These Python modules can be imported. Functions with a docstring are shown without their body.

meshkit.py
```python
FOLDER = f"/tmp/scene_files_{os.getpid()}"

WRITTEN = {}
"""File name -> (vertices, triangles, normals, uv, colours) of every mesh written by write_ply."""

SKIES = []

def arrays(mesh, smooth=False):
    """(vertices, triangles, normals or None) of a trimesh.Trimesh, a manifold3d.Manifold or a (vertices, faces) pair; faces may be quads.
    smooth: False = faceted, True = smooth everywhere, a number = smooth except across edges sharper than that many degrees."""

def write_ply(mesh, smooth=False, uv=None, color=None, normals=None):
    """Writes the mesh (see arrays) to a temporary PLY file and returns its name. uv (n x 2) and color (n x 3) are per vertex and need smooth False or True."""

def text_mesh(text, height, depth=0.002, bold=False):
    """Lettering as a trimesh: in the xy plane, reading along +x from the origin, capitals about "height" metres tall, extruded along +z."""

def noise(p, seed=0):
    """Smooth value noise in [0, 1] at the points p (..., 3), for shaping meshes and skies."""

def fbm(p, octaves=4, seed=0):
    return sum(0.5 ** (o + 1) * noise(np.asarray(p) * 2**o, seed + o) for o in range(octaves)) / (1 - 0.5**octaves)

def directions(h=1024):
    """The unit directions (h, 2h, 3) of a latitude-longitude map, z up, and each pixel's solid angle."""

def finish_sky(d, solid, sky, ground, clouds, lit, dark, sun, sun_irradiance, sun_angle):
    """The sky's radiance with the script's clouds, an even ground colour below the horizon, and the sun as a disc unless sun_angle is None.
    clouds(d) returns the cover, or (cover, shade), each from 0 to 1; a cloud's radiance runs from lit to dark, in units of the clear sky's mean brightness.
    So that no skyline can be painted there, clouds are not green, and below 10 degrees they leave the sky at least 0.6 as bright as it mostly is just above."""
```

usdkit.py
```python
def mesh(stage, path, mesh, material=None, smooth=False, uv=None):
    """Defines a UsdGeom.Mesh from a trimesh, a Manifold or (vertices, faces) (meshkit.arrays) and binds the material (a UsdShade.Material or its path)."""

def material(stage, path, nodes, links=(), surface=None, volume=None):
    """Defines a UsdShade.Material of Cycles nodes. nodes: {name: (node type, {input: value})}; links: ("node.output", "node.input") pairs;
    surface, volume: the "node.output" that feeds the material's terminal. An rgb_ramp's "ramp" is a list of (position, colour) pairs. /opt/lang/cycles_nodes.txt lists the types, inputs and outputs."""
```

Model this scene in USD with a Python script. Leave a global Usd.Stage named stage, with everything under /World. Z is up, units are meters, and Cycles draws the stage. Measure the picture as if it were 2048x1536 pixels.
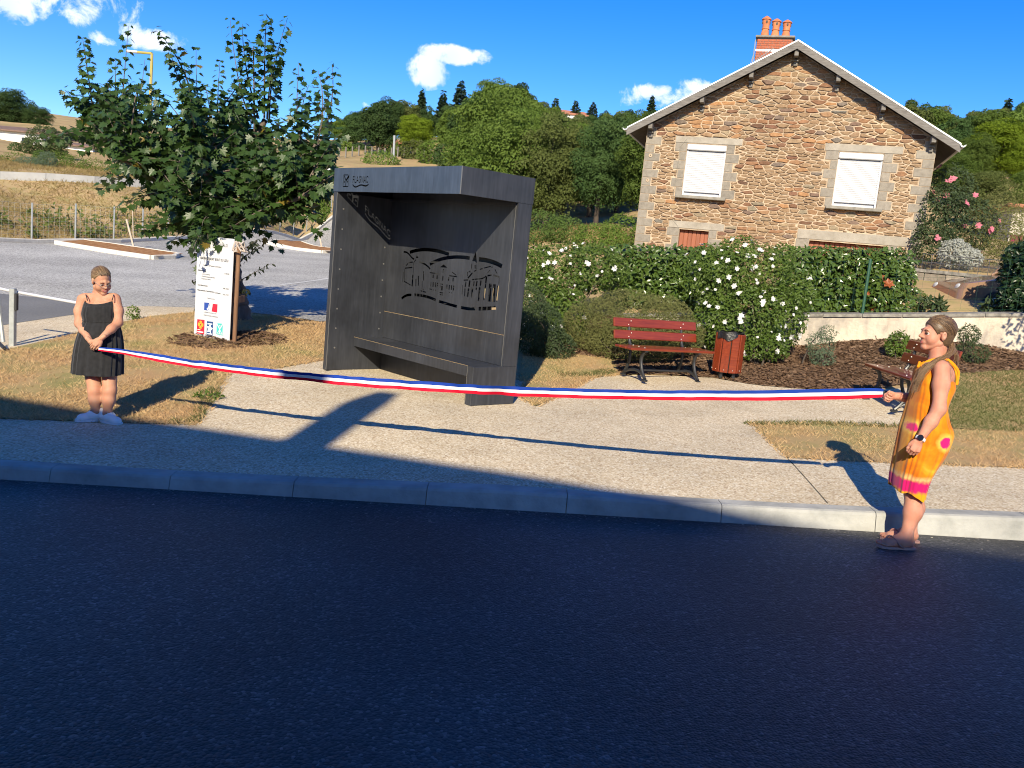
import math
import numpy as np, trimesh, shapely, manifold3d, usdkit, meshkit
from shapely.geometry import Polygon, LineString, Point, box as sbox
from shapely import affinity
from scipy.interpolate import RBFInterpolator, RegularGridInterpolator
from scipy.interpolate import PchipInterpolator
from scipy.ndimage import gaussian_filter
from pxr import Usd, UsdGeom, UsdLux, UsdShade, Gf, Sdf, Vt

stage = Usd.Stage.CreateInMemory()
UsdGeom.SetStageUpAxis(stage, 'Z')
UsdGeom.SetStageMetersPerUnit(stage, 1.0)
UsdGeom.Xform.Define(stage, '/World')
stage.SetDefaultPrim(stage.GetPrimAtPath('/World'))
UsdGeom.Scope.Define(stage, '/World/Looks')
rng = np.random.default_rng(7)

# ------------------------------------------------------------------ camera
FPX, PITCH, ROLL, CAMZ = 1750.0, math.radians(8.4), math.radians(5.48), 1.8
_f = np.array([0, math.cos(PITCH), -math.sin(PITCH)])
_u0 = np.array([0, math.sin(PITCH), math.cos(PITCH)])
_r0 = np.array([1.0, 0, 0])
CR = math.cos(ROLL) * _r0 + math.sin(ROLL) * _u0
CU = -math.sin(ROLL) * _r0 + math.cos(ROLL) * _u0
CF = _f
CAM = np.array([0, 0, CAMZ])
cam = UsdGeom.Camera.Define(stage, '/World/camera')
cam.CreateHorizontalApertureAttr(36.0)
cam.CreateVerticalApertureAttr(27.0)
cam.CreateFocalLengthAttr(36.0 * FPX / 2048)
cam.CreateClippingRangeAttr(Gf.Vec2f(0.1, 5000))
cam.CreateExposureAttr(EXPOSURE := 0.9)
_m = np.eye(4); _m[0, :3] = CR; _m[1, :3] = CU; _m[2, :3] = -CF; _m[3, :3] = CAM
cam.AddTransformOp().Set(Gf.Matrix4d(_m.tolist()))

# ------------------------------------------------------------------ sky and sun
SUN_TRAVEL = np.array([.1147, .8655, -.4876]); SUN_TRAVEL /= np.linalg.norm(SUN_TRAVEL)
TS = -SUN_TRAVEL
SUN_EL = math.asin(TS[2]); SUN_ROT = math.atan2(TS[0], TS[1])
SKY_STRENGTH, SUN_INT = 0.102, 1.1
dome = UsdLux.DomeLight.Define(stage, '/World/sky')
def raydir(u, v):
    d = CF + (u - 1024) / FPX * CR + (768 - v) / FPX * CU
    return d / np.linalg.norm(d)
def dome_material():
    n = {'sky': ('sky_texture', {'sky_type': 'single_scattering', 'sun_disc': False, 'sun_elevation': SUN_EL, 'sun_rotation': SUN_ROT, 'altitude': 600.0, 'air_density': 0.9, 'aerosol_density': 0.35, 'ozone_density': 4.0}),
         'bg': ('background_shader', {'strength': SKY_STRENGTH}),
         'tc': ('texture_coordinate', {}),
         'nz': ('noise_texture', {'scale': 27.0, 'detail': 10.0, 'roughness': 0.66, 'distortion': 0.35}),
         'n2': ('noise_texture', {'scale': 7.0, 'detail': 3.0}),
         'hs': ('hsv', {'saturation': 1.36, 'value': 1.0, 'hue': 0.514}),
         'mx': ('mix', {'mix_type': 'mix'})}
    l = [('sky.color', 'hs.color'), ('tc.generated', 'nz.vector'), ('tc.generated', 'n2.vector')]
    # small fair-weather clouds: direction, angular radii (radians), strength
    blobs = [((130, -6), .075, .027, 1.0), ((60, -20), .08, .03, 1.0), ((285, 72), .04, .014, .75), ((900, 108), .042, .012, 1.0), ((852, 138), .026, .020, 1.0),
             ((1330, 190), .05, .014, 1.0), ((1290, 200), .03, .012, .8), ((1390, 178), .03, .012, .8), ((720, 212), .02, .006, .5), ((215, 70), .02, .012, .6)]
    prev = None
    for i, ((u, v), ra, rb, s) in enumerate(blobs):
        d = raydir(u, v)
        e = np.cross(d, [0, 0, 1]); e /= np.linalg.norm(e); w = np.cross(e, d)
        n[f'sx{i}'] = ('vector_math', {'math_type': 'dot_product', 'vector2': tuple(e / ra)})
        n[f'sy{i}'] = ('vector_math', {'math_type': 'dot_product', 'vector2': tuple(w / rb)})
        n[f'sz{i}'] = ('vector_math', {'math_type': 'dot_product', 'vector2': tuple(d)})
        n[f'px{i}'] = ('math', {'math_type': 'multiply'}); n[f'py{i}'] = ('math', {'math_type': 'multiply'})
        n[f'ad{i}'] = ('math', {'math_type': 'add'})
        n[f'mr{i}'] = ('map_range', {'range_type': 'smoothstep', 'from_min': 1.3, 'from_max': 0.0, 'to_min': 0.0, 'to_max': s, 'clamp': True})
        n[f'gt{i}'] = ('math', {'math_type': 'greater_than', 'value2': 0.5})
        n[f'mu{i}'] = ('math', {'math_type': 'multiply'})
        l += [('tc.generated', f'sx{i}.vector1'), ('tc.generated', f'sy{i}.vector1'), ('tc.generated', f'sz{i}.vector1'),
              (f'sx{i}.value', f'px{i}.value1'), (f'sx{i}.value', f'px{i}.value2'), (f'sy{i}.value', f'py{i}.value1'), (f'sy{i}.value', f'py{i}.value2'),
              (f'px{i}.value', f'ad{i}.value1'), (f'py{i}.value', f'ad{i}.value2'), (f'ad{i}.value', f'mr{i}.value'), (f'sz{i}.value', f'gt{i}.value1'),
              (f'mr{i}.result', f'mu{i}.value1'), (f'gt{i}.value', f'mu{i}.value2')]
        if prev is None: prev = f'mu{i}.value'
        else:
            n[f'mm{i}'] = ('math', {'math_type': 'maximum'})
            l += [(prev, f'mm{i}.value1'), (f'mu{i}.value', f'mm{i}.value2')]; prev = f'mm{i}.value'
    # cover = smoothstep(noise + mask - 1)
    n['nb'] = ('math', {'math_type': 'multiply_add', 'value2': 3.6, 'value3': -1.34}); n['cs'] = ('math', {'math_type': 'add'}); n['cv'] = ('map_range', {'range_type': 'smoothstep', 'from_min': 0.78, 'from_max': 1.45, 'to_min': 0.0, 'to_max': 0.92, 'clamp': True})
    n['ms'] = ('math', {'math_type': 'greater_than', 'value2': 0.01}); n['cm'] = ('math', {'math_type': 'multiply'})
    n['cc'] = ('rgb_ramp', {'ramp': [(0.32, (4.2, 5.0, 6.6)), (0.62, (7.6, 7.8, 8.2))]})
    l += [('nz.fac', 'nb.value1'), ('nb.value', 'cs.value1'), (prev, 'cs.value2'), ('cs.value', 'cv.value'), (prev, 'ms.value1'), ('cv.result', 'cm.value1'), ('ms.value', 'cm.value2'),
          ('cm.value', 'mx.fac'), ('hs.color', 'mx.color1'), ('n2.fac', 'cc.fac'), ('cc.color', 'mx.color2'), ('mx.color', 'bg.color')]
    return usdkit.material(stage, '/World/Looks/sky', n, l, surface='bg.background')
UsdShade.MaterialBindingAPI.Apply(dome.GetPrim()).Bind(dome_material())
dome.GetPrim().SetCustomDataByKey('label', 'deep blue summer sky with a few small white clouds'); dome.GetPrim().SetCustomDataByKey('kind', 'structure')
sun = UsdLux.DistantLight.Define(stage, '/World/sun')
sun.CreateIntensityAttr(SUN_INT); sun.CreateAngleAttr(0.5); sun.CreateColorAttr(Gf.Vec3f(1.0, 0.88, 0.66)); sun.CreateNormalizeAttr(True)
_z = -SUN_TRAVEL; _x = np.cross([0, 0, 1], _z); _x /= np.linalg.norm(_x); _y = np.cross(_z, _x)
_m = np.eye(4); _m[0, :3] = _x; _m[1, :3] = _y; _m[2, :3] = _z
sun.AddTransformOp().Set(Gf.Matrix4d(_m.tolist()))

# ------------------------------------------------------------------ helpers
_used = {}
def path_for(name, parent=None):
    base = (str(parent.GetPath()) if parent else '/World') + '/'
    k = base + name; i = _used.get(k, 0); _used[k] = i + 1
    return k if i == 0 else f'{k}_{i:03d}'
def prim_of(x): return x.GetPrim() if hasattr(x, 'GetPrim') else x
def tag(o, label=None, cat=None, group=None, kind=None):
    o = prim_of(o)
    for k, v in (('label', label), ('category', cat), ('group', group), ('kind', kind)):
        if v: o.SetCustomDataByKey(k, v)
    return o
def obj(name, mesh, mat, parent=None, smooth=False, **kw):
    m = usdkit.mesh(stage, path_for(name, parent), mesh, mat, smooth=smooth).GetPrim()
    return tag(m, **kw)
def thing(name, loc=(0, 0, 0), rotz=0.0, parent=None, **kw):
    x = UsdGeom.Xform.Define(stage, path_for(name, parent))
    x.AddTranslateOp().Set(Gf.Vec3d(*map(float, loc)))
    if rotz: x.AddRotateZOp().Set(math.degrees(rotz))
    return tag(x.GetPrim(), **kw)
def dup(src, loc, rotz=0.0, scale=None, **kw):
    name = src.GetName(); name = name[:-4] if name[-4:-3] == '_' and name[-3:].isdigit() else name
    x = UsdGeom.Xform.Define(stage, path_for(name))
    x.GetPrim().GetReferences().AddInternalReference(src.GetPath())
    x.ClearXformOpOrder()
    x.AddTranslateOp(opSuffix='here').Set(Gf.Vec3d(*map(float, loc)))
    x.AddRotateZOp(opSuffix='here').Set(math.degrees(rotz))
    if scale is not None: x.AddScaleOp(opSuffix='here').Set(Gf.Vec3f(*((scale,) * 3 if np.ndim(scale) == 0 else scale)))
    x.GetPrim().SetInstanceable(True)
    return tag(x.GetPrim(), **kw)
cat = trimesh.util.concatenate
TF = trimesh.transformations
def box(x0, y0, z0, x1, y1, z1):
    b = trimesh.creation.box([abs(x1 - x0), abs(y1 - y0), abs(z1 - z0)]); b.apply_translation([(x0 + x1) / 2, (y0 + y1) / 2, (z0 + z1) / 2]); return b
def rbox(sx, sy, sz, r=.01, center=(0, 0, 0)):
    """box with chamfered edges"""
    h = np.array([sx, sy, sz]) / 2; r = min(r, *(h * .9)); P = []
    for s in np.ndindex(2, 2, 2):
        q = np.array(s) * 2 - 1
        for k in range(3):
            p = h.copy() - r; p[k] = h[k]; P.append(q * p)
    c = trimesh.convex.convex_hull(np.array(P)); c.apply_translation(center); return c
def beam(p, q, w, h, up=(0, 0, 1), r=.004):
    p, q = np.array(p, float), np.array(q, float); d = q - p; L = np.linalg.norm(d); d /= L
    y = np.cross(up, d); y /= np.linalg.norm(y); z = np.cross(d, y)
    b = rbox(L, w, h, r); M = np.eye(4); M[:3, 0] = d; M[:3, 1] = y; M[:3, 2] = z; M[:3, 3] = (p + q) / 2
    b.apply_transform(M); return b
def tube(pts, rad, sides=8, cap=True):
    p = np.asarray(pts, float); n = len(p); t = np.gradient(p, axis=0); t /= np.linalg.norm(t, axis=1, keepdims=True) + 1e-12
    a = np.cross(t[0], [0, 0, 1.0] if abs(t[0][2]) < .9 else [1.0, 0, 0]); A = []
    for k in range(n):
        a = a - (a @ t[k]) * t[k]; a /= np.linalg.norm(a); A.append(a)
    A = np.array(A); B = np.cross(t, A); ang = np.arange(sides) * 2 * np.pi / sides
    rad = np.broadcast_to(rad, (n,))
    v = p[:, None] + rad[:, None, None] * (np.cos(ang)[None, :, None] * A[:, None] + np.sin(ang)[None, :, None] * B[:, None])
    i, j = np.meshgrid(np.arange(n - 1), np.arange(sides), indexing='ij'); j2 = (j + 1) % sides
    q = np.stack([i * sides + j, i * sides + j2, (i + 1) * sides + j2, (i + 1) * sides + j], -1).reshape(-1, 4)
    f = [q[:, [0, 1, 2]], q[:, [0, 2, 3]]]; v = v.reshape(-1, 3)
    if cap:
        v = np.vstack([v, p[0], p[-1]]); N = n * sides; k = np.arange(sides); k2 = (k + 1) % sides
        f += [np.stack([np.full(sides, N), k2, k], 1), np.stack([np.full(sides, N + 1), N - sides + k, N - sides + k2], 1)]
    return trimesh.Trimesh(v, np.vstack(f), process=False)
def extrude(poly, h):
    gs = getattr(poly, 'geoms', [poly]); ms = [trimesh.creation.extrude_polygon(g, h, engine='earcut') for g in gs if g.area > 1e-7]
    return cat(ms)
def loft(rings, close_top=True, close_bottom=True):
    """rings: (n, k, 3) closed loops of equal counts"""
    r = np.asarray(rings, float); n, k = r.shape[:2]; v = r.reshape(-1, 3)
    i, j = np.meshgrid(np.arange(n - 1), np.arange(k), indexing='ij'); j2 = (j + 1) % k
    q = np.stack([i * k + j, i * k + j2, (i + 1) * k + j2, (i + 1) * k + j], -1).reshape(-1, 4); f = [q[:, [0, 1, 2]], q[:, [0, 2, 3]]]
    a = np.arange(k); b = (a + 1) % k
    if close_bottom: v = np.vstack([v, r[0].mean(0)]); f.append(np.stack([np.full(k, len(v) - 1), b, a], 1))
    if close_top: v = np.vstack([v, r[-1].mean(0)]); f.append(np.stack([np.full(k, len(v) - 1), (n - 1) * k + a, (n - 1) * k + b], 1))
    return trimesh.Trimesh(v, np.vstack(f), process=False)
def xf(mesh, origin, ex, ey, ez):
    m = mesh.copy(); M = np.eye(4); M[:3, 0] = ex; M[:3, 1] = ey; M[:3, 2] = ez; M[:3, 3] = origin; m.apply_transform(M); return m
def moved(mesh, d): m = mesh.copy(); m.apply_translation(d); return m
def at_depth(u, v, d): return CAM + d * (CF + (u - 1024) / FPX * CR + (768 - v) / FPX * CU)
def at_y(u, v, y):
    r = raydir(u, v); return CAM + r * (y / r[1])
def on_plane(u, v, n, c):
    r = raydir(u, v); n = np.asarray(n, float); return CAM + r * ((c - n @ CAM) / (n @ r))
def project(P):
    d = np.asarray(P, float) - CAM; z = d @ CF
    return np.stack([1024 + FPX * (d @ CR) / z, 768 - FPX * (d @ CU) / z, z], -1)

# ------------------------------------------------------------------ materials
def mat(name, ramp, scale=6.0, detail=4.0, rough=0.6, bump=0.0, bscale=None, metallic=0.0, coord='position', squash=(1, 1, 1), rand=0.0, spec=0.5, rrange=None, kind='noise', vary=0.0, vscale=0.5, distortion=0.0, sheen=0.0, bdist=0.02, transl=None, coat=0.0, backcol=None):
    """ramp: colour stops over a noise; bump in strength; rand: value spread per object; vary: large scale lightness variation"""
    n = {'p': ('principled_bsdf', {'roughness': rough, 'metallic': metallic, 'specular_ior_level': spec, 'sheen_weight': sheen, 'coat_weight': coat}),
         'mp': ('mapping', {'scale': squash})}
    l = []
    if coord == 'position': n['g'] = ('geometry', {}); l.append(('g.position', 'mp.vector'))
    else: n['g'] = ('texture_coordinate', {}); l.append((f'g.{coord}', 'mp.vector'))
    if kind == 'noise': n['t'] = ('noise_texture', {'scale': scale, 'detail': detail, 'roughness': 0.6, 'distortion': distortion}); fac = 't.fac'
    elif kind == 'voronoi': n['t'] = ('voronoi_texture', {'scale': scale}); n['sc'] = ('separate_color', {}); l.append(('t.color', 'sc.color')); fac = 'sc.r'
    elif kind == 'wave': n['t'] = ('wave_texture', {'scale': scale, 'distortion': distortion, 'detail': detail}); fac = 't.fac'
    l.append(('mp.vector', 't.vector'))
    n['r'] = ('rgb_ramp', {'ramp': [(a, c) for a, c in ramp]}); l.append((fac, 'r.fac'))
    col = 'r.color'
    if vary:
        n['vn'] = ('noise_texture', {'scale': vscale, 'detail': 3.0}); l.append(('mp.vector', 'vn.vector'))
        n['vm'] = ('map_range', {'from_min': .3, 'from_max': .7, 'to_min': 1 - vary, 'to_max': 1 + vary, 'clamp': True}); l.append(('vn.fac', 'vm.value'))
        n['vh'] = ('hsv', {'hue': .5, 'saturation': 1.0}); l += [('vm.result', 'vh.value'), (col, 'vh.color')]; col = 'vh.color'
    if rand:
        n['oi'] = ('object_info', {}); n['gi'] = ('geometry', {}); n['ra'] = ('math', {'math_type': 'add'}); n['rf'] = ('math', {'math_type': 'fraction'})
        n['rm'] = ('map_range', {'from_min': 0., 'from_max': 1., 'to_min': 1 - rand, 'to_max': 1 + rand})
        n['rh'] = ('hsv', {'hue': .5, 'saturation': 1.0})
        l += [('oi.random', 'ra.value1'), ('gi.random_per_island', 'ra.value2'), ('ra.value', 'rf.value1'), ('rf.value', 'rm.value'), ('rm.result', 'rh.value'), (col, 'rh.color')]; col = 'rh.color'
    l.append((col, 'p.base_color'))
    if rrange:
        n['rr'] = ('map_range', {'from_min': .3, 'from_max': .7, 'to_min': rrange[0], 'to_max': rrange[1], 'clamp': True}); l += [(fac, 'rr.value'), ('rr.result', 'p.roughness')]
    if bump:
        n['bn'] = ('noise_texture', {'scale': bscale or scale * 3, 'detail': 5.0, 'roughness': .65}); n['b'] = ('bump', {'strength': bump, 'distance': bdist})
        l += [('mp.vector', 'bn.vector'), ('bn.fac', 'b.height'), ('b.normal', 'p.normal')]
    surf = 'p.BSDF'
    if transl:
        n['tr'] = ('translucent_bsdf', {}); n['th'] = ('hsv', {'hue': .49, 'saturation': 1.1, 'value': transl[1]}); n['mc'] = ('mix_closure', {'fac': transl[0]})
        l += [(col, 'th.color'), ('th.color', 'tr.color'), ('p.BSDF', 'mc.closure1'), ('tr.BSDF', 'mc.closure2')]; surf = 'mc.closure'
    return usdkit.material(stage, '/World/Looks/' + name, n, l, surface=surf)
def flat(name, c, rough=.5, metallic=0., spec=.5, **kw):
    return mat(name, [(0, tuple(np.array(c) * .9)), (1, tuple(np.minimum(np.array(c) * 1.1, 1)))], rough=rough, metallic=metallic, spec=spec, **kw)
# ------------------------------------------------------------------ terrain
KY = 6.40                                    # front face of the kerb
def road_z(x, y): return -.118 + .037 * x + .012 * (KY - y) - .0012 * np.maximum(KY - y, 0) ** 2 * (np.asarray(y) > -20)
CTRL = np.array([(-3.9, 6.5, -.155), (0, 6.5, .02), (3.95, 6.5, .2), (8, 6.5, .38), (-8, 6.5, -.34), (-15, 6.5, -.65), (14, 6.5, .65), (-25, 6.5, -1.05), (25, 6.5, 1.0),
    (-3.73, 7.95, -.116), (-2.4, 10.93, .131), (-.71, 9.04, .131), (.04, 9.7, .131), (-1.66, 11.6, .14), (1.87, 11.9, .224), (1.53, 12.3, .226),
    (-4.3, 12.45, .19), (-4.4, 13.5, .36), (-6.5, 15.4, .24), (-7.95, 13.4, -.05), (-5.5, 10.0, .0), (-7.5, 10.5, -.12),
    (-17.03, 30.46, .66), (-16, 34.23, .84), (-13.65, 52.5, 1.35), (-4, 18, .45), (-9, 22, .33), (-8, 35, .85), (-3, 26, .8), (-12, 20, .2), (-18, 22, .2),
    (3.55, 12.0, .30), (4.86, 15.0, .65), (8.29, 14.3, .95), (4.7, 10.0, .33), (4.7, 11.2, .40), (7.3, 12.2, .66), (6.1, 9.9, .33), (4.1, 8.5, .22), (5.0, 8.1, .24), (6.6, 13.2, .78), (12, 14, 1.25), (2.8, 13.6, .40), (0.2, 13.5, .35),
    (5, 16.2, 1.3), (8.5, 15.8, 1.62), (2.8, 22.6, 2.1), (9.3, 20.5, 2.2), (14, 22, 2.6), (0.5, 24, 2.2), (-.5, 17.5, .6), (1.5, 16.5, 1.1),
    (-24.2, 40.6, 2.93), (-21, 36, 1.6), (-24, 30, 1.9), (-30, 30, 3.0), (-15, 61, 4.8), (-15.6, 66, 5.5), (-18.6, 102, 11.3), (-21.5, 123, 14.8), (-30, 60, 5.0),
    (8, 60, 8), (10, 100, 16), (0, 170, 25.5), (60, 170, 25.5), (0, 250, 27), (80, 250, 27), (70, 100, 19), (50, 60, 10), (28, 40, 5.0), (12, 35, 3.8), (2, 40, 3.6),
    (-63, 113, 12.4), (-50, 80, 8), (-100, 150, 18), (-45, 170, 19), (-120, 80, 10), (-100, 250, 24), (0, 420, 24), (200, 420, 24), (-200, 420, 26), (150, 100, 25), (-200, 100, 14), (-60, 30, 4.5), (60, 15, 4), (-20.9, 105.2, 12.1), (-27.5, 104, 11.6), (-9.3, 84.6, 8.2), (-2.6, 70, 7.4), (-60, 6.5, -1.2), (60, 6.5, 1.8)], float)
CTRL = np.vstack([CTRL, [at_depth(*q) for q in ((0, 360, 40), (100, 363, 41), (190, 368, 42), (330, 379, 45), (470, 389, 49), (40, 425, 34), (130, 425, 39))], [(-12.5, 35, .80), (-10, 45, 1.08), (-11, 52, 1.30), (-8, 45, 1.12), (-13.5, 42, 1.03), (-12.5, 48, 1.2), (-14, 36.5, .88), (-9, 28, .56), (-14, 31, .64)]])
_warp = lambda p: np.sign(p) * np.abs(p) ** .8
_rbf = RBFInterpolator(_warp(CTRL[:, :2]), CTRL[:, 2], kernel='linear', smoothing=.004)
XS = np.unique(np.round(np.concatenate([np.arange(-22, 16.01, .25), -22 - np.cumsum(.3 * 1.09 ** np.arange(55)), 16 + np.cumsum(.3 * 1.09 ** np.arange(55))]), 3))
YS = np.unique(np.round(np.concatenate([np.arange(-6, 6.3, .25), [6.36, 6.425, 6.47], np.arange(6.5, 34.01, .25), -6 - np.cumsum(.3 * 1.1 ** np.arange(40)), 34 + np.cumsum(.3 * 1.065 ** np.arange(72))]), 3))
_gx, _gy = np.meshgrid(XS, YS, indexing='ij')
_pz = _rbf(_warp(np.stack([_gx.ravel(), np.maximum(_gy.ravel(), 6.5)], 1))).reshape(_gx.shape)
# garden terrace behind the cream wall (step hidden inside the wall)
WALL_A, WALL_B = np.array([0.2, 15.95]), np.array([14.0, 13.30])
_wd = (WALL_B - WALL_A) / np.linalg.norm(WALL_B - WALL_A); _wn = np.array([-_wd[1], _wd[0]])
def wall_dist(x, y): return (x - WALL_A[0]) * _wn[0] + (y - WALL_A[1]) * _wn[1]
GZ = np.where(_gy < 6.45, road_z(_gx, _gy), _pz)
GZ = GZ + .02 * (meshkit.fbm(np.stack([_gx * .6, _gy * .6, _gx * 0], -1), 3, 5) - .5) * (_gy > 13.5)
GZ += 1.2 * (meshkit.fbm(np.stack([_gx * .06, _gy * .06, _gx * 0], -1), 3, 9) - .5) * np.clip((_gy - 45) / 30, 0, 1)
_gi = RegularGridInterpolator((XS, YS), GZ, bounds_error=False, fill_value=None)
def H(x, y): return _gi(np.stack(np.broadcast_arrays(x, y), -1).astype(float))
def H1(x, y): return float(H(np.array([x]), np.array([y]))[0])
def hit(u, v, t0=4.0, t1=400.0):
    r = raydir(u, v); t = np.geomspace(t0, t1, 6000); p = CAM + t[:, None] * r; below = p[:, 2] < H(p[:, 0], p[:, 1])
    k = np.argmax(below) if below.any() else len(t) - 1
    a, b = t[max(k - 1, 0)], t[k]
    for _ in range(30):
        m = (a + b) / 2; q = CAM + m * r
        if q[2] < H1(q[0], q[1]): b = m
        else: a = m
    return CAM + b * r
def grid_mesh():
    nx, ny = GZ.shape; i, j = np.meshgrid(np.arange(nx - 1), np.arange(ny - 1), indexing='ij')
    a = i * ny + j; b = a + ny; c = b + 1; d = a + 1
    f = np.concatenate([np.stack([a, b, c], -1).reshape(-1, 3), np.stack([a, c, d], -1).reshape(-1, 3)])
    return trimesh.Trimesh(np.stack([_gx, _gy, GZ], -1).reshape(-1, 3), f, process=False)
def drape(poly, dz=.005, zf=None):
    """the part of the ground sheet inside a plan polygon, lifted by dz (same triangles as the ground)"""
    x0, y0, x1, y1 = poly.bounds
    ix = np.arange(max(np.searchsorted(XS, x0) - 1, 0), min(np.searchsorted(XS, x1), len(XS) - 1)); iy = np.arange(max(np.searchsorted(YS, y0) - 1, 0), min(np.searchsorted(YS, y1), len(YS) - 1))
    I, J = (k.ravel() for k in np.meshgrid(ix, iy, indexing='ij'))
    T = []
    for tri in (((0, 0), (1, 0), (1, 1)), ((0, 0), (1, 1), (0, 1))):
        T.append(np.stack([np.stack([XS[I + a], YS[J + b], GZ[I + a, J + b]], -1) for a, b in tri], 1))
    T = np.concatenate(T); P = shapely.polygons(T[..., :2]); shapely.prepare(poly)
    full = shapely.contains(poly, P); part = ~full & shapely.intersects(poly, P)
    V = [T[full].reshape(-1, 3)]; F = [np.arange(full.sum() * 3).reshape(-1, 3)]; n = full.sum() * 3
    for t, p in zip(T[part], P[part]):
        g = poly.intersection(p)
        e1, e2 = t[1] - t[0], t[2] - t[0]; nn = np.cross(e1, e2)
        for q in getattr(g, 'geoms', [g]):
            if q.geom_type != 'Polygon' or q.area < 1e-8: continue
            xy = np.array(q.exterior.coords)[:-1]
            if len(q.interiors):
                vv, ff = trimesh.creation.triangulate_polygon(q, engine='earcut'); xy = vv
            else:
                ff = np.array([[0, k, k + 1] for k in range(1, len(xy) - 1)])
                if not q.convex_hull.area - q.area < 1e-9: xy, ff = trimesh.creation.triangulate_polygon(q, engine='earcut')
            z = t[0, 2] - ((xy - t[0, :2]) @ nn[:2]) / nn[2]
            m = trimesh.Trimesh(np.column_stack([xy, z]), ff, process=False)
            if m.face_normals[:, 2].sum() < 0: ff = ff[:, ::-1]
            V.append(np.column_stack([xy, z])); F.append(ff + n); n += len(xy)
    v = np.vstack(V); v[:, 2] += dz
    m = trimesh.Trimesh(v, np.vstack(F), process=False)
    m.merge_vertices(digits_vertex=5); return m
def plan(pts): return Polygon([hit(u, v)[:2] for u, v in pts])

M = {}
M['ground'] = mat('dry_ground', [(.28, (.26, .18, .095)), (.45, (.38, .27, .145)), (.58, (.33, .26, .125)), (.75, (.20, .20, .08))], scale=1.6, detail=8, rough=.95, bump=.5, bscale=40, vary=.22, vscale=.22, spec=.1)
M['lawn'] = mat('lawn_soil', [(.30, (.38, .24, .125)), (.46, (.38, .27, .135)), (.58, (.30, .25, .11)), (.74, (.17, .185, .06))], scale=1.1, detail=8, rough=.95, bump=.5, bscale=60, spec=.1)
def asphalt_mat():
    n = {'g': ('geometry', {}), 'v': ('voronoi_texture', {'scale': 70.0}), 'sc': ('separate_color', {}), 'r': ('rgb_ramp', {'ramp': [(0, (.018, .020, .024)), (.6, (.036, .038, .042)), (.9, (.062, .064, .068)), (1, (.12, .12, .125))]}),
         'nl': ('noise_texture', {'scale': .55, 'detail': 4.0}), 'nm': ('map_range', {'from_min': .3, 'from_max': .7, 'to_min': .60, 'to_max': 1.55, 'clamp': True}), 'h': ('hsv', {}),
         'bm': ('map_range', {'from_min': 0., 'from_max': .75, 'to_min': 1., 'to_max': 0.}), 'n3': ('noise_texture', {'scale': 38.0, 'detail': 4.0}), 'ad': ('math', {'math_type': 'add'}),
         'b': ('bump', {'strength': .7, 'distance': .005}), 'p': ('principled_bsdf', {'roughness': .58, 'specular_ior_level': .5})}
    l = [('g.position', 'v.vector'), ('v.color', 'sc.color'), ('sc.r', 'r.fac'), ('g.position', 'nl.vector'), ('nl.fac', 'nm.value'), ('nm.result', 'h.value'), ('r.color', 'h.color'), ('h.color', 'p.base_color'),
         ('v.distance', 'bm.value'), ('g.position', 'n3.vector'), ('bm.result', 'ad.value1'), ('n3.fac', 'ad.value2'), ('ad.value', 'b.height'), ('b.normal', 'p.normal')]
    return usdkit.material(stage, '/World/Looks/asphalt', n, l, surface='p.BSDF')
M['asphalt'] = asphalt_mat()
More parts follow.
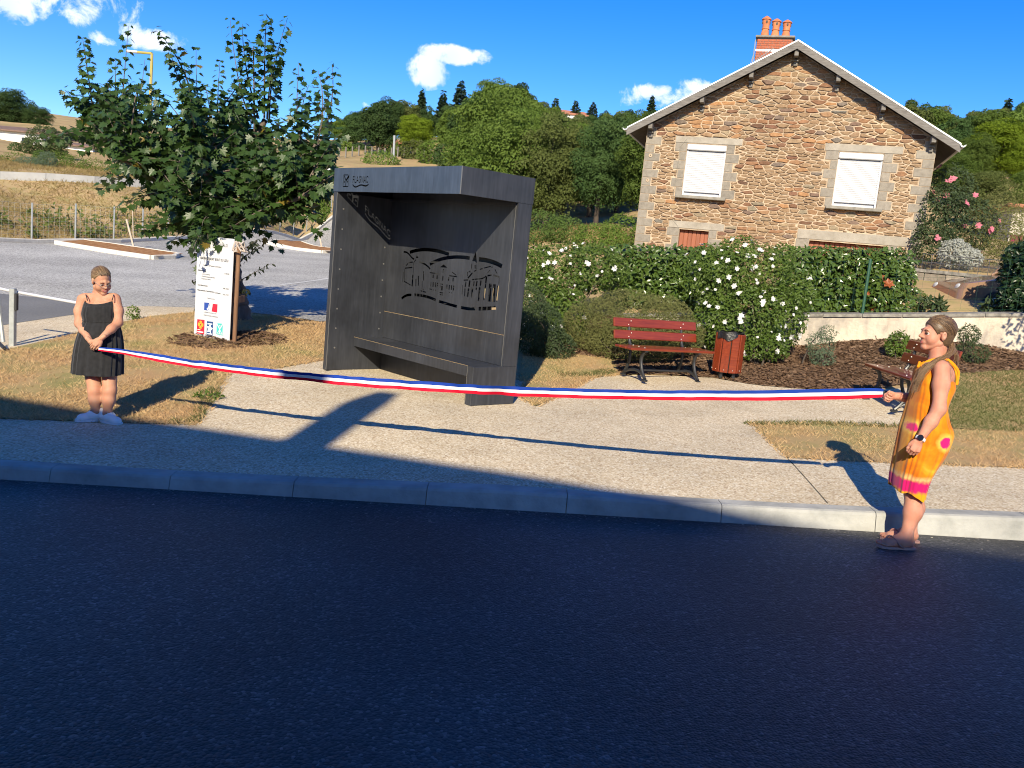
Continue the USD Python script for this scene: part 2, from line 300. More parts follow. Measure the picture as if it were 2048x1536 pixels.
def aggregate_mat():
    """washed concrete with exposed pebbles"""
    n = {'g': ('geometry', {}), 'v': ('voronoi_texture', {'scale': 62.0}), 'sc': ('separate_color', {}),
         'r': ('rgb_ramp', {'ramp': [(0, (.36, .265, .17)), (.15, (.50, .395, .26)), (.5, (.59, .49, .335)), (.8, (.65, .56, .41)), (1, (.72, .65, .51))]}),
         've': ('voronoi_texture', {'scale': 62.0, 'feature': 'distance_to_edge'}), 'em': ('map_range', {'from_min': 0.02, 'from_max': .14, 'to_min': .80, 'to_max': 1.0, 'clamp': True}),
         'nl': ('noise_texture', {'scale': 1.3, 'detail': 6.0, 'roughness': .65}), 'nm': ('map_range', {'from_min': .3, 'from_max': .7, 'to_min': .84, 'to_max': 1.12, 'clamp': True}), 'mu': ('math', {'math_type': 'multiply'}), 'h': ('hsv', {}),
         'b': ('bump', {'strength': .45, 'distance': .004}), 'p': ('principled_bsdf', {'roughness': .8, 'specular_ior_level': .3})}
    l = [('g.position', 'v.vector'), ('g.position', 've.vector'), ('v.color', 'sc.color'), ('sc.g', 'r.fac'), ('ve.distance', 'em.value'), ('g.position', 'nl.vector'), ('nl.fac', 'nm.value'), ('em.result', 'mu.value1'), ('nm.result', 'mu.value2'), ('mu.value', 'h.value'),
         ('r.color', 'h.color'), ('h.color', 'p.base_color'), ('em.result', 'b.height'), ('b.normal', 'p.normal')]
    return usdkit.material(stage, '/World/Looks/exposed_aggregate', n, l, surface='p.BSDF')
M['paving'] = aggregate_mat()
M['gravel'] = mat('grey_gravel', [(0.15, (.24, .235, .22)), (.45, (.35, .345, .33)), (.7, (.44, .435, .415)), (1, (.53, .52, .50))], kind='voronoi', scale=38, rough=.9, bump=.6, bscale=60, vary=.22, vscale=.3, spec=.2, squash=(1, 1, 1))
M['drive'] = mat('worn_asphalt', [(.3, (.13, .132, .136)), (.7, (.19, .19, .19))], scale=30, rough=.85, bump=.4, bscale=80, vary=.12, spec=.3)
M['concrete'] = mat('kerb_concrete', [(.25, (.23, .235, .22)), (.5, (.33, .33, .31)), (.75, (.40, .40, .375))], scale=5, detail=9, rough=.8, bump=.3, bscale=50, vary=.22, vscale=1.0, spec=.3)
M['mortar_line'] = flat('joint_mortar', (.16, .155, .14), rough=.95)

obj('ground', grid_mesh(), M['ground'], smooth=40, kind='structure', label='dry grassy ground rising from the street to the hills')
# footpath along the kerb, forecourt round the shelter, spur past the benches
front = [hit(u, v)[:2] for u, v in [(393, 852), (458, 746), (560, 738), (650, 722), (770, 700)]]
left_edge = [(-26, front[0][1] + .9), (hit(0, 840)[0], hit(0, 840)[1]), tuple(hit(205, 848)[:2])]
right_in = [hit(u, v)[:2] for u, v in [(1030, 790), (1071, 815), (1130, 790), (1185, 757), (1235, 752), (1330, 752), (1425, 757), (1500, 770), (1600, 779), (1712, 785)]]
r_spur = [tuple(hit(1862, 772)[:2]), tuple(hit(1893, 858)[:2])]
strip_top = [hit(u, v)[:2] for u, v in [(1790, 855), (1640, 849), (1503, 850)]]
strip_bot = [hit(u, v)[:2] for u, v in [(1574, 918), (1700, 925), (1860, 932), (2048, 938)]]
K2 = 6.585
pave_poly = Polygon([(-26, K2)] + [tuple(p) for p in left_edge] + [tuple(p) for p in front] + [(-1.3, 12.0), (0.2, 11.2)] + [tuple(p) for p in right_in] + r_spur + [tuple(p) for p in strip_top] + [tuple(p) for p in strip_bot] + [(24, strip_bot[-1][1]), (24, K2)])
if not pave_poly.is_valid: pave_poly = pave_poly.buffer(0)
if pave_poly.geom_type != 'Polygon': pave_poly = max(pave_poly.geoms, key=lambda g: g.area)
# saw-cut joints across the footpath
cuts = []
cuts.append(LineString([hit(1574, 918)[:2], hit(1655, 1010)[:2]]))
cutpoly = shapely.union_all([c.buffer(.006, cap_style=2) for c in cuts])
obj('pavement', drape(pave_poly.difference(cutpoly), .012), M['paving'], smooth=40, kind='structure', label='beige exposed aggregate footpath and forecourt round the bus shelter')
obj('pavement_joints', drape(cutpoly.intersection(pave_poly), .006), M['mortar_line'], kind='structure', label='thin cut joints across the footpath')
road_poly = sbox(-45, -5.2, 45, KY - .003)
rd = drape(road_poly, .012)
obj('road', rd, M['asphalt'], smooth=40, kind='structure', label='fresh dark asphalt street in the foreground')
# kerb stones: one metre units with a broad sloped top edge
_joints = [hit(92, 970)[0], hit(340, 978)[0], hit(586, 995)[0], hit(852, 1005)[0], hit(1132, 1015)[0], hit(1440, 1040)[0], hit(1747, 1052)[0]]
xs = [-26 + k for k in range(22)] ; xs = [x for x in xs if x < _joints[0] - .9]
xs += list(_joints); xs += [_joints[-1] + 1.15 * k for k in range(1, 18)]
kerb = thing('kerb', label='pale concrete kerb of long units along the street', kind='structure')
for a, b in zip(xs[:-1], xs[1:]):
    r = []
    for x in np.linspace(a + .003, b - .003, 3):
        zr = float(road_z(x, KY)); zp = H1(x, 6.6) + .014
        prof = [(KY, zr - .15), (KY, zr + .008), (KY + .022, zp - .026), (KY + .034, zp - .008), (KY + .055, zp), (KY + .18, zp + .001), (KY + .184, zp - .2)]
        r.append([(x, y, z) for y, z in prof])
    obj('kerb_stone', loft(np.array(r)[:, ::-1]), M['concrete'], kerb)
# car park
park_edge = [hit(u, v)[:2] for u, v in [(0, 652), (150, 630), (262, 613), (390, 616), (520, 628), (640, 644)]]
fence_line = [np.array([-20.5, 18.5]), np.array([-17.9, 27.2]), np.array([-17.03, 30.46]), np.array([-16.0, 34.23]), np.array([-13.65, 52.5]), np.array([-12.6, 60.0])]
car_park = Polygon([tuple(p) for p in park_edge] + [(-2.2, 15.8), (-1.2, 17.5), (-2.6, 22), (-3.5, 30), (-4.5, 40), (-6, 58)] + [(p[0] + .55, p[1]) for p in fence_line[::-1]] + [(-24, 14.5)])
car_park = car_park.buffer(0)
drive = Polygon([hit(u, v)[:2] for u, v in [(0, 588), (70, 595), (150, 606), (230, 616), (262, 613), (150, 630), (0, 652)]] + [(-24, 14.6), (-24, 19.0)]).buffer(0)
drive = drive.intersection(car_park)
obj('car_park', drape(car_park.difference(drive), .010), M['gravel'], smooth=40, kind='structure', label='wide grey gravel car park behind the lawn')
obj('driveway', drape(drive, .010), M['drive'], smooth=40, kind='structure', label='darker asphalt driveway beside the barrier')
side_path = Polygon([tuple(p) for p in park_edge[:4]] + [tuple(hit(u, v)[:2]) for u, v in [(385, 628), (300, 634), (215, 652), (150, 668), (70, 688), (0, 706)]] + [(-24, 12.3), (-24, 14.4)]).buffer(0)
side_path = side_path.difference(car_park.buffer(.02))
obj('side_path', drape(side_path, .010), M['paving'], smooth=40, kind='structure', label='beige aggregate path between the lawn and the car park')
white_line = LineString([hit(560, 571)[:2], hit(665, 556)[:2]]).buffer(.06, cap_style=2)
M['road_paint'] = mat('worn_road_paint', [(.3, (.42, .42, .40)), (.7, (.62, .62, .59))], scale=9, rough=.8)
obj('parking_line', drape(white_line, .015), M['road_paint'], kind='structure', label='faded white bay line in the car park')
# ------------------------------------------------------------------ bus shelter
def steel_mat(name, base, rough, rust=0.0):
    n = {'g': ('texture_coordinate', {}), 'mp': ('mapping', {'scale': (9, 9, .9)}), 't': ('noise_texture', {'scale': 3.0, 'detail': 8.0, 'roughness': .65}), 'n2': ('noise_texture', {'scale': 2.2, 'detail': 5.0}),
         'r': ('rgb_ramp', {'ramp': [(.25, tuple(np.array(base) * .72)), (.55, base), (.8, tuple(np.array(base) * 1.35))]}), 'rr': ('map_range', {'from_min': .3, 'from_max': .7, 'to_min': rough - .09, 'to_max': rough + .12, 'clamp': True}),
         'vm': ('map_range', {'from_min': .3, 'from_max': .7, 'to_min': .8, 'to_max': 1.2, 'clamp': True}), 'h': ('hsv', {}), 'p': ('principled_bsdf', {'metallic': .45, 'specular_ior_level': .35})}
    l = [('g.object', 'mp.vector'), ('mp.vector', 't.vector'), ('g.object', 'n2.vector'), ('t.fac', 'r.fac'), ('n2.fac', 'vm.value'), ('vm.result', 'h.value'), ('r.color', 'h.color'), ('h.color', 'p.base_color'), ('n2.fac', 'rr.value'), ('rr.result', 'p.roughness')]
    return usdkit.material(stage, '/World/Looks/' + name, n, l, surface='p.BSDF')
M['steel'] = steel_mat('dark_steel', (.060, .064, .075), .36)
M['steel_edge'] = flat('bare_steel_edge', (.26, .25, .23), rough=.45, metallic=.6)
M['rust'] = mat('rusty_seam', [(.3, (.16, .10, .05)), (.7, (.34, .26, .15))], scale=18, rough=.7, metallic=.2)
SA, STH, SL, SW, SZ, SH, SF = np.array([-2.403, 10.931]), .84, 2.543, .995, .131, 2.5, .279
se = np.array([math.cos(STH), -math.sin(STH), 0]); sn = np.array([math.sin(STH), math.cos(STH), 0]); so = np.array([SA[0], SA[1], SZ])
def S(s, t, z): return so + s * se + t * sn + np.array([0, 0, z])
def s_local(u, v, t=None, s=None):
    """pixel of the photograph to shelter coordinates, on the plane t = const or s = const"""
    p = on_plane(u, v, sn, sn @ S(0, t, 0)) if t is not None else on_plane(u, v, se, se @ S(s, 0, 0))
    d = p - so; return np.array([d @ se, d @ sn, d[2]])
shelter = thing('bus_shelter', so, -STH, label='tall dark steel bus shelter with village skyline cut into its back', cat='bus shelter')
def sobj(name, m, mt=None, parent=None, **kw): return obj(name, m, mt or M['steel'], parent or shelter, **kw)
BW = .20; BD = .62; SEAT = .44
zt = SH - SF
sobj('left_wall', cat([rbox(.09, SW - .002, zt - .012, .008, (.045, SW / 2, zt / 2 + .006))]))
# row of plug welds on walls
welds = []
for z in np.linspace(.3, zt - .2, 8): welds.append(moved(trimesh.creation.cylinder(.011, .004, sections=8, transform=TF.rotation_matrix(math.pi / 2, [0, 1, 0])), (.091, .10, z)))
sobj('weld_spots', cat(welds + [moved(trimesh.creation.cylinder(.011, .004, sections=8, transform=TF.rotation_matrix(math.pi / 2, [0, 1, 0])), (.091, SW - BW - .06, z)) for z in np.linspace(.55, 1.6, 6)]), M['steel_edge'])
sobj('edge_weld', box(.088, -.003, .02, .0925, .002, zt - .02), M['steel_edge'])
# artwork, traced on the plane of the back panel (crop pixels: 8.533 per photo pixel from 780, 480)
def art(pts, w=None):
    q = [s_local(780 + x / 8.533, 480 + y / 8.533, t=SW - BW)[[0, 2]] for x, y in pts]
    return Polygon(q).buffer(0) if w is None else LineString(q).buffer(w / 2, cap_style=2)
def curve(pts, n=14):
    from scipy.interpolate import CubicSpline
    p = np.array(pts, float); t = np.r_[0, np.cumsum(np.hypot(*np.diff(p, axis=0).T))]; return CubicSpline(t, p)(np.linspace(0, t[-1], n))
W1, W2 = .042, .014
strokes = [(curve([(335, 212), (560, 165), (760, 178), (1005, 245)]), W1), (curve([(675, 415), (900, 320), (1130, 290), (1360, 310)]), W1), (curve([(1515, 330), (1700, 360), (1910, 450)]), .05),
    (curve([(230, 205), (290, 215), (340, 265), (412, 328)]), .022), (curve([(500, 375), (620, 430), (685, 498)]), .022), (curve([(275, 440), (310, 400), (390, 378)]), W2), ([(250, 482), (380, 468)], W2), ([(250, 490), (240, 705), (350, 770)], W2), ([(228, 550), (215, 715)], .012),
    ([(440, 335), (405, 390), (392, 590)], W2), ([(388, 590), (375, 790)], .032), ([(440, 668), (438, 790)], .022), ([(485, 615), (480, 780)], .024), ([(572, 535), (572, 690)], .022), ([(548, 700), (545, 835), (570, 850)], W2), ([(520, 866), (612, 892)], W2),
    ([(680, 556), (845, 582)], .012), ([(1010, 608), (1145, 628)], .012), ([(1060, 548), (1130, 605)], .012), ([(915, 495), (905, 562)], .024), ([(902, 612), (897, 695)], .022),
    ([(738, 588), (732, 650)], .024), ([(805, 598), (800, 665)], .024), ([(1000, 635), (996, 695)], .024), ([(1078, 640), (1072, 706)], .024),
    ([(700, 715), (694, 790)], .012), ([(736, 718), (732, 800)], .022), ([(775, 725), (770, 805)], .022), ([(810, 730), (805, 812)], .022), ([(858, 740), (852, 812)], .012), ([(890, 745), (888, 768)], .03), ([(886, 785), (882, 860)], .034),
    ([(972, 760), (966, 838)], .022), ([(1012, 766), (1006, 846)], .024), ([(1050, 772), (1044, 852)], .022), ([(1086, 778), (1080, 860)], .024), ([(845, 895), (905, 905)], .012), ([(850, 930), (900, 938)], .012), ([(740, 850), (752, 852)], .012), ([(770, 855), (782, 857)], .012), ([(1010, 893), (1022, 895)], .012), ([(1045, 900), (1057, 902)], .012), ([(670, 835), (715, 843)], .01),
    ([(1395, 405), (1388, 505)], W2), ([(1450, 425), (1452, 490)], .02), ([(1480, 420), (1480, 510)], .01), ([(1325, 545), (1322, 620)], W2), ([(1325, 655), (1405, 562)], .02), ([(1430, 535), (1475, 518)], .012), ([(1530, 502), (1580, 488)], .012), ([(1600, 480), (1720, 450)], .012), ([(1665, 565), (1705, 515)], W2), ([(1790, 500), (1825, 578)], W2),
    ([(1255, 686), (1335, 682)], W2), ([(1400, 676), (1540, 662)], W2), (curve([(1540, 664), (1590, 650), (1640, 615)], 6), W2), ([(1660, 610), (1735, 596)], .018), ([(1765, 600), (1868, 632)], .02), ([(1645, 620), (1632, 740)], .03), ([(1632, 750), (1598, 1022)], .024), ([(1860, 640), (1855, 760)], .012), ([(1842, 780), (1815, 1055)], .03),
    ([(1295, 712), (1282, 802)], .022), ([(1362, 690), (1345, 800)], .03), ([(1435, 704), (1422, 795)], .02), ([(1485, 700), (1470, 790)], .028), ([(1550, 690), (1540, 780)], .026), ([(1240, 770), (1228, 930)], .012), ([(1278, 828), (1272, 960)], .02), ([(1340, 825), (1322, 970)], .03), ([(1405, 815), (1395, 985)], .034), ([(1475, 812), (1468, 850)], .026), ([(1530, 806), (1508, 1042)], .034), ([(1712, 745), (1692, 1050)], .052), ([(1782, 755), (1762, 1060)], .05),
    (curve([(195, 1005), (260, 955), (365, 935)]), .032), (curve([(412, 935), (600, 960), (782, 1025)]), .034), (curve([(832, 1045), (980, 1090), (1140, 1135)]), .034), (curve([(1210, 1150), (1330, 1172), (1450, 1175)]), .036), (curve([(1508, 1175), (1660, 1168), (1810, 1155)]), .042)]
cut = shapely.union_all([art(p, w) for p, w in strokes] + [art(p) for p in ([(1465, 195), (1400, 360), (1440, 360), (1485, 400)], [(918, 412), (855, 465), (975, 475)], [(455, 260), (440, 308), (488, 305)], [(1370, 515), (1335, 548), (1378, 552)], [(1745, 440), (1728, 470), (1750, 478)])])
zs = s_local(785, 626, t=SW - BW)[2]                                   # seam between the two back sheets
def sheet(poly, t, th=.005):
    """vertical sheet in the s-z plane at depth t"""
    return xf(extrude(poly, th), (0, t + th, 0), (1, 0, 0), (0, 0, 1), (0, -1, 0))
up = sbox(.092, zs + .008, SL - .004, zt + .10)
sobj('back_panel', sheet(up.difference(cut.simplify(.0008)), SW - BW))
sobj('back_panel', sheet(sbox(.092, SEAT + .002, SL - .004, zs), SW - BW))
sobj('seam', box(.092, SW - BW + .001, zs, SL - .006, SW - BW + .006, zs + .008), M['rust'])
rear_cut = shapely.union_all([art(p, w) for p, w in strokes if np.mean([q[0] for q in p]) > 1340 and np.mean([q[1] for q in p]) > 860])
sobj('rear_sheet', sheet(sbox(.0, .02, SL, zt).difference(rear_cut.simplify(.0008)), SW - .007))
sobj('top_rail', box(.09, SW - BW - .012, zt - .035, SL - .03, SW - BW - .001, zt - .005), M['steel'])
sobj('end_post', cat([box(SL - .006, SW - BW, SEAT, SL, SW, zt), box(SL - .03, SW - BW - .002, SEAT, SL - .002, SW - BW + .003, zt)]))
sobj('edge_weld', box(SL - .034, SW - BW - .006, SEAT, SL - .030, SW - BW - .001, zt), M['steel_edge'])
# bench across the back and its end block
sobj('seat', cat([rbox(SL - .09 - .1, BD - BW - .004, .012, .003, ((.09 + SL - .1) / 2, SW - (BD + BW) / 2, SEAT - .006)), box(.092, SW - BD, SEAT - .115, SL - .1, SW - BD + .006, SEAT - .004)]))
sobj('edge_weld', box(.092, SW - BD - .002, SEAT - .004, SL - .1, SW - BD + .003, SEAT + .001), M['rust'])
sobj('seat_support', rbox(.1, BD, SEAT - .012, .006, (SL - .05, SW - BD / 2, SEAT / 2 + .006)))
sobj('edge_weld', box(SL - .102, SW - BD - .003, .02, SL - .098, SW - BD + .001, SEAT), M['steel_edge'])
sobj('lower_panel', box(.092, SW - BW, .02, SL - .1, SW - BW + .006, SEAT - .01))
for s_, t_ in ((.05, .09), (.05, SW - .12), (SL - .06, SW - BD + .08), (SL - .05, SW - .1)):
    sobj('base_plate', box(s_ - .07, t_ - .09, -.004, s_ + .07, t_ + .09, .008), M['steel_edge'])
# roof with fascias; emblem and name cut through the front fascia
def text_poly(txt, h, bold=False):
    m = meshkit.text_mesh(txt, h, .01, bold); sec = m.section([0, 0, 1], [0, 0, .005]); p2, T = sec.to_2D()
    g = shapely.union_all([q for q in p2.polygons_full]); return affinity.translate(g, T[0, 3], T[1, 3])
fl = lambda u, v: s_local(u, v, t=0)[[0, 2]]
e0, e1 = fl(686, 374), fl(698.5, 349)
ew, eh = e1 - e0
emb = shapely.union_all([sbox(0, 0, 1, .07), sbox(0, .93, .85, 1), LineString([(0, .1), (.0, .9)]).buffer(.045), LineString([(1, .1), (1, .95)]).buffer(.045), LineString([(.18, .85), (.5, .5)]).buffer(.07), LineString([(.95, .85), (.5, .5)]).buffer(.09), LineString([(.5, .5), (.5, .12)]).buffer(.07), Point(.2, .4).buffer(.09), Point(.8, .42).buffer(.09)])
emb = affinity.translate(affinity.scale(emb, ew, eh, origin=(0, 0)), *e0)
t0, t1 = fl(705.5, 366), fl(737.5, 352)
tp = text_poly('FLAGNAC', .1, True); bx = tp.bounds
tp = affinity.translate(affinity.scale(tp, (t1 - t0)[0] / (bx[2] - bx[0]), (t1 - t0)[1] / (bx[3] - bx[1]), origin=(bx[0], bx[1])), t0[0] - bx[0], t0[1] - bx[1])
wv = LineString(curve([fl(706, 370), fl(716, 372.5), fl(722, 370), fl(729, 371.5), fl(737, 369)], 14)).buffer(.008)
fcut = shapely.union_all([emb, tp, wv])
M['steel_blue'] = steel_mat('blue_mill_scale', (.078, .102, .142), .33)  # same steel, with the blue sky reflection painted into its base colour
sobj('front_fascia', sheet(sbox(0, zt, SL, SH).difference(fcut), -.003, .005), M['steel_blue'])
sobj('side_fascia', box(SL, -.003, zt, SL + .005, SW + .005, SH))
sobj('side_fascia', box(-.005, -.003, zt, 0, SW + .005, SH))
sobj('rear_fascia', box(0, SW, zt, SL, SW + .005, SH))
sobj('roof', cat([box(-.004, -.002, SH - .012, SL + .004, SW + .004, SH - .001), box(SL - .04, .003, zt, SL - .001, SW, zt + .004), box(.001, .003, zt, SL - .04, .04, zt + .004)]))
sobj('edge_weld', box(SL - .002, -.006, zt, SL + .007, .001, SH), M['steel_edge'])
# ------------------------------------------------------------------ stone house
HX, HY, HTH, HW, HD = 2.819, 23.087, .296, 6.8, 8.5
he = np.array([math.cos(HTH), -math.sin(HTH), 0]); hn = np.array([-math.sin(HTH), -math.cos(HTH), 0])
def HP(s, f, z): return np.array([HX, HY, 0]) + s * he + f * hn + np.array([0, 0, z])
def h_local(u, v, f=0.):
    p = on_plane(u, v, hn, hn @ HP(0, f, 0)); d = p - np.array([HX, HY, 0]); return np.array([d @ he, d[2]])
house = thing('stone_house', (HX, HY, 0), -HTH, label='two storey rubble stone house with white roller shutters behind the hedge', cat='house')
# inside the house: x along the facade, y into the house (-f), z up
def hobj(name, m, mt, parent=None, **kw): return obj(name, m, mt, parent or house, **kw)
def facade(poly, f0, f1): return xf(extrude(poly, f1 - f0), (0, -f0, 0), (1, 0, 0), (0, 0, 1), (0, -1, 0))
ZB, ZE, ZA = 1.2, 5.12, 7.10
SLOPE = (7.421 - 5.254) / 3.81
EAVE = 7.421 - SLOPE * 3.4 - .16
gable = Polygon([(0, ZB), (HW, ZB), (HW, EAVE + .02), (HW / 2, 7.421 - .14), (0, EAVE + .02)])
w1 = (1.054, 3.686, 1.054 + .983, 4.966); w2 = (4.679, 3.686, 4.679 + 1.012, 4.966)
d1a, d1b = h_local(1359, 458.7), h_local(1418, 462); door1 = (d1a[0], ZB, d1b[0], (d1a[1] + d1b[1]) / 2)
g1a, g1b = h_local(1618.7, 481), h_local(1777, 493); gar = (g1a[0], ZB, g1b[0], (g1a[1] + g1b[1]) / 2)
openings = shapely.union_all([sbox(*w1), sbox(*w2), sbox(*door1), sbox(*gar)])
M['mortar'] = mat('cream_mortar', [(.25, (.33, .245, .165)), (.5, (.43, .335, .24)), (.8, (.51, .42, .32))], scale=9, detail=8, rough=.95, bump=.6, bscale=45, vary=.12, vscale=.8, spec=.1)
def stone_mat():
    n = {'g': ('geometry', {}), 'oi': ('object_info', {}), 'a': ('math', {'math_type': 'add'}), 'm1': ('math', {'math_type': 'multiply', 'value2': 7.31}), 'fr': ('math', {'math_type': 'fraction'}), 'fr2': ('math', {'math_type': 'fraction'}),
         'r': ('rgb_ramp', {'interpolate': True, 'ramp': [(0, (.11, .055, .03)), (.12, (.23, .10, .038)), (.26, (.29, .145, .055)), (.40, (.25, .155, .075)), (.52, (.34, .155, .042)), (.64, (.22, .18, .115)), (.74, (.31, .21, .105)), (.86, (.18, .075, .036)), (1, (.155, .14, .115))]}),
         't': ('noise_texture', {'scale': 14.0, 'detail': 9.0, 'roughness': .7, 'distortion': .6}), 'm': ('map_range', {'from_min': .25, 'from_max': .75, 'to_min': .62, 'to_max': 1.35, 'clamp': True}), 'h': ('hsv', {'saturation': .84}),
         'st': ('noise_texture', {'scale': 26.0, 'detail': 5.0}), 'mp': ('mapping', {'scale': (1, 1, 3)}), 'b': ('bump', {'strength': .8, 'distance': .012}), 'p': ('principled_bsdf', {'roughness': .9, 'specular_ior_level': .2})}
    l = [('oi.random', 'a.value1'), ('g.random_per_island', 'a.value2'), ('a.value', 'm1.value1'), ('m1.value', 'fr.value1'), ('fr.value', 'r.fac'), ('g.position', 't.vector'), ('t.fac', 'm.value'), ('m.result', 'h.value'), ('r.color', 'h.color'), ('h.color', 'p.base_color'),
         ('g.position', 'mp.vector'), ('mp.vector', 'st.vector'), ('st.fac', 'b.height'), ('b.normal', 'p.normal')]
    return usdkit.material(stage, '/World/Looks/rubble_stone', n, l, surface='p.BSDF')
M['stone'] = stone_mat()
M['block'] = mat('grey_concrete_block', [(.25, (.18, .16, .135)), (.5, (.24, .215, .18)), (.8, (.29, .26, .22))], scale=12, detail=8, rough=.92, bump=.4, bscale=70, rand=.10, vary=.08, spec=.15)
M['lintel'] = mat('pale_concrete_lintel', [(.25, (.24, .215, .175)), (.5, (.31, .28, .235)), (.8, (.36, .33, .28))], scale=6, detail=8, rough=.9, bump=.3, bscale=60, vary=.12, vscale=2, spec=.15)
M['sill'] = mat('weathered_sill', [(.3, (.16, .15, .13)), (.7, (.27, .25, .21))], scale=10, detail=6, rough=.9)
M['shutter'] = flat('white_shutter', (.50, .51, .53), rough=.38, coord='object', scale=3)
M['door_paint'] = mat('red_brown_door', [(.3, (.21, .06, .027)), (.7, (.28, .09, .04))], scale=5, squash=(6, 6, .6), rough=.6, rand=.08)
M['grey_wood'] = mat('weathered_wood', [(.3, (.10, .09, .08)), (.55, (.17, .158, .145)), (.8, (.24, .225, .205))], scale=6, detail=7, squash=(1, 1, 6), rough=.9, bump=.3)
M['soffit'] = mat('dark_soffit', [(.3, (.07, .055, .045)), (.7, (.14, .115, .095))], scale=8, rough=.95)
M['zinc'] = flat('pale_zinc_edge', (.62, .63, .64), rough=.4, metallic=.3)
M['tile_roof'] = mat('slate_roof', [(.3, (.10, .10, .11)), (.7, (.17, .17, .18))], scale=8, rough=.8)
M['brick'] = mat('red_brick', [(.25, (.27, .07, .038)), (.6, (.40, .12, .06)), (.85, (.48, .19, .11))], scale=20, rough=.9, rand=.22, bump=.3, bscale=60)
M['terracotta'] = mat('terracotta_pot', [(.3, (.38, .115, .045)), (.6, (.52, .19, .085)), (.85, (.60, .30, .16))], scale=7, rough=.85, bump=.1)
hobj('wall', facade(gable.difference(openings), -.32, 0), M['mortar'])
hobj('wall', cat([box(0, .32, ZB, .3, HD, EAVE), box(HW - .3, .32, ZB, HW, HD, EAVE)]), M['mortar'])
hobj('wall', xf(extrude(gable, .3), (0, HD + .0, 0), (1, 0, 0), (0, 0, 1), (0, -1, 0)), M['mortar'])
hobj('inner_floor', box(.3, .33, 3.2, HW - .3, HD - .3, 3.35), M['soffit'])
# quoins and jamb blocks
blocks = []
def courses(z0, z1, h=.205):
    n = max(1, round((z1 - z0) / h)); e = np.linspace(z0, z1, n + 1); return list(zip(e[:-1], e[1:]))
for k, (a, b) in enumerate(courses(ZB, EAVE - .02)):
    blocks.append((0, a, (.40, .24)[k % 2], b)); blocks.append((HW - (.42, .26)[k % 2], a, HW, b))
for (x0, z0, x1, z1) in (w1, w2):
    for k, (a, b) in enumerate(courses(z0 - .02, z1 + .02)):
        blocks.append((x0 - (.17, .30)[k % 2], a, x0, b)); blocks.append((x1, a, x1 + (.33, .20)[k % 2], b))
for (x0, z0, x1, z1) in (door1, gar):
    for k, (a, b) in enumerate(courses(z0, z1 + .03)):
        blocks.append((x0 - (.18, .32)[k % 2], a, x0, b)); blocks.append((x1, a, x1 + (.33, .2)[k % 2], b))
lint = [(w1[0] - .30, w1[3] + .02, w1[2] + .36, w1[3] + .175), (w2[0] - .33, w2[3] + .02, w2[2] + .40, w2[3] + .185), (door1[0] - .28, door1[3] + .03, door1[2] + .36, door1[3] + .20), (gar[0] - .30, gar[3] + .03, gar[2] + .42, gar[3] + .25)]
taken = [sbox(*q) for q in blocks + lint]
for q in blocks:
    if q[2] > HW - .01 and any(sbox(*l).intersection(sbox(*q)).area > 1e-4 for l in lint): q = (max(q[0], lint[3][2] + .012),) + q[1:] if q[0] < lint[3][2] else q
    g = sbox(*q).buffer(-.007)
    for l in lint: g = g.difference(sbox(*l).buffer(.006))
    if g.is_empty or g.area < .004: continue
    x0, z0, x1, z1 = g.bounds
    hobj('quoin_block', moved(rbox(x1 - x0, .05, z1 - z0, .005), ((x0 + x1) / 2, .012, (z0 + z1) / 2)), M['block'])
for l in lint: hobj('lintel', moved(rbox(l[2] - l[0], .06, l[3] - l[1], .006), ((l[0] + l[2]) / 2, .012, (l[1] + l[3]) / 2)), M['lintel'])
# rubble stones
from scipy.spatial import Voronoi
def rubble(area, hrow=.088, lmean=.25, st=2.9, seed=3, gap=.0085, prune=.0011):
    r = np.random.default_rng(seed); x0, y0, x1, y1 = area.bounds; P = []
    y = y0 - .3
    while y < y1 + .3:
        h = hrow * r.uniform(.62, 1.45); x = x0 - .5 + r.uniform(0, .3)
        while x < x1 + .5:
            l = lmean * r.choice([.45, .7, 1.0, 1.3, 1.8], p=[.2, .25, .28, .17, .10]); P.append((x + l / 2, (y + h / 2 + r.normal(0, h * .22)) * st)); x += l
        y += h
    V = Voronoi(np.array(P)); out = []
    for i in V.point_region:
        reg = V.regions[i]
        if -1 in reg or len(reg) < 3: continue
        g = Polygon(V.vertices[reg] / [1, st])
        if not g.intersects(area): continue
        g = g.intersection(area)
        for q in getattr(g, 'geoms', [g]):
            if q.geom_type != 'Polygon': continue
            q = q.buffer(-gap * r.uniform(.7, 1.7), join_style=2)
            for q in getattr(q, 'geoms', [q]):
                if q.geom_type != 'Polygon' or q.area < prune: continue
                q = q.simplify(.004).buffer(-.006).buffer(.006, quad_segs=1).simplify(.003)
                if q.is_empty or q.geom_type != 'Polygon' or q.area < prune: continue
                out.append(q)
    return out
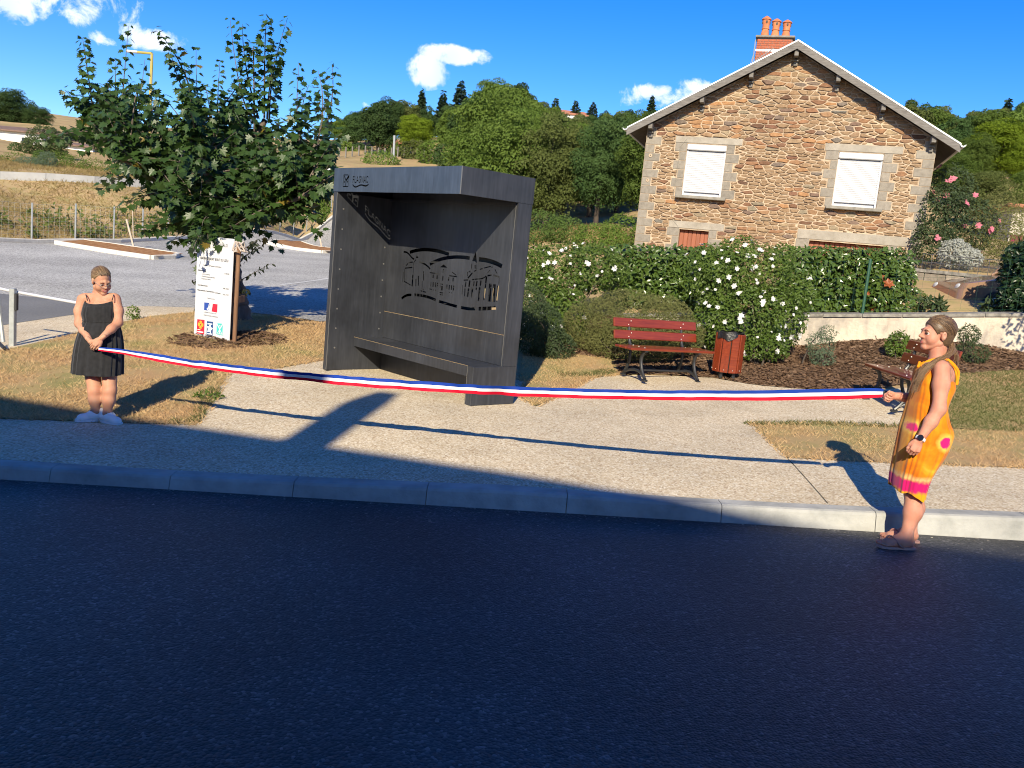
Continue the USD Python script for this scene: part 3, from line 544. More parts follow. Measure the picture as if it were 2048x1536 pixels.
def stone_mesh(q, depth, r, back=.012):
    xy = np.array(q.exterior.coords)[:-1]
    # roughen the outline
    mid = (xy + np.roll(xy, -1, 0)) / 2; seg = np.linalg.norm(np.roll(xy, -1, 0) - xy, axis=1); pts = []
    for a, m, s in zip(xy, mid, seg):
        pts.append(a + r.normal(0, .003, 2))
        if s > .09: pts.append(m + r.normal(0, .006, 2))
    xy = np.array(pts); c = xy.mean(0); k = len(xy)
    tilt = r.normal(0, .05, 2); d = depth + (xy - c) @ tilt
    inner = c + (xy - c) * r.uniform(.74, .86)
    d2 = depth * 1.15 + .008 + (inner - c) @ tilt + r.normal(0, .003, k)
    rings = [np.column_stack([xy, np.full(k, -back)]), np.column_stack([xy, d * .7]), np.column_stack([inner, d2])]
    m = loft(np.array(rings), close_bottom=False)
    # local (s, z, f) -> house (s, -f, z)
    v = np.array(m.vertices); m.vertices = np.column_stack([v[:, 0], -v[:, 2], v[:, 1]]); m.invert() if m.volume < 0 else None
    return m
wall_area = gable.buffer(-.015).difference(openings).difference(shapely.union_all(taken).buffer(.008))
wall_area = wall_area.intersection(sbox(-1, 1.9, 10, 9))
stones = rubble(wall_area)
stones.sort(key=lambda q: -q.area)
rs = np.random.default_rng(11)
for q in stones[:295]: hobj('stone', stone_mesh(q, rs.uniform(.004, .03), rs), M['stone'])
rest = [stone_mesh(q, rs.uniform(.002, .024), rs) for q in stones[295:]]
if rest: hobj('small_stones', cat(rest), M['stone'], kind='stuff')
# windows with roller shutters
for (x0, z0, x1, z1) in (w1, w2):
    w = obj('window', cat([box(x0, .10, z0, x0 + .055, .18, z1), box(x1 - .055, .10, z0, x1, .18, z1), box(x0 + .055, .12, z0, x1 - .055, .18, z0 + .07)]), M['shutter'], house)
    obj('shutter_box', moved(rbox(x1 - x0 - .004, .13, .15, .02), ((x0 + x1) / 2, .055, z1 - .077)), M['shutter'], w)
    obj('guide_rail', moved(rbox(.05, .05, z1 - z0 - .16, .006), (x0 + .027, .07, (z0 + z1 - .15) / 2)), M['shutter'], w)
    obj('guide_rail', moved(rbox(.05, .05, z1 - z0 - .16, .006), (x1 - .027, .07, (z0 + z1 - .15) / 2)), M['shutter'], w)
    zb = z0 + .15; n = 22; hs = (z1 - .16 - zb) / n
    for k in range(n):
        prof = np.array([(.074, 0), (.067, hs * .18), (.064, hs * .5), (.066, hs * .80), (.074, hs * .97), (.10, hs * .97), (.10, 0)])
        v = [[(x, y, zb + k * hs + z) for y, z in prof] for x in (x0 + .05, x1 - .05)]
        obj('shutter_slat', loft(np.array(v)), M['shutter'], w)
    obj('bottom_bar', moved(rbox(x1 - x0 - .1, .03, .045, .006), ((x0 + x1) / 2, .074, zb - .024)), M['shutter'], w)
    obj('lower_frame', box(x0 + .055, .115, z0 + .07, x1 - .055, .119, zb), M['shutter'], w)
    hobj('window_sill', moved(rbox(x1 - x0 + .26, .34, .075, .01), ((x0 + x1) / 2, -.02, z0 - .04)), M['sill'])
for nm, (x0, z0, x1, z1), n in (('cellar_door', door1, 7), ('garage_door', gar, 15)):
    d = obj(nm, box(x0, .17, z0, x1, .2, z1), M['door_paint'], house)
    for k in range(n):
        a, b = x0 + (x1 - x0) * k / n, x0 + (x1 - x0) * (k + 1) / n
        obj('board', moved(rbox(b - a - .012, .03, z1 - z0 - .02, .006), ((a + b) / 2, .155, (z0 + z1) / 2)), M['door_paint'], d)
# roof
OV, OE = .40, .45
def slope_slab(side, y0, y1, z_off, th, s0=0.0, s1=None):
    """slab along a roof slope, z_off below the roof top, from ridge distance s0 to s1 (horizontal)"""
    s1 = HW / 2 + OE if s1 is None else s1; sg = -1 if side == 'l' else 1; c = HW / 2
    zt = lambda s: 7.421 - SLOPE * s - z_off
    v = np.array([[(c + sg * s, y, zt(s) - d) for s, d in ((s0, 0), (s1, 0), (s1, th), (s0, th))] for y in (y0, y1)])
    m = loft(v); m.fix_normals(); return m
for sd in 'lr':
    r_ = hobj('roof_slope', slope_slab(sd, -OV + .02, HD + .3, .0, .05), M['tile_roof'])
    obj('flashing', slope_slab(sd, -OV - .012, -OV + .018, -.012, .035), M['zinc'], r_)
    obj('bargeboard', slope_slab(sd, -OV - .004, -OV + .028, .03, .165), M['grey_wood'], r_)
    obj('soffit', slope_slab(sd, -OV + .03, HD + .28, .055, .02), M['soffit'], r_)
for s in (.12, 1.32, 2.42, 3.4, 4.42, 5.5, 6.68):
    z = 7.421 - SLOPE * abs(s - 3.4) - (.24 if abs(s - 3.4) > .1 else .27)
    pl = hobj('purlin_end', moved(rbox(.10, OV - .06, .15, .01), (s, -OV / 2 + .03, z)), M['grey_wood'])
    obj('corbel', cat([moved(rbox(.12, .13, .035, .006), (s, -.07, z - .135)), moved(rbox(.09, .08, .10, .01), (s, -.04, z - .20))]), M['grey_wood'], pl)
gy = np.linspace(-OV - .05, HD, 3); ez = 7.421 - SLOPE * (HW / 2 + OE) - .02
def gutter(x, side):
    ang = np.linspace(math.pi, 2 * math.pi, 9); o = [(x + .06 * math.cos(a), ez + .06 * math.sin(a)) for a in ang]; i = [(x + .052 * math.cos(a), ez + .052 * math.sin(a)) for a in ang[::-1]]
    return loft(np.array([[(a, y, b) for a, b in o + i] for y in gy]))
hobj('gutter', gutter(HW + OE + .04, 1), M['zinc']); hobj('gutter', gutter(-OE - .04, 0), M['zinc'])
hobj('cable', tube([(w1[0] - .02, -.02, w1[3] + .12), (w1[0] - .17, -.02, w1[3] - .1), (w1[0] - .2, -.02, w1[1] - .3), (w1[0] - .17, -.02, door1[3] + .25), (door1[0] - .05, -.02, door1[3] + .06)], .006, 5), M['sill'])
hobj('vent_collar', cat([moved(trimesh.creation.annulus(.016, .045, .02, sections=12, transform=TF.rotation_matrix(math.pi / 2, [1, 0, 0])), (.16, -.02, z)) for z in (4.62, 4.0)]), M['mortar'])
# chimney on the ridge
c0 = at_depth(1516, 72, 26.2); c1 = at_depth(1586, 76, 25.9)
cw = np.linalg.norm((c1 - c0)[:2]); cc = (c0 + c1) / 2; loc = cc - np.array([HX, HY, 0]); cs, cy = loc @ he, -(loc @ hn); ctop = cc[2]
chim = obj('chimney', box(cs - cw / 2 + .01, cy - .01, 6.2, cs + cw / 2 - .01, cy + .46, ctop - .03), M['mortar_line'], house)
bk = []
zz = 6.6; k = 0
while zz < ctop - .11:
    off = (0, .11)[k % 2]; xx = cs - cw / 2 - off
    while xx < cs + cw / 2:
        a, b = max(xx, cs - cw / 2), min(xx + .21, cs + cw / 2)
        if b - a > .03: bk.append(moved(rbox(b - a, .1, .058, .004), ((a + b) / 2, cy + .03, zz + .03)))
        xx += .22
    for yy in (.13, .35): bk.append(moved(rbox(.08, .21, .058, .004), (cs - cw / 2 + .03, cy + yy, zz + .03))); bk.append(moved(rbox(.08, .21, .058, .004), (cs + cw / 2 - .03, cy + yy, zz + .03)))
    zz += .066; k += 1
obj('bricks', cat(bk), M['brick'], chim, kind='stuff')
obj('chimney_cap', moved(rbox(cw + .12, .62, .06, .012), (cs, cy + .22, ctop)), M['sill'], chim)
obj('band', cat([box(cs - cw / 2 - .025, cy - .027, ctop - .42, cs + cw / 2 + .02, cy - .02, ctop - .36)]), M['zinc'], chim)
for k, (h, x) in enumerate(((.62, -.34), (.55, -.03), (.52, .29))):
    prof = [(.0, .0), (.13, .0), (.125, .06), (.098, h * .36), (.10, h * .38), (.118, h * .385), (.118, h * .42), (.10, h * .43), (.105, h * .60), (.118, h * .80), (.145, h * .82), (.145, h * .85), (.09, h * .93), (.03, h), (0, h)]
    pm = trimesh.creation.revolve(np.array(prof), sections=20)
    pm.apply_translation((cs + x * cw / 1.05, cy + .22, ctop + .03))
    pp = obj('chimney_pot', pm, M['terracotta'], chim, smooth=35)
    hb = [moved(trimesh.creation.icosphere(2, .035), (0, 0, 0)) for _ in range(4)]
    for q, a in zip(hb, (0.2, 1.77, 3.34, 4.91)):
        q.apply_scale((.9, .9, 1.5)); q.apply_translation((cs + x * cw / 1.05 + .098 * math.cos(a - 1.6), cy + .22 + .098 * math.sin(a - 1.6), ctop + .03 + h * .70))
    obj('vent_hole', cat(hb), M['soffit'], pp, smooth=True)
ant = thing('tv_antenna', HP(cs, -cy + .05, 0), -HTH, label='white rake television aerial fixed to the brick chimney', cat='aerial')
M['ant'] = flat('aerial_metal', (.36, .36, .36), rough=.4, metallic=.4)
obj('mast', tube([(-cw / 2 - .06, .02, ctop - 1.3), (-cw / 2 - .05, .0, ctop - .1)], .018, 6), M['ant'], ant)
obj('boom', tube([(-cw / 2 + .02, -.28, ctop - .78), (cw * .02, -.28, ctop - .40)], .014, 6), M['ant'], ant)
for k in range(8):
    p = np.array([-cw / 2 + .04 + k * .055, -.28, ctop - .76 + k * .042]); obj('element', tube([p + [-.07, -.05, .10], p + [.07, .05, -.10]], .006, 5), M['ant'], ant)
obj('dish_cable', tube([(-cw / 2 - .06, 0, ctop - .55), (-cw / 2 - .13, 0, ctop - .9), (-cw / 2 - .15, 0, ctop - 1.2), (-cw / 2 - .09, -.0, ctop - 1.42)], .011, 6), M['ant'], ant)
# ------------------------------------------------------------------ rendered house across the street: it shades the road
G1 = hit(60, 803); G2 = hit(1300, 992)
dirg = (G2 - G1)[:2] / np.linalg.norm((G2 - G1)[:2]); RD = 13.5                    # ridge lies this far behind the shadow
tpar = RD / np.linalg.norm(SUN_TRAVEL[:2])
R1 = G1 - SUN_TRAVEL * tpar; R2 = G2 - SUN_TRAVEL * tpar
M['render_wall'] = mat('pale_render', [(.3, (.42, .38, .31)), (.7, (.54, .49, .41))], scale=4, rough=.95, bump=.2)
rdir = (R2 - R1) / np.linalg.norm((R2 - R1)[:2]); nb = np.array([rdir[1], -rdir[0], 0]); nb = nb / np.linalg.norm(nb)
A0 = R1 - rdir * 9.0; B0 = R2 + rdir * 2.9
opp = thing('rendered_house', (0, 0, 0), label='pale rendered house across the street whose roof edge shades the asphalt', cat='house')
def oo(p, k, z): return np.array([p[0] + nb[0] * k, p[1] + nb[1] * k, z])
eh2 = 1.9
def gab(p):
    zr = p[2]; return [oo(p, -3.2, -1.5), oo(p, 3.2, -1.5), oo(p, 3.2, zr - eh2), oo(p, 0, zr - .12), oo(p, -3.2, zr - eh2)]
obj('wall', loft(np.array([gab(A0 + rdir * .3), gab(B0 - rdir * .3)])), M['render_wall'], opp)
for sg in (-1, 1):
    rr = np.array([[oo(p, 0, p[2]), oo(p, sg * 3.6, p[2] - eh2 * 3.6 / 3.2), oo(p, sg * 3.6, p[2] - eh2 * 3.6 / 3.2 - .14), oo(p, 0, p[2] - .14)] for p in (A0, B0)])
    m = loft(rr); m.fix_normals(); obj('roof_slope', m, M['tile_roof'], opp)
# its chimney, from the shadow's outline
ca, cb, ct = hit(622, 880), hit(663, 886), hit(745, 783)
def back(p, q=None):
    t = ((p - R1)[:2] @ nb[:2]) / (SUN_TRAVEL[:2] @ nb[:2]); return p - SUN_TRAVEL * t
ka, kb, kt = back(hit(588, 872)), back(hit(662, 888)), back(hit(748, 784))
kl = back(hit(664, 797))
xa = (ka - R1) @ rdir / (rdir @ rdir); xb = (kb - R1) @ rdir / (rdir @ rdir); zr = kt[2]
pa, pb = R1 + rdir * xa, R1 + rdir * xb
ring = lambda z: [oo(pa, -.16, z), oo(pb, -.16, z), oo(pb, .16, z), oo(pa, .16, z)]
m = loft(np.array([ring(pa[2] - 1.2), ring(kl[2]), [oo(pa + rdir * .12, -.14, zr - .05), oo(pb - rdir * .03, -.14, zr - .05), oo(pb - rdir * .03, .14, zr - .05), oo(pa + rdir * .12, .14, zr - .05)]])); m.fix_normals()
obj('chimney', m, M['render_wall'], opp)
# ------------------------------------------------------------------ benches, bin
M['red_wood'] = mat('red_brown_varnish', [(.3, (.13, .020, .008)), (.55, (.185, .030, .010)), (.8, (.23, .045, .015))], scale=5, detail=6, squash=(1, 9, 9), coord='object', rough=.28, bump=.06, coat=.3)
M['cast_iron'] = mat('black_cast_iron', [(.3, (.016, .017, .018)), (.7, (.03, .031, .033))], scale=20, rough=.38, bump=.08, coord='object')
M['bolt'] = flat('steel_bolt', (.55, .54, .5), rough=.35, metallic=.7)
def bench(name, loc, rz, **kw):
    b = thing(name, loc, rz, **kw); L = 1.42
    for k, y in enumerate((-.205, -.06, .085)): obj('seat_slat', rbox(L, .132, .034, .008, (0, y, .432)), M['red_wood'], b)
    a = math.radians(14)
    for k, (z, y) in enumerate(((.58, .205), (.745, .247))):
        m = rbox(L, .032, .125, .008); m.apply_transform(TF.rotation_matrix(-a, [1, 0, 0])); m.apply_translation((0, y, z)); obj('back_slat', m, M['red_wood'], b)
    bo = []
    for x in (-.45, .45):
        for z, y in ((.58, .205), (.745, .247)):
            for q in (-.02, .022): bo.append(moved(trimesh.creation.icosphere(1, .009), (x + q, y - .018 + q * .25, z + q * 1.2)))
        for y in (-.205, -.06, .085): bo.append(moved(trimesh.creation.icosphere(1, .009), (x, y, .449)))
    obj('bolts', cat(bo), M['bolt'], b)
    for x in (-.45, .45):
        def arc(pts, r0, r1, n=14):
            p = curve(pts, n); return tube(np.column_stack([np.full(n, x), p]), np.linspace(r0, r1, n), 8)
        f = obj('leg_frame', cat([arc([(-.21, .41), (-.15, .30), (-.20, .13), (-.285, .03)], .026, .022), arc([(.16, .42), (.13, .30), (.18, .13), (.25, .03)], .024, .022), arc([(-.27, .045), (-.12, .115), (.05, .115), (.235, .045)], .02, .02),
            box(x - .022, -.26, .395, x + .022, .17, .415), arc([(.12, .41), (.19, .50), (.225, .62), (.27, .80)], .024, .018)]), M['cast_iron'], b, smooth=40)
        for y in (-.285, .25): obj('foot', rbox(.06, .085, .03, .01, (x, y, .014)), M['cast_iron'], f)
    obj('tie_bar', tube([(-.45, -.0, .115), (.45, -.0, .115)], .014, 6), M['cast_iron'], b)
    return b
b1 = bench('bench', (2.065, 12.265, H1(2.065, 12.265) + .012), math.radians(26.6), label='red brown slatted bench with black iron legs beside the litter bin', cat='bench', group='slatted park benches')
b2 = dup(b1, (4.83, 10.72, H1(4.83, 10.74) + .012), math.radians(-91), label='red brown slatted bench half hidden behind the girl in orange', cat='bench', group='slatted park benches')
bx_, by_ = 3.07, 12.62
binn = thing('litter_bin', (bx_, by_, H1(bx_, by_) + .012), math.radians(12), label='red brown slatted litter bin with a black bag over its rim', cat='litter bin')
NS = 10
for k in range(NS):
    a = 2 * math.pi * k / NS; m = rbox(.113, .022, .56, .006); m.apply_translation((0, -.195, .37)); m.apply_transform(TF.rotation_matrix(a, [0, 0, 1])); obj('slat', m, M['red_wood'], binn)
obj('liner', moved(trimesh.creation.cylinder(.175, .54, sections=20), (0, 0, .36)), M['cast_iron'], binn)
for a in (.6, 2.2, 3.7, 5.2): obj('foot', rbox(.05, .05, .10, .008, (.13 * math.cos(a), .13 * math.sin(a), .05)), M['cast_iron'], binn)
obj('bolts', cat([moved(trimesh.creation.icosphere(1, .008), (.208 * math.sin(2 * math.pi * k / NS), -.208 * math.cos(2 * math.pi * k / NS), .13)) for k in range(NS)]), M['bolt'], binn)
M['bag'] = mat('black_plastic_bag', [(.3, (.008, .008, .009)), (.7, (.02, .02, .022))], scale=14, rough=.3, bump=.6, bscale=18, coord='object')
ang = np.linspace(0, 2 * np.pi, 48, endpoint=False); rr_ = np.random.default_rng(4)
wob = lambda s: 1 + .03 * np.sin(ang * 5 + s) + .025 * np.sin(ang * 11 + 2 * s)
_bw = np.exp(-((ang - 3.95) / .95) ** 4); drop = -.02 + .105 * _bw + .012 * np.sin(ang * 6 + 1) * _bw
rings = []
for r, dz, w in ((.14, -.06, 0), (.165, -.01, 0), (.185, .012, .2), (.20 + .022 * _bw, .008 + .012 * _bw, .3), (.17 + .06 * _bw, -.5, .8)):
    z = .65 + (-drop if np.ndim(dz) == 0 and dz <= -.4 else dz); rings.append(np.column_stack([r * wob(w * 4) * np.cos(ang), r * wob(w * 4) * np.sin(ang), np.broadcast_to(z + .01 * np.sin(ang * 7 + w * 9), ang.shape)]))
obj('bag', loft(np.array(rings), False, True), M['bag'], binn, smooth=50)
# ------------------------------------------------------------------ project sign
pr, pl = hit(459, 686), hit(388, 670)
sgx = pr - pl; sgw = np.linalg.norm(sgx[:2]); sga = math.atan2(sgx[1], sgx[0]); gz = min(pr[2], pl[2]) - .02
SGH = 206 / 1750 * 12.36 + .02
sign = thing('project_sign', (pl[0], pl[1], gz), sga, label='tall white building project sign with logos in front of the tree', cat='sign')
M['board'] = flat('white_board', (.55, .56, .59), rough=.45, coord='object', scale=2)
M['ink'] = flat('grey_ink', (.05, .05, .06), rough=.6); M['ink2'] = flat('pale_grey_ink', (.16, .16, .18), rough=.6)
M['blue_ink'] = flat('blue_ink', (.02, .06, .30), rough=.5); M['red_ink'] = flat('red_ink', (.70, .012, .035), rough=.5); M['gold_ink'] = flat('gold_ink', (.80, .36, .03), rough=.5); M['teal_ink'] = flat('teal_ink', (.05, .46, .45), rough=.5); M['white_ink'] = flat('white_ink', (.80, .80, .80), rough=.5); M['navy_ink'] = flat('navy_ink', (.015, .06, .20), rough=.5)
obj('panel', rbox(sgw, .012, SGH, .003, (sgw / 2, 0, SGH / 2)), M['board'], sign)
def sg(px, py):  # crop pixels of the sign to board coordinates (x right, z up)
    tl, tr, br_, bl = np.array([92, 25.]), np.array([547, 62.]), np.array([528, 1445.]), np.array([58, 1330.])
    # inverse bilinear
    u = v = .5
    for _ in range(30):
        p = (1 - v) * ((1 - u) * tl + u * tr) + v * ((1 - u) * bl + u * br_); e = np.array([px, py]) - p
        du = (1 - v) * (tr - tl) + v * (br_ - bl); dv = (1 - u) * (bl - tl) + u * (br_ - tr)
        s_ = np.linalg.solve(np.column_stack([du, dv]), e); u += s_[0]; v += s_[1]
    return np.array([u * sgw, (1 - v) * SGH])
def printed(poly, m, nm, y=-.0072, th=.0012, parent=None):
    return obj(nm, xf(extrude(poly, th), (0, y, 0), (1, 0, 0), (0, 0, 1), (0, -1, 0)), m, parent or sign)
def line(txt, a, b, m, hmax=.03, bold=False):
    (x0, z0), (x1, z1) = sg(*a), sg(*b); g = text_poly(txt, .1, True); q = g.bounds; w = x1 - x0
    sx = w / (q[2] - q[0]); sy = min(hmax / .1, sx * 1.25)
    g = affinity.translate(affinity.scale(g, sx, sy, origin=(q[0], q[1])), x0 - q[0], z0 - q[1]); printed(g, m, 'lettering')
line('TRAVAUX', (330, 160), (475, 160), M['ink2'], .045)
line('AMENAGEMENT BOUT DU LIEU', (128, 322), (484, 360), M['ink'], .042)
line('Commune de Flagnac et partenaires', (170, 412), (400, 452), M['ink2'], .018)
line('Maitrise d oeuvre', (104, 470), (208, 487), M['ink'], .02); line('1 250 000', (442, 518), (502, 530), M['ink'], .016)
line('Lot voirie', (158, 520), (258, 545), M['ink2'], .018); line('Amenagements', (152, 553), (322, 590), M['ink2'], .018); line('Espaces verts', (150, 582), (268, 610), M['ink2'], .018)
line('Cout des travaux', (104, 658), (232, 680), M['ink'], .02); line('48 186', (428, 710), (500, 722), M['ink'], .018)
line('Financement et subventions', (98, 722), (322, 775), M['ink'], .02); line('Etat', (336, 768), (400, 786), M['ink'], .018); line('20 727', (428, 790), (502, 804), M['ink'], .018)
line('financeurs', (232, 832), (326, 858), M['ink2'], .016)
def quad(a, b, c, d): return Polygon([sg(*a), sg(*b), sg(*c), sg(*d)])
blue = quad((193, 878), (265, 888), (255, 990), (193, 975)).difference(Point(*sg(262, 950)).buffer(.028)).difference(LineString([sg(262, 886), sg(250, 930)]).buffer(.006))
printed(blue, M['blue_ink'], 'emblem_blue'); printed(quad((305, 900), (365, 908), (362, 1015), (292, 1000)), M['red_ink'], 'emblem_red')
printed(shapely.union_all([Point(*sg(238, 960)).buffer(.012), LineString([sg(236, 972), sg(262, 988)]).buffer(.006)]), M['white_ink'], 'emblem_profile', y=-.0092)
line('LIBERTE EGALITE', (190, 1008), (355, 1042), M['ink2'], .014); line('PREFECTURE DE REGION', (188, 1048), (372, 1085), M['ink2'], .016)
r_ = printed(quad((105, 1090), (202, 1106), (200, 1295), (100, 1272)), M['red_ink'], 'logo_red')
c_ = sg(152, 1165); cross = shapely.union_all([Polygon([(c_[0] + a * math.cos(t) - b * math.sin(t), c_[1] + a * math.sin(t) + b * math.cos(t)) for a, b in ((0, -.012), (.05, -.028), (.058, 0), (.05, .028), (0, .012))]) for t in (0, math.pi / 2, math.pi, -math.pi / 2)]).difference(Point(*c_).buffer(.014))
printed(cross, M['gold_ink'], 'logo_cross', y=-.0092)
printed(quad((112, 1222), (150, 1228), (150, 1236), (112, 1230)), M['white_ink'], 'logo_bar', y=-.0092); printed(quad((112, 1245), (188, 1260), (188, 1275), (112, 1258)), M['white_ink'], 'logo_bar', y=-.0092)
printed(quad((235, 1122), (314, 1136), (312, 1322), (233, 1306)), M['navy_ink'], 'logo_blue')
c_ = sg(273, 1225); star = Polygon([(c_[0] + r * .075 * math.sin(t) * .85, c_[1] + r * .075 * math.cos(t)) for t, r in [(k * math.pi / 5 + .15, (1, .52)[k % 2]) for k in range(10)]])
printed(star, M['white_ink'], 'logo_star', y=-.0092); printed(quad((243, 1150), (306, 1160), (306, 1172), (243, 1163)), M['white_ink'], 'logo_bar', y=-.0092); printed(quad((243, 1280), (306, 1292), (306, 1303), (243, 1292)), M['white_ink'], 'logo_bar', y=-.0092)
ty = shapely.union_all([quad((362, 1155), (440, 1165), (440, 1300), (362, 1285))]).difference(LineString([sg(362, 1160), sg(402, 1235), sg(440, 1168)]).buffer(.009)).difference(LineString([sg(402, 1235), sg(402, 1290)]).buffer(.01)).difference(Point(*sg(402, 1190)).buffer(.012)).difference(LineString([sg(372, 1290), sg(402, 1240), sg(432, 1300)]).buffer(.006))
printed(ty, M['teal_ink'], 'logo_teal'); line('Flagnac', (355, 1308), (455, 1328), M['teal_ink'], .02)
M['stake_wood'] = mat('brown_stake_wood', [(.3, (.13, .065, .032)), (.7, (.24, .13, .07))], scale=4, detail=6, squash=(8, 8, .8), coord='object', rough=.85, bump=.2)
for k, (u, v, d, h) in enumerate(((468.5, 690, 12.3, 1.36), (462, 660, 12.9, 1.2))):
    p = at_depth(u, v, d); p[2] = H1(p[0], p[1]); st = thing('wooden_stake', p, .3 * k, label=('round brown wooden stake at the right edge of the white sign', 'second brown stake behind the white sign')[k], cat='stake', group='stakes of the sapling')
    obj('post', tube([(0, 0, -.15), (0, 0, h)], .030, 10), M['stake_wood'], st, smooth=40)
    if k == 0:
        obj('cross_slat', rbox(.05, .34, .09, .004, (-.02, .2, .62)), M['stake_wood'], st)
        nn = [tube(curve([(0, 0, h - .02), (.06 * math.cos(a), .06 * math.sin(a), h + .07 * math.sin(3 * a)), (.02 + .1 * math.cos(a + .8), .1 * math.sin(a + .8), h - .06)], 8), .012, 5) for a in np.linspace(0, 6, 12)]
        M['straw'] = mat('pale_tie_cloth', [(.3, (.36, .29, .24)), (.7, (.55, .48, .42))], scale=12, rough=.95)
        obj('tie', cat(nn), M['straw'], st)
# ------------------------------------------------------------------ garden wall with green mesh fence
def wall_top(x): return 1.27 + (x - 4.88) * .111
def wall_at(x, k=0.0): y = WALL_A[1] + (x - WALL_A[0]) * _wd[1] / _wd[0]; return np.array([x - _wn[0] * 0 + _wn[0] * k, y + _wn[1] * k])
def plaster_mat():
    n = {'g': ('geometry', {}), 'mp': ('mapping', {'scale': (1, 1, .45)}), 't': ('noise_texture', {'scale': 3.2, 'detail': 9.0, 'roughness': .68, 'distortion': .3}), 'r': ('rgb_ramp', {'ramp': [(.28, (.30, .255, .21)), (.40, (.47, .41, .33)), (.55, (.57, .50, .40)), (.75, (.62, .51, .36))]}),
         'n2': ('noise_texture', {'scale': 1.05, 'detail': 5.0, 'roughness': .6}), 's': ('map_range', {'from_min': .57, 'from_max': .68, 'to_min': 0., 'to_max': .75, 'clamp': True}), 'mx': ('mix', {'color2': (.24, .22, .205)}), 'n3': ('noise_texture', {'scale': 22.0, 'detail': 7.0}), 'b': ('bump', {'strength': .6, 'distance': .02}), 'p': ('principled_bsdf', {'roughness': .93, 'specular_ior_level': .15})}
    l = [('g.position', 'mp.vector'), ('mp.vector', 't.vector'), ('t.fac', 'r.fac'), ('mp.vector', 'n2.vector'), ('n2.fac', 's.value'), ('s.result', 'mx.fac'), ('r.color', 'mx.color1'), ('mx.color', 'p.base_color'), ('g.position', 'n3.vector'), ('n3.fac', 'b.height'), ('b.normal', 'p.normal')]
    return usdkit.material(stage, '/World/Looks/cream_plaster', n, l, surface='p.BSDF')
M['plaster'] = plaster_mat()
M['coping'] = mat('mossy_coping', [(.3, (.10, .095, .085)), (.5, (.21, .195, .17)), (.75, (.34, .32, .28))], scale=9, detail=8, rough=.95, bump=.5)
gw = thing('garden_wall', label='low cream rendered garden wall with dark weathered coping under the mesh fence', cat='wall')
xs_ = np.linspace(0.2, 15.0, 60); r = []
for x in xs_:
    f, b = wall_at(x, 0), wall_at(x, .26); wv = .015 * math.sin(x * 2.1) + .01 * math.sin(x * 5.3)
    r.append([(*f, H1(*f) - .4), (f[0], f[1] - wv, wall_top(x) - .5), (*f, wall_top(x) - .05), (*b, wall_top(x) - .05), (*b, H1(*f) - .4)])
m = loft(np.array(r)); m.fix_normals(); obj('wall', m, M['plaster'], gw, smooth=30)
ce = np.arange(0.2, 15.0, .62)
for a, b in zip(ce[:-1], ce[1:]):
    r = []
    for x in (a + .004, b - .004):
        f, k = wall_at(x, -.035), wall_at(x, .30); z = wall_top(x) + rng.normal(0, .003); r.append([(*f, z - .05), (*f, z - .008), (f[0], f[1] + .01, z), (*k, z + .012), (*k, z - .05)])
    m = loft(np.array(r)); m.fix_normals(); obj('coping_slab', m, M['coping'], gw)
M['green_metal'] = flat('green_fence_paint', (.02, .075, .045), rough=.45)
mf = thing('mesh_fence', label='thin green wire mesh fence standing on the cream garden wall', cat='fence')
posts = [3.3, 5.80, 8.3, 10.8]
for x in posts:
    p = wall_at(x, .13); obj('post', tube([(*p, wall_top(x) - .1), (*p, wall_top(x) + .92)], .026, 8), M['green_metal'], mf)
ww = []
for k in (0, 2, 4, 6, 9):
    ww.append(tube([(*wall_at(x, .13), wall_top(x) + .05 + k * .092) for x in np.linspace(posts[0], 12.0, 24)], .0018, 3, cap=False))
for x in np.arange(posts[0], 12.0, .21): ww.append(tube([(*wall_at(x, .128), wall_top(x) + .04), (*wall_at(x, .128), wall_top(x) + .89)], .0014, 3, cap=False))
obj('wire_mesh', cat(ww), M['green_metal'], mf, kind='stuff')
# low ashlar wall of the neighbour and the parked car
M['black_trim0'] = flat('dark_railing', (.07, .07, .075), rough=.6)
M['ashlar'] = mat('grey_brown_ashlar', [(.25, (.15, .125, .10)), (.5, (.25, .215, .17)), (.8, (.32, .28, .23))], scale=8, detail=8, rough=.95, bump=.6, bscale=30, rand=.25, spec=.1)
na = at_depth(1826, 536, 19.6); nb_ = at_depth(1958, 549, 18.6); nd = (nb_ - na); nl = np.linalg.norm(nd[:2]); nang = math.atan2(nd[1], nd[0]); nl2 = nl * 2.4
nw = thing('ashlar_wall', (na[0], na[1], 0), nang, label='low grey brown stone wall right of the stone house behind the car', cat='wall')
ztop = lambda s: na[2] + nd[2] / nl * s
m = loft(np.array([[(s, 0, 1.3), (s, 0, ztop(s) - .07), (s, .3, ztop(s) - .07), (s, .3, 1.3)] for s in (0, nl2)])); m.fix_normals(); obj('core', m, M['ashlar'], nw)
for k in range(6):
    s = -.1 - .13 * (k % 2)
    while s < nl2:
        l_ = rng.uniform(.22, .5); a, b = max(s, 0), min(s + l_, nl2); z1_ = ztop((a + b) / 2) - .08 - k * .19
        if b - a > .06 and z1_ > 1.4: obj('stone', moved(rbox(b - a - .018, .05, .172, .01), ((a + b) / 2, -.008 + rng.normal(0, .004), z1_ - .09)), M['ashlar'], nw)
        s += l_
m = loft(np.array([[(s, -.05, ztop(s) - .07), (s, -.05, ztop(s)), (s, .35, ztop(s)), (s, .35, ztop(s) - .07)] for s in (-.05, nl2)])); m.fix_normals(); obj('coping', m, M['coping'], nw)
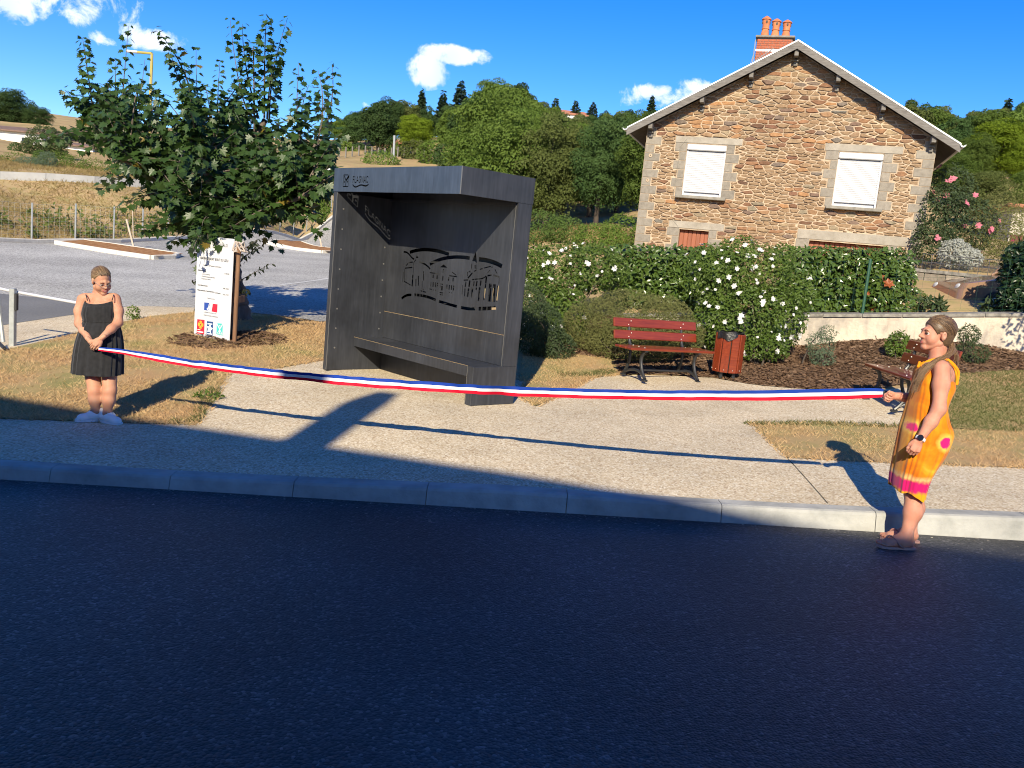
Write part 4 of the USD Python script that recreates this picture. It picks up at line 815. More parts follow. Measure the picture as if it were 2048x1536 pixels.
obj('railing', cat([tube([(.1, .2, ztop(.1) + h), (nl2, .2, ztop(nl2) + h)], .008, 5) for h in (.16, .34)] + [tube([(s, .2, ztop(s)), (s, .2, ztop(s) + .36)], .006, 5) for s in np.arange(.1, nl2, .2)]), M['black_trim0'], nw)
M['car_paint'] = mat('bronze_car_paint', [(.3, (.25, .15, .09)), (.7, (.30, .18, .11))], scale=60, rough=.38, metallic=.2, coat=.8, coord='object')
M['car_glass'] = usdkit.material(stage, '/World/Looks/car_glass', {'a': ('transparent_bsdf', {'color': (.35, .42, .40)}), 'b': ('glossy_bsdf', {'roughness': .03}), 'f': ('fresnel', {'IOR': 1.6}), 'm': ('mix_closure', {})}, [('f.fac', 'm.fac'), ('a.BSDF', 'm.closure1'), ('b.BSDF', 'm.closure2')], surface='m.closure')
M['black_trim'] = flat('black_trim', (.02, .02, .022), rough=.6)
M['lamp_lens'] = flat('headlight_lens', (.6, .62, .63), rough=.12)
cl = at_depth(1906, 640, 16.6); cgz = H1(cl[0] + 1.5, cl[1]) ; cgz = cl[2] - .0
car = thing('parked_car', (cl[0] + .15, cl[1] + .3, cgz + .02), math.radians(-6), label='bronze brown parked car behind the mesh fence under the dark laurel', cat='car')
# car faces -x; profile in x-z, width y 0..1.7
body = [(0, .28), (.02, .55), (.10, .70), (.55, .80), (1.12, .92), (1.25, .94), (3.9, .95), (4.05, .80), (4.1, .35), (3.9, .22), (.2, .2)]
def slab(prof, ws):
    p = np.array(prof); c = p.mean(0); rings = []
    for y, s in ws: q = c + (p - c) * s; rings.append(np.column_stack([q[:, 0], np.full(len(p), y), q[:, 1]]))
    m = loft(np.array(rings)); m.fix_normals(); return m
obj('body', slab(body, [(0, .955), (.05, .985), (.14, 1.0), (1.56, 1.0), (1.65, .985), (1.70, .955)]), M['car_paint'], car, smooth=32)
cab = [(1.15, .93), (1.75, 1.38), (2.0, 1.45), (3.1, 1.44), (3.75, .95)]
obj('glass', slab(cab, [(.17, .98), (.28, .93), (1.42, .93), (1.53, .98)]), M['car_glass'], car, smooth=30)
obj('roof', slab([(1.78, 1.39), (2.02, 1.475), (3.1, 1.465), (3.25, 1.38)], [(.25, .97), (.32, 1), (1.38, 1), (1.45, .97)]), M['car_paint'], car, smooth=30)
obj('interior', rbox(2.0, 1.2, .35, .1, (2.4, .85, 1.0)), M['black_trim'], car)
for y in (.2, 1.5): obj('pillar', cat([tube([(1.16, y, .93), (1.78, y + (.08 if y < 1 else -.08), 1.40)], .028, 6), tube([(2.5, y, .94), (2.5, y + (.08 if y < 1 else -.08), 1.42)], .03, 6)]), M['car_paint'], car)
for y in (-.12, 1.82): obj('mirror', moved(trimesh.creation.icosphere(2, .1), (1.42, y, .99)), M['car_paint'], car, smooth=True)
for x in (.75, 3.3):
    for y in (.06, 1.64):
        w = obj('wheel', moved(trimesh.creation.cylinder(.30, .2, sections=24, transform=TF.rotation_matrix(math.pi / 2, [1, 0, 0])), (x, y, .3)), M['black_trim'], car, smooth=40)
        obj('rim', moved(trimesh.creation.cylinder(.19, .215, sections=20, transform=TF.rotation_matrix(math.pi / 2, [1, 0, 0])), (x, y, .3)), M['lamp_lens'], w)
for y in (.25, 1.45): _hl = trimesh.creation.icosphere(2, .12); _hl.apply_scale((.45, 1.2, .7)); obj('headlight', moved(_hl, (.09, y, .60)), M['lamp_lens'], car, smooth=True)
# ------------------------------------------------------------------ barrier at the left edge
M['galv'] = mat('galvanised_steel', [(.3, (.30, .32, .32)), (.7, (.42, .44, .43))], scale=14, rough=.5, metallic=.4, coord='object')
pb = hit(25, 693)
bar = thing('barrier', pb, 0, label='grey metal swing barrier pole resting on its steel post at the left edge', cat='barrier')
ptop = at_depth(27, 583, float((pb - CAM) @ CF)) - pb
obj('post', moved(rbox(.07, .07, ptop[2] + .1, .006), (0, 0, ptop[2] / 2)), M['galv'], bar)
obj('latch', rbox(.035, .05, .22, .006, (.055, -.02, ptop[2] - .12)), M['black_trim'], bar)
pe = at_depth(168, 608, 10.9) - pb; pw = ptop + (ptop - pe) * .45; pw[2] = ptop[2] + .02
obj('pole', tube([pw + [0, .0, .0], ptop, pe], .019, 10), M['board'], bar, smooth=40)
obj('strut', cat([tube([at_depth(-5, 595, 11.4) - pb, at_depth(6, 684, 11.4) - pb], .028, 8)]), M['galv'], bar)
obj('foot_bar', cat([tube([at_depth(-6, 682, 11.3) - pb, at_depth(9, 697, 11.0) - pb], .022, 8)]), M['black_trim'], bar)
# ------------------------------------------------------------------ car park fence, kerbs, planters
fl = LineString([tuple(p) for p in fence_line])
cpf = thing('wire_fence', label='galvanised post and wire mesh fence along the left edge of the car park', cat='fence')
s0 = fl.project(Point(-17.03, 30.46)); sp = np.concatenate([s0 - 2.0 * np.arange(1, 6)[::-1], s0 + 2.0 * np.arange(0, 15)])
for s in sp:
    p = fl.interpolate(s); z = H1(p.x, p.y); obj('post', tube([(p.x, p.y, z - .2), (p.x, p.y, z + 1.32)], .032, 6), M['galv'], cpf)
ww = []
for k in range(9):
    ww.append(tube([(fl.interpolate(s).x, fl.interpolate(s).y, H1(fl.interpolate(s).x, fl.interpolate(s).y) + .06 + .15 * k) for s in np.linspace(sp[0], sp[-1], 60)], .0035, 3, cap=False))
for s in np.arange(sp[0], sp[-1], .25):
    p = fl.interpolate(s); z = H1(p.x, p.y); ww.append(tube([(p.x, p.y, z + .05), (p.x, p.y, z + 1.27)], .0025, 3, cap=False))
obj('wire_mesh', cat(ww), M['galv'], cpf, kind='stuff')
M['white_kerb'] = mat('white_concrete_kerb', [(.3, (.50, .47, .41)), (.7, (.64, .61, .54))], scale=5, rough=.85, bump=.15)
def kerb_run(name, pts, closed=False, w=.16, h=.14, step=1.0, **kw):
    t = thing(name, **kw); ls = LineString([tuple(p[:2]) for p in pts]); n = max(1, int(ls.length / step))
    for k in range(n):
        a, b = ls.interpolate(k / n, True), ls.interpolate((k + 1) / n, True); d = np.array([b.x - a.x, b.y - a.y]); L = np.linalg.norm(d); d /= L; q = np.array([-d[1], d[0]]) * w / 2; r = []
        for p, e in ((a, .006), (b, -.006)):
            p = np.array([p.x, p.y]) + d * e; z = H1(*p); r.append([(*(p - q), z - .1), (*(p - q), z + h - .02), (*(p - q * .8), z + h), (*(p + q * .8), z + h), (*(p + q), z + h - .02), (*(p + q), z - .1)])
        m = loft(np.array(r)); m.fix_normals(); obj('kerb_stone', m, M['white_kerb'], t)
    return t
kerb_run('edge_kerb', [(p[0] + .45, p[1]) for p in fence_line], step=2.0, label='pale concrete edge kerb under the car park wire fence', cat='kerb')
M['bark_soil'] = mat('orange_bark_soil', [(.3, (.20, .10, .045)), (.5, (.33, .17, .08)), (.75, (.40, .25, .13))], scale=7, detail=9, rough=1, bump=1, bscale=30, spec=.05)
isl = [hit(112, 489), hit(318, 521), hit(374, 515), hit(180, 485)]; isl2 = [hit(535, 488), hit(662, 508), hit(700, 503), hit(600, 486)]
for k, I in enumerate((isl, isl2)):
    P = Polygon([p[:2] for p in I]).buffer(-.1); obj('planter_soil', drape(P, .13), M['bark_soil'], smooth=40, kind='structure', label='orange bark soil of a car park planting island')
    kerb_run('planter_kerb', I + [I[0]], step=1.5, label=('white kerb round the long planting island at the left of the car park', 'white kerb round the planting island beside the bus shelter')[k], cat='kerb')
M['pale_wood'] = mat('pale_stake_wood', [(.3, (.40, .33, .25)), (.7, (.56, .48, .38))], scale=4, rough=.85)
def two(p, pts, r, m, name, **kw):
    t = thing(name, p, 0, **kw); obj('stake', tube(pts, r, 6), m, t); return t
pI = hit(270, 498); t = thing('leaning_stake', pI, label='pale wooden stake leaning in the left planting island', cat='stake')
obj('stake', tube([(0, 0, -.1), at_depth(253, 439, float((pI - CAM) @ CF)) - pI], .035, 6), M['pale_wood'], t)
obj('thin_stem', tube([(-.12, .15, 0), at_depth(265, 413, float((pI - CAM) @ CF)) - pI], .015, 6), M['pale_wood'], t)
pI = hit(645, 499); dI = float((pI - CAM) @ CF); t = thing('leaning_stake', pI, label='pale stake and stem at the foot of the young tree left of the shelter', cat='stake')
obj('stake', tube([(0, 0, -.1), at_depth(636, 454, dI) - pI], .04, 6), M['pale_wood'], t)
# ------------------------------------------------------------------ far left: retaining wall, lamp, signs, upper road, buildings
M['grey_wall'] = mat('grey_concrete_wall', [(.3, (.34, .34, .335)), (.7, (.43, .43, .42))], scale=2, detail=7, rough=.9)
M['white_paint'] = mat('white_house_paint', [(.3, (.66, .655, .63)), (.7, (.76, .755, .73))], scale=2, rough=.85)
M['brown_tile'] = mat('brown_tile', [(.3, (.12, .075, .06)), (.7, (.20, .13, .10))], scale=5, rough=.9)
M['red_tile'] = mat('red_tile', [(.3, (.32, .12, .07)), (.7, (.46, .20, .12))], scale=3, rough=.9)
M['window_dark'] = flat('dark_window_glass', (.03, .035, .04), rough=.1)
rw = thing('retaining_wall', label='long grey concrete retaining wall on the dry bank at the left', cat='wall')
rp = [at_depth(-160, 335, 38), at_depth(0, 342.5, 40), at_depth(92, 346, 41), at_depth(190, 352.5, 42.2), at_depth(330, 362, 45), at_depth(470, 371, 49)]
for a, b in zip(rp[:-1], rp[1:]):
    m = loft(np.array([[(p[0] + e, p[1], p[2] - 1.6), (p[0] + e, p[1], p[2]), (p[0] + e, p[1] + .25, p[2]), (p[0] + e, p[1] + .25, p[2] - 1.6)] for p, e in ((a, .01), (b, -.01))])); m.fix_normals(); obj('wall_panel', m, M['grey_wall'], rw)
up = Polygon([hit(560, 377)[:2], hit(700, 385)[:2], hit(700, 372)[:2], hit(560, 366)[:2]]).buffer(0)
if up.geom_type == 'Polygon' and up.area > .1: obj('upper_road', drape(up, .03), M['drive'], kind='structure', label='short stretch of grey road on the bank behind the tree')
ww_ = thing('sloping_wall', label='white sloping edge wall on the bank left of the shelter roof', cat='wall')
wp = [at_depth(596, 331, 78), at_depth(640, 343, 76), at_depth(700, 358, 74)]
m = loft(np.array([[(p[0], p[1], p[2] - 1.4), (p[0], p[1], p[2]), (p[0], p[1] + .3, p[2]), (p[0], p[1] + .3, p[2] - 1.4)] for p in wp])); m.fix_normals(); obj('wall', m, M['white_paint'], ww_)
def pole_sign(name, u, v, d, r, label, square=None):
    p = at_depth(u, v, d); g = H1(p[0], p[1]); g = min(g, p[2] - .3); t = thing(name, (p[0], p[1], g), label=label, cat='road sign')
    obj('post', tube([(0, .03, -.2), (0, .03, p[2] - g + r)], .03, 6), M['galv'], t)
    if square: obj('panel', rbox(square[0], .03, square[1], .01, (0, 0, p[2] - g)), M['board'], t); obj('panel_band', rbox(square[0] * .8, .012, square[1] * .25, .004, (0, -.016, p[2] - g)), M['blue_ink'], t)
    else: obj('disc', moved(trimesh.creation.cylinder(r, .03, sections=20, transform=TF.rotation_matrix(math.pi / 2, [1, 0, 0])), (0, 0, p[2] - g)), M['board'], t); obj('lower_plate', rbox(r * 1.3, .03, r * .9, .01, (0, 0, p[2] - g - r * 1.6)), M['board'], t)
    return t
pole_sign('round_sign', 656, 334, 73, .27, 'small round white road sign on a post left of the shelter roof')
pole_sign('direction_sign', 498, 311, 46, .4, 'white and blue road sign panel seen through the maple crown', (.75, .95))
M['yellow'] = flat('yellow_lamp_paint', (.36, .30, .08), rough=.5)  # metal pole; the warm sunlight on it is put into this yellow
lp = at_depth(303, 118, 60); lg = H1(lp[0], lp[1]); lamp = thing('street_lamp', (lp[0], lp[1], lg), label='metal street lamp coloured sunlight yellow with a short arm behind the maple', cat='street lamp')
la = at_depth(272, 104, 60.3) - np.array([lp[0], lp[1], lg]); lt = at_depth(304, 107, 60) - np.array([lp[0], lp[1], lg])
obj('post', tube([(0, 0, -.3), (0, 0, 2), lt], [.13, .12, .10], 8), M['yellow'], lamp); obj('arm', tube([lt, la], .09, 8), M['yellow'], lamp); obj('lamp_head', moved(rbox(.8, .3, .16, .05), la + [-.25, 0, 0]), M['board'], lamp)
def far_house(name, u, v, d, w, dp, h, roof, rot, wall, roofm, label, hip=.0, win=()):
    """u, v: pixel of the eave line's middle; h: wall height"""
    p = at_depth(u, v, d); t = thing(name, (p[0], p[1], p[2] - h), rot, label=label, cat='house')
    obj('wall', box(-w / 2, 0, -2, w / 2, dp, h), wall, t)
    o = .35; A = [(-w / 2 - o, -o, h - .05), (w / 2 + o, -o, h - .05), (w / 2 + o, dp + o, h - .05), (-w / 2 - o, dp + o, h - .05)]; B = [(-w / 2 + hip, dp / 2, h + roof), (w / 2 - hip, dp / 2, h + roof), (w / 2 - hip, dp / 2 + .01, h + roof), (-w / 2 + hip, dp / 2 + .01, h + roof)]
    A2 = [(x, y, z + .12) for x, y, z in A]
    m = loft(np.array([A, A2, B])); m.fix_normals(); obj('roof', m, roofm, t)
    for (x, z, ww, hh) in win:
        f = obj('window', box(x - ww / 2, -.03, z, x + ww / 2, .0, z + hh), M['white_paint'], t); obj('pane', box(x - ww / 2 + .06, -.045, z + .06, x + ww / 2 - .06, -.031, z + hh - .06), M['window_dark'], f)
    return t
far_house('white_house', 12, 261, 72, 6.5, 4, 2.6, .55, -.1, M['white_paint'], M['brown_tile'], 'white house with a low brown roof at the far left', 0, ((-1, .9, 1.0, 1.2), (1.8, .2, .9, 2.0)))
far_house('white_outbuilding', 146, 291, 70, 3.0, 3, 1.5, .35, .2, M['white_paint'], M['brown_tile'], 'small white outbuilding half hidden by the round green tree', 0, ((.6, .4, .7, .8),))
t = thing('white_garden_wall', label='white garden wall in front of the far left house', cat='wall')
a, b = at_depth(-60, 291, 66), at_depth(78, 300, 66); m = loft(np.array([[(p[0], p[1], p[2] - 1.1), (p[0], p[1], p[2]), (p[0], p[1] + .2, p[2]), (p[0], p[1] + .2, p[2] - 1.1)] for p in (a, b)])); m.fix_normals(); obj('wall', m, M['white_paint'], t)
far_house('red_roof_house', 742, 296, 118, 5.0, 6, 2.4, 1.5, -.5, M['soffit'], M['red_tile'], 'dark walled house with a red tiled roof among the hillside trees', 0)
far_house('ridge_house', 1142, 229, 170, 9, 6, 2.4, 1.2, .1, M['white_paint'], M['red_tile'], 'small pale house on the skyline of the hill', 1.5)
far_house('low_roof_house', 992, 341, 62, 3.0, 4, 2.2, .7, -.35, M['white_paint'], M['red_tile'], 'brown tiled roof showing just behind the shelter roof', .6)
far_house('orange_roof_house', 1978, 408, 60, 1.5, 3, 2.4, .5, .3, M['render_wall'], M['red_tile'], 'house with an orange tiled roof half buried in trees at the right', .1)
ch = far_house('cream_house', 2098, 418, 34, 2.6, 3, 3.2, .15, -.1, M['render_wall'], M['red_tile'], 'cream house with dark red shutters at the right edge', 0)
obj('shutter', box(-1.25, -.05, .9, -.75, -.005, 2.1), flat('dark_red_shutter', (.16, .012, .03), rough=.6), ch)
t = thing('field_wall', label='long white field wall on the hillside above the shelter roof', cat='wall')
a, b = at_depth(838, 317, 105), at_depth(884, 319, 100); m = loft(np.array([[(p[0], p[1], p[2] - 2), (p[0], p[1], p[2]), (p[0], p[1] + .2, p[2]), (p[0], p[1] + .2, p[2] - 2)] for p in (a, b)])); m.fix_normals(); obj('wall', m, M['white_paint'], t)
p = at_depth(788, 318, 90); t = thing('utility_pole', p, label='grey utility pole in front of the bright green hillside tree', cat='pole')
obj('pole', tube([(0, 0, -1.5), at_depth(789, 271, 90) - p], .12, 8), M['galv'], t)
fp = thing('field_fence', label='row of wooden field fence posts below the hillside trees', cat='fence')
for k in range(16):
    p = hit(665 + k * 13, 312 + k * .35 + 2.5 * math.sin(k), 40, 300); obj('post', tube([(p[0], p[1], p[2] - .2), (p[0], p[1], p[2] + 1.1)], .09, 5), M['grey_wood'], fp)
# ------------------------------------------------------------------ leaves
LEAF = {
 'quad': (np.array([(-.5, 0, 0), (.5, 0, .05), (.45, 1, -.05), (-.45, 1, .08)]), [(0, 1, 2), (0, 2, 3)]),
 'oval': (np.array([(0, 0, 0), (.27, .42, .07), (0, 1, -.10), (-.27, .42, .07)]), [(0, 1, 2), (0, 2, 3)]),
 'lance': (np.array([(0, 0, 0), (.16, .28, .05), (.15, .62, .03), (0, 1, -.14), (-.15, .62, .03), (-.16, .28, .05), (0, .45, -.02)]), [(0, 1, 6), (1, 2, 6), (2, 3, 6), (3, 4, 6), (4, 5, 6), (5, 0, 6)]),
 'blade': (np.array([(-.5, 0, 0), (.5, 0, 0), (0.2, 1, .25)]), [(0, 1, 2)]),
}
_o = [(0, .0), (.16, .10), (.44, .02), (.34, .22), (.56, .42), (.30, .46), (.36, .74), (.16, .66), (0, 1.0)]
_o = _o + [(-x, y) for x, y in _o[1:-1][::-1]]
LEAF['maple'] = (np.array([(x, y, .10 * abs(x) - .12 * y * y) for x, y in _o] + [(0, .36, -.03)]), [(k, (k + 1) % len(_o), len(_o)) for k in range(len(_o))])
def unit(v): return v / (np.linalg.norm(v, axis=-1, keepdims=True) + 1e-12)
def leaves(P, D, N, size, shape='oval', width=1.0):
    P, D, N = np.asarray(P, float), unit(np.asarray(D, float)), np.asarray(N, float)
    X = unit(np.cross(D, N)); Z = np.cross(X, D); L, T = LEAF[shape]; s = np.broadcast_to(np.asarray(size, float), (len(P),))[:, None, None]
    V = P[:, None] + s * (L[None, :, 0:1] * X[:, None] * width + L[None, :, 1:2] * D[:, None] + L[None, :, 2:3] * Z[:, None])
    F = np.asarray(T)[None] + (np.arange(len(P)) * len(L))[:, None, None]
    return trimesh.Trimesh(V.reshape(-1, 3), F.reshape(-1, 3), process=False)
def leaf_mat(name, a, b, rough=.5, tr=.28, big=.5, rand=.0, tval=1.5, spec=.4, patch=.25):
    n = {'g': ('geometry', {}), 'oi': ('object_info', {}), 't': ('noise_texture', {'scale': big, 'detail': 3.0}), 'ad': ('math', {'math_type': 'multiply_add', 'value2': .5}), 'r': ('rgb_ramp', {'ramp': [(.22, a), (.72, b)]}),
         'rm': ('map_range', {'from_min': 0., 'from_max': 1., 'to_min': 1 - rand, 'to_max': 1 + rand}), 'h': ('hsv', {'saturation': 1.0}), 'p': ('principled_bsdf', {'roughness': rough, 'specular_ior_level': spec}), 'tr': ('translucent_bsdf', {}), 'th': ('hsv', {'hue': .488, 'saturation': 1.1, 'value': tval}), 'mc': ('mix_closure', {'fac': tr}), 'sb': ('math', {'math_type': 'multiply', 'value2': .5})}
    l = [('g.position', 't.vector'), ('g.random_per_island', 'ad.value1'), ('t.fac', 'sb.value1'), ('sb.value', 'ad.value3'), ('ad.value', 'r.fac'), ('oi.random', 'rm.value'), ('rm.result', 'h.value'), ('r.color', 'h.color'), ('h.color', 'p.base_color'), ('h.color', 'th.color'), ('th.color', 'tr.color'), ('p.BSDF', 'mc.closure1'), ('tr.BSDF', 'mc.closure2')]
    return usdkit.material(stage, '/World/Looks/' + name, n, l, surface='mc.closure')
M['maple'] = leaf_mat('maple_leaf', (.030, .062, .014), (.082, .145, .034), rough=.42, tr=.22, big=2)
M['maple_y'] = leaf_mat('yellow_maple_leaf', (.16, .12, .02), (.30, .22, .03), tr=.3)
M['far1'] = leaf_mat('mid_green_foliage', (.078, .125, .020), (.175, .235, .050), rough=.7, rand=.28, spec=.2)
M['far2'] = leaf_mat('dark_green_foliage', (.042, .080, .022), (.105, .155, .048), rough=.7, rand=.25, spec=.2)
M['far3'] = leaf_mat('yellow_green_foliage', (.13, .19, .012), (.25, .33, .03), rough=.7, rand=.12, spec=.2)
M['far4'] = leaf_mat('olive_foliage', (.085, .108, .028), (.18, .205, .06), rough=.7, rand=.22, spec=.2)
M['conif'] = leaf_mat('conifer_foliage', (.03, .055, .024), (.075, .11, .05), rough=.8, tr=.05, rand=.2, spec=.2)
M['cedar'] = leaf_mat('blue_conifer_foliage', (.026, .05, .034), (.07, .105, .07), rough=.8, tr=.05, rand=.1, spec=.2)
M['bark'] = mat('grey_brown_bark', [(.3, (.075, .055, .042)), (.55, (.14, .11, .088)), (.8, (.24, .20, .165))], scale=7, detail=8, rough=.95, bump=.9, bscale=26, coord='object', squash=(1, 1, .35))
M['bark_dark'] = mat('dark_bark', [(.3, (.035, .026, .02)), (.7, (.085, .065, .05))], scale=7, rough=.95, coord='object')
def crown(n, size, seed, rz=.47, rx=.37, zc=.52, nclump=46, shape='quad', flat_=.0, cone=False):
    """leaf clumps on lobes of a unit-height tree"""
    r = np.random.default_rng(seed); c = []
    while len(c) < nclump:
        q = r.uniform(-1, 1, 3)
        if .35 < np.linalg.norm(q) < 1: c.append(q)
    c = np.array(c) * [rx, rx, rz] * .80 + [0, 0, zc]; rad = r.uniform(.05, .15, nclump) * (46 / nclump) ** .22
    k = r.choice(nclump, n, p=rad ** 2 / (rad ** 2).sum()); d = unit(r.normal(size=(n, 3))); d[:, 2] = np.where(r.random(n) < .6, np.abs(d[:, 2]), d[:, 2])
    P = c[k] + d * rad[k][:, None] * r.uniform(.84, 1.10, n)[:, None] * [1, 1, .85]
    N = unit(d + .42 * r.normal(size=(n, 3)) + [0, 0, .3]); D = unit(np.cross(N, r.normal(size=(n, 3))) + [0, 0, -.35])
    return leaves(P, D, N, size * r.uniform(.6, 1.3, n), shape)
def conifer(n, size, seed, rad=.17):
    r = np.random.default_rng(seed); z = .08 + .92 * (1 - np.sqrt(r.random(n))); a = r.uniform(0, 6.283, n); R = rad * (1 - z) ** .85 * (.75 + .35 * np.sin(z * 70 + a * 2)) * np.sqrt(r.uniform(.25, 1.1, n))
    P = np.column_stack([R * np.cos(a), R * np.sin(a), z - .15 * R]); o = np.column_stack([np.cos(a), np.sin(a), -.25 + 0 * a])
    return leaves(P, o + .25 * r.normal(size=(n, 3)), np.array([0, 0, 1.0]) + .45 * r.normal(size=(n, 3)), size * r.uniform(.6, 1.3, n), 'quad', .7)
def proto(name, mesh, m, loc, h, rz, trunk=True, sc=None, **kw):
    t = thing(name, (0, 0, 0), 0, **kw); t_ = UsdGeom.Xformable(t); t_.ClearXformOpOrder()
    t_.AddTranslateOp(opSuffix='here').Set(Gf.Vec3d(*map(float, loc))); t_.AddRotateZOp(opSuffix='here').Set(math.degrees(rz)); t_.AddScaleOp(opSuffix='here').Set(Gf.Vec3f(*(sc or (h, h, h))))
    obj('crown', mesh, m, t)
    if trunk: obj('trunk', tube([(0, 0, -.06), (.004, 0, .15), (.0, .006, .45), (.01, 0, .75)], [.028, .022, .016, .006], 6), M['bark_dark'], t)
    return t
# ------------------------------------------------------------------ wooded hillside
SKY = np.array([(-200, 190), (0, 168), (35, 178), (60, 215), (100, 240), (120, 262), (640, 240), (680, 225), (720, 215), (760, 192), (800, 188), (825, 200), (860, 205), (930, 195), (985, 154), (1035, 165), (1075, 195), (1110, 218), (1140, 226), (1190, 222), (1215, 214), (1260, 212), (1320, 215), (1500, 230), (1780, 190), (1830, 196), (1870, 205), (1900, 232), (1950, 205), (2000, 208), (2048, 188), (2300, 180)], float)
skyline = lambda u: np.interp(u, SKY[:, 0], SKY[:, 1])
protos = {}
KIND = {'mid': ('broadleaf_tree', 'far1', 'mid green broadleaf tree in the wood on the hillside'), 'dark': ('broadleaf_tree', 'far2', 'dark green broadleaf tree in the wood on the hillside'), 'olive': ('broadleaf_tree', 'far4', 'olive green broadleaf tree in the wood on the hillside'), 'pale': ('broadleaf_tree', 'far3', 'yellow green broadleaf tree in the wood on the hillside')}
def plant(kind, near, loc, h, label=None, group=None, width=1.0, name=None):
    nm, mt, lb = KIND[kind]; v = int(rng.integers(0, 3)); key = (kind, near, v); rz = rng.uniform(0, 6.28); grp = f'{kind} trees massed on the hillside' if label is None else group; lb = label or lb
    if key not in protos:
        sd = {'mid': 1, 'dark': 2, 'olive': 3, 'pale': 4}[kind] * 10 + v
        me = crown(30000, .021, sd, nclump=150, shape='oval') if near else crown(11000, .040, sd, nclump=70, shape='oval')
        protos[key] = proto(nm, me, M[mt], loc, h, rz, sc=(h * width, h * width, h), label=lb, cat='tree', group=grp); return protos[key]
    return dup(protos[key], loc, rz, (h * width, h * width, h), label=lb, cat='tree', group=grp)
def on_ground(u, d):
    """ground point seen in the direction of column u at depth d"""
    lo, hi = -200., 1500.
    for _ in range(40):
        v = (lo + hi) / 2; p = at_depth(u, v, d)
        if p[2] > H1(p[0], p[1]): lo = v
        else: hi = v
    return at_depth(u, v, d)
def height_to(p, v, u=None):
    """height of something at p whose top reaches picture row v"""
    a = project(p); b = project(p + np.array([0, 0, 1.0])); return (a[1] - v) / (a[1] - b[1])
def fit_tree(kind, u, vtop, d, wpx, label=None, near=None, group=None, sink=0.):
    p = on_ground(u, d); h = max(2.5, height_to(p, vtop)); p = p - np.array([0, 0, sink * h]); h *= 1 + sink; w = wpx * d / FPX; return plant(kind, d < 62 if near is None else near, p, h, label, group, width=w / (.86 * h))
# single trees one can point to
fit_tree('pale', 826, 222, 98, 100, 'bright yellow green round tree behind the utility pole', near=True)
fit_tree('mid', 985, 152, 150, 110, 'large round dark crowned oak at the top of the hill', near=True); fit_tree('dark', 1035, 163, 152, 80, 'oak on the skyline just right of the hilltop crown')
fit_tree('dark', 770, 190, 122, 95, 'broad dark oak on the skyline behind the yellow green tree', near=True); fit_tree('dark', 712, 218, 116, 80, 'dark round tree right beside the maple crown', near=True); fit_tree('mid', 690, 235, 112, 70, 'green tree touching the right edge of the maple crown')
fit_tree('mid', 1178, 292, 40, 215, 'wide light green tree filling the gap between shelter and stone house'); fit_tree('mid', 1100, 330, 46, 130, 'rounded green tree just above the right end of the shelter roof'); fit_tree('olive', 1262, 330, 44, 120, 'olive green tree against the left wall of the stone house')
fit_tree('pale', 1992, 232, 61, 180, 'large yellow green walnut right of the house roof'); fit_tree('mid', 1905, 300, 48, 120, 'green tree directly under the right eave of the stone house'); fit_tree('olive', 1960, 330, 40, 130, 'olive tree above the pink roses'); fit_tree('olive', 1850, 250, 58, 110, 'olive tree just behind the right roof slope of the stone house', near=True); fit_tree('mid', 1940, 262, 56, 110, 'fresh green tree left of the large walnut', near=True); fit_tree('pale', 2050, 262, 54, 120, 'yellow green tree cut by the right edge below the skyline', near=True); fit_tree('mid', 2060, 320, 42, 120, 'green tree at the right edge above the cream house')
fit_tree('dark', 18, 170, 108, 120, 'large dark oak on the ridge at the far left', near=True, sink=.35); fit_tree('dark', 74, 212, 108, 78, 'smaller dark round oak beside the large ridge oak', near=True, sink=.4); fit_tree('dark', -40, 175, 112, 120, 'dark oak cut by the left edge of the picture', sink=.35)
for k, (u, vt, d, mt, wr, lb) in enumerate(((838, 176, 140, 'conif', 26, 'slim dark spruce left of the three skyline conifers'), (880, 180, 138, 'conif', 34, 'dark pointed spruce in the middle of the skyline conifers'), (914, 160, 136, 'cedar', 46, 'blue grey conifer standing highest of the skyline conifers'), (1040, 185, 120, 'conif', 40, 'brownish green spire shaped conifer below the hilltop'), (1105, 195, 110, 'conif', 44, 'broad conifer on the slope left of the ridge house'), (1146, 200, 172, 'conif', 40, 'dark pine beside the ridge house'), (1180, 203, 172, 'cedar', 44, 'second pine right of the ridge house'), (1297, 190, 120, 'conif', 26, 'slim conifer tip at the left eave of the stone house'), (2000, 196, 118, 'cedar', 44, 'tall conifer on the skyline at the right'))):
    p = on_ground(u, d); h = height_to(p, vt); w = wr * d / FPX / 2; proto('conifer', conifer(2600, .05, 100 + k, w / h * 1.15), M[mt], p, h, 0, label=lb, cat='conifer')
rt = np.random.default_rng(21)
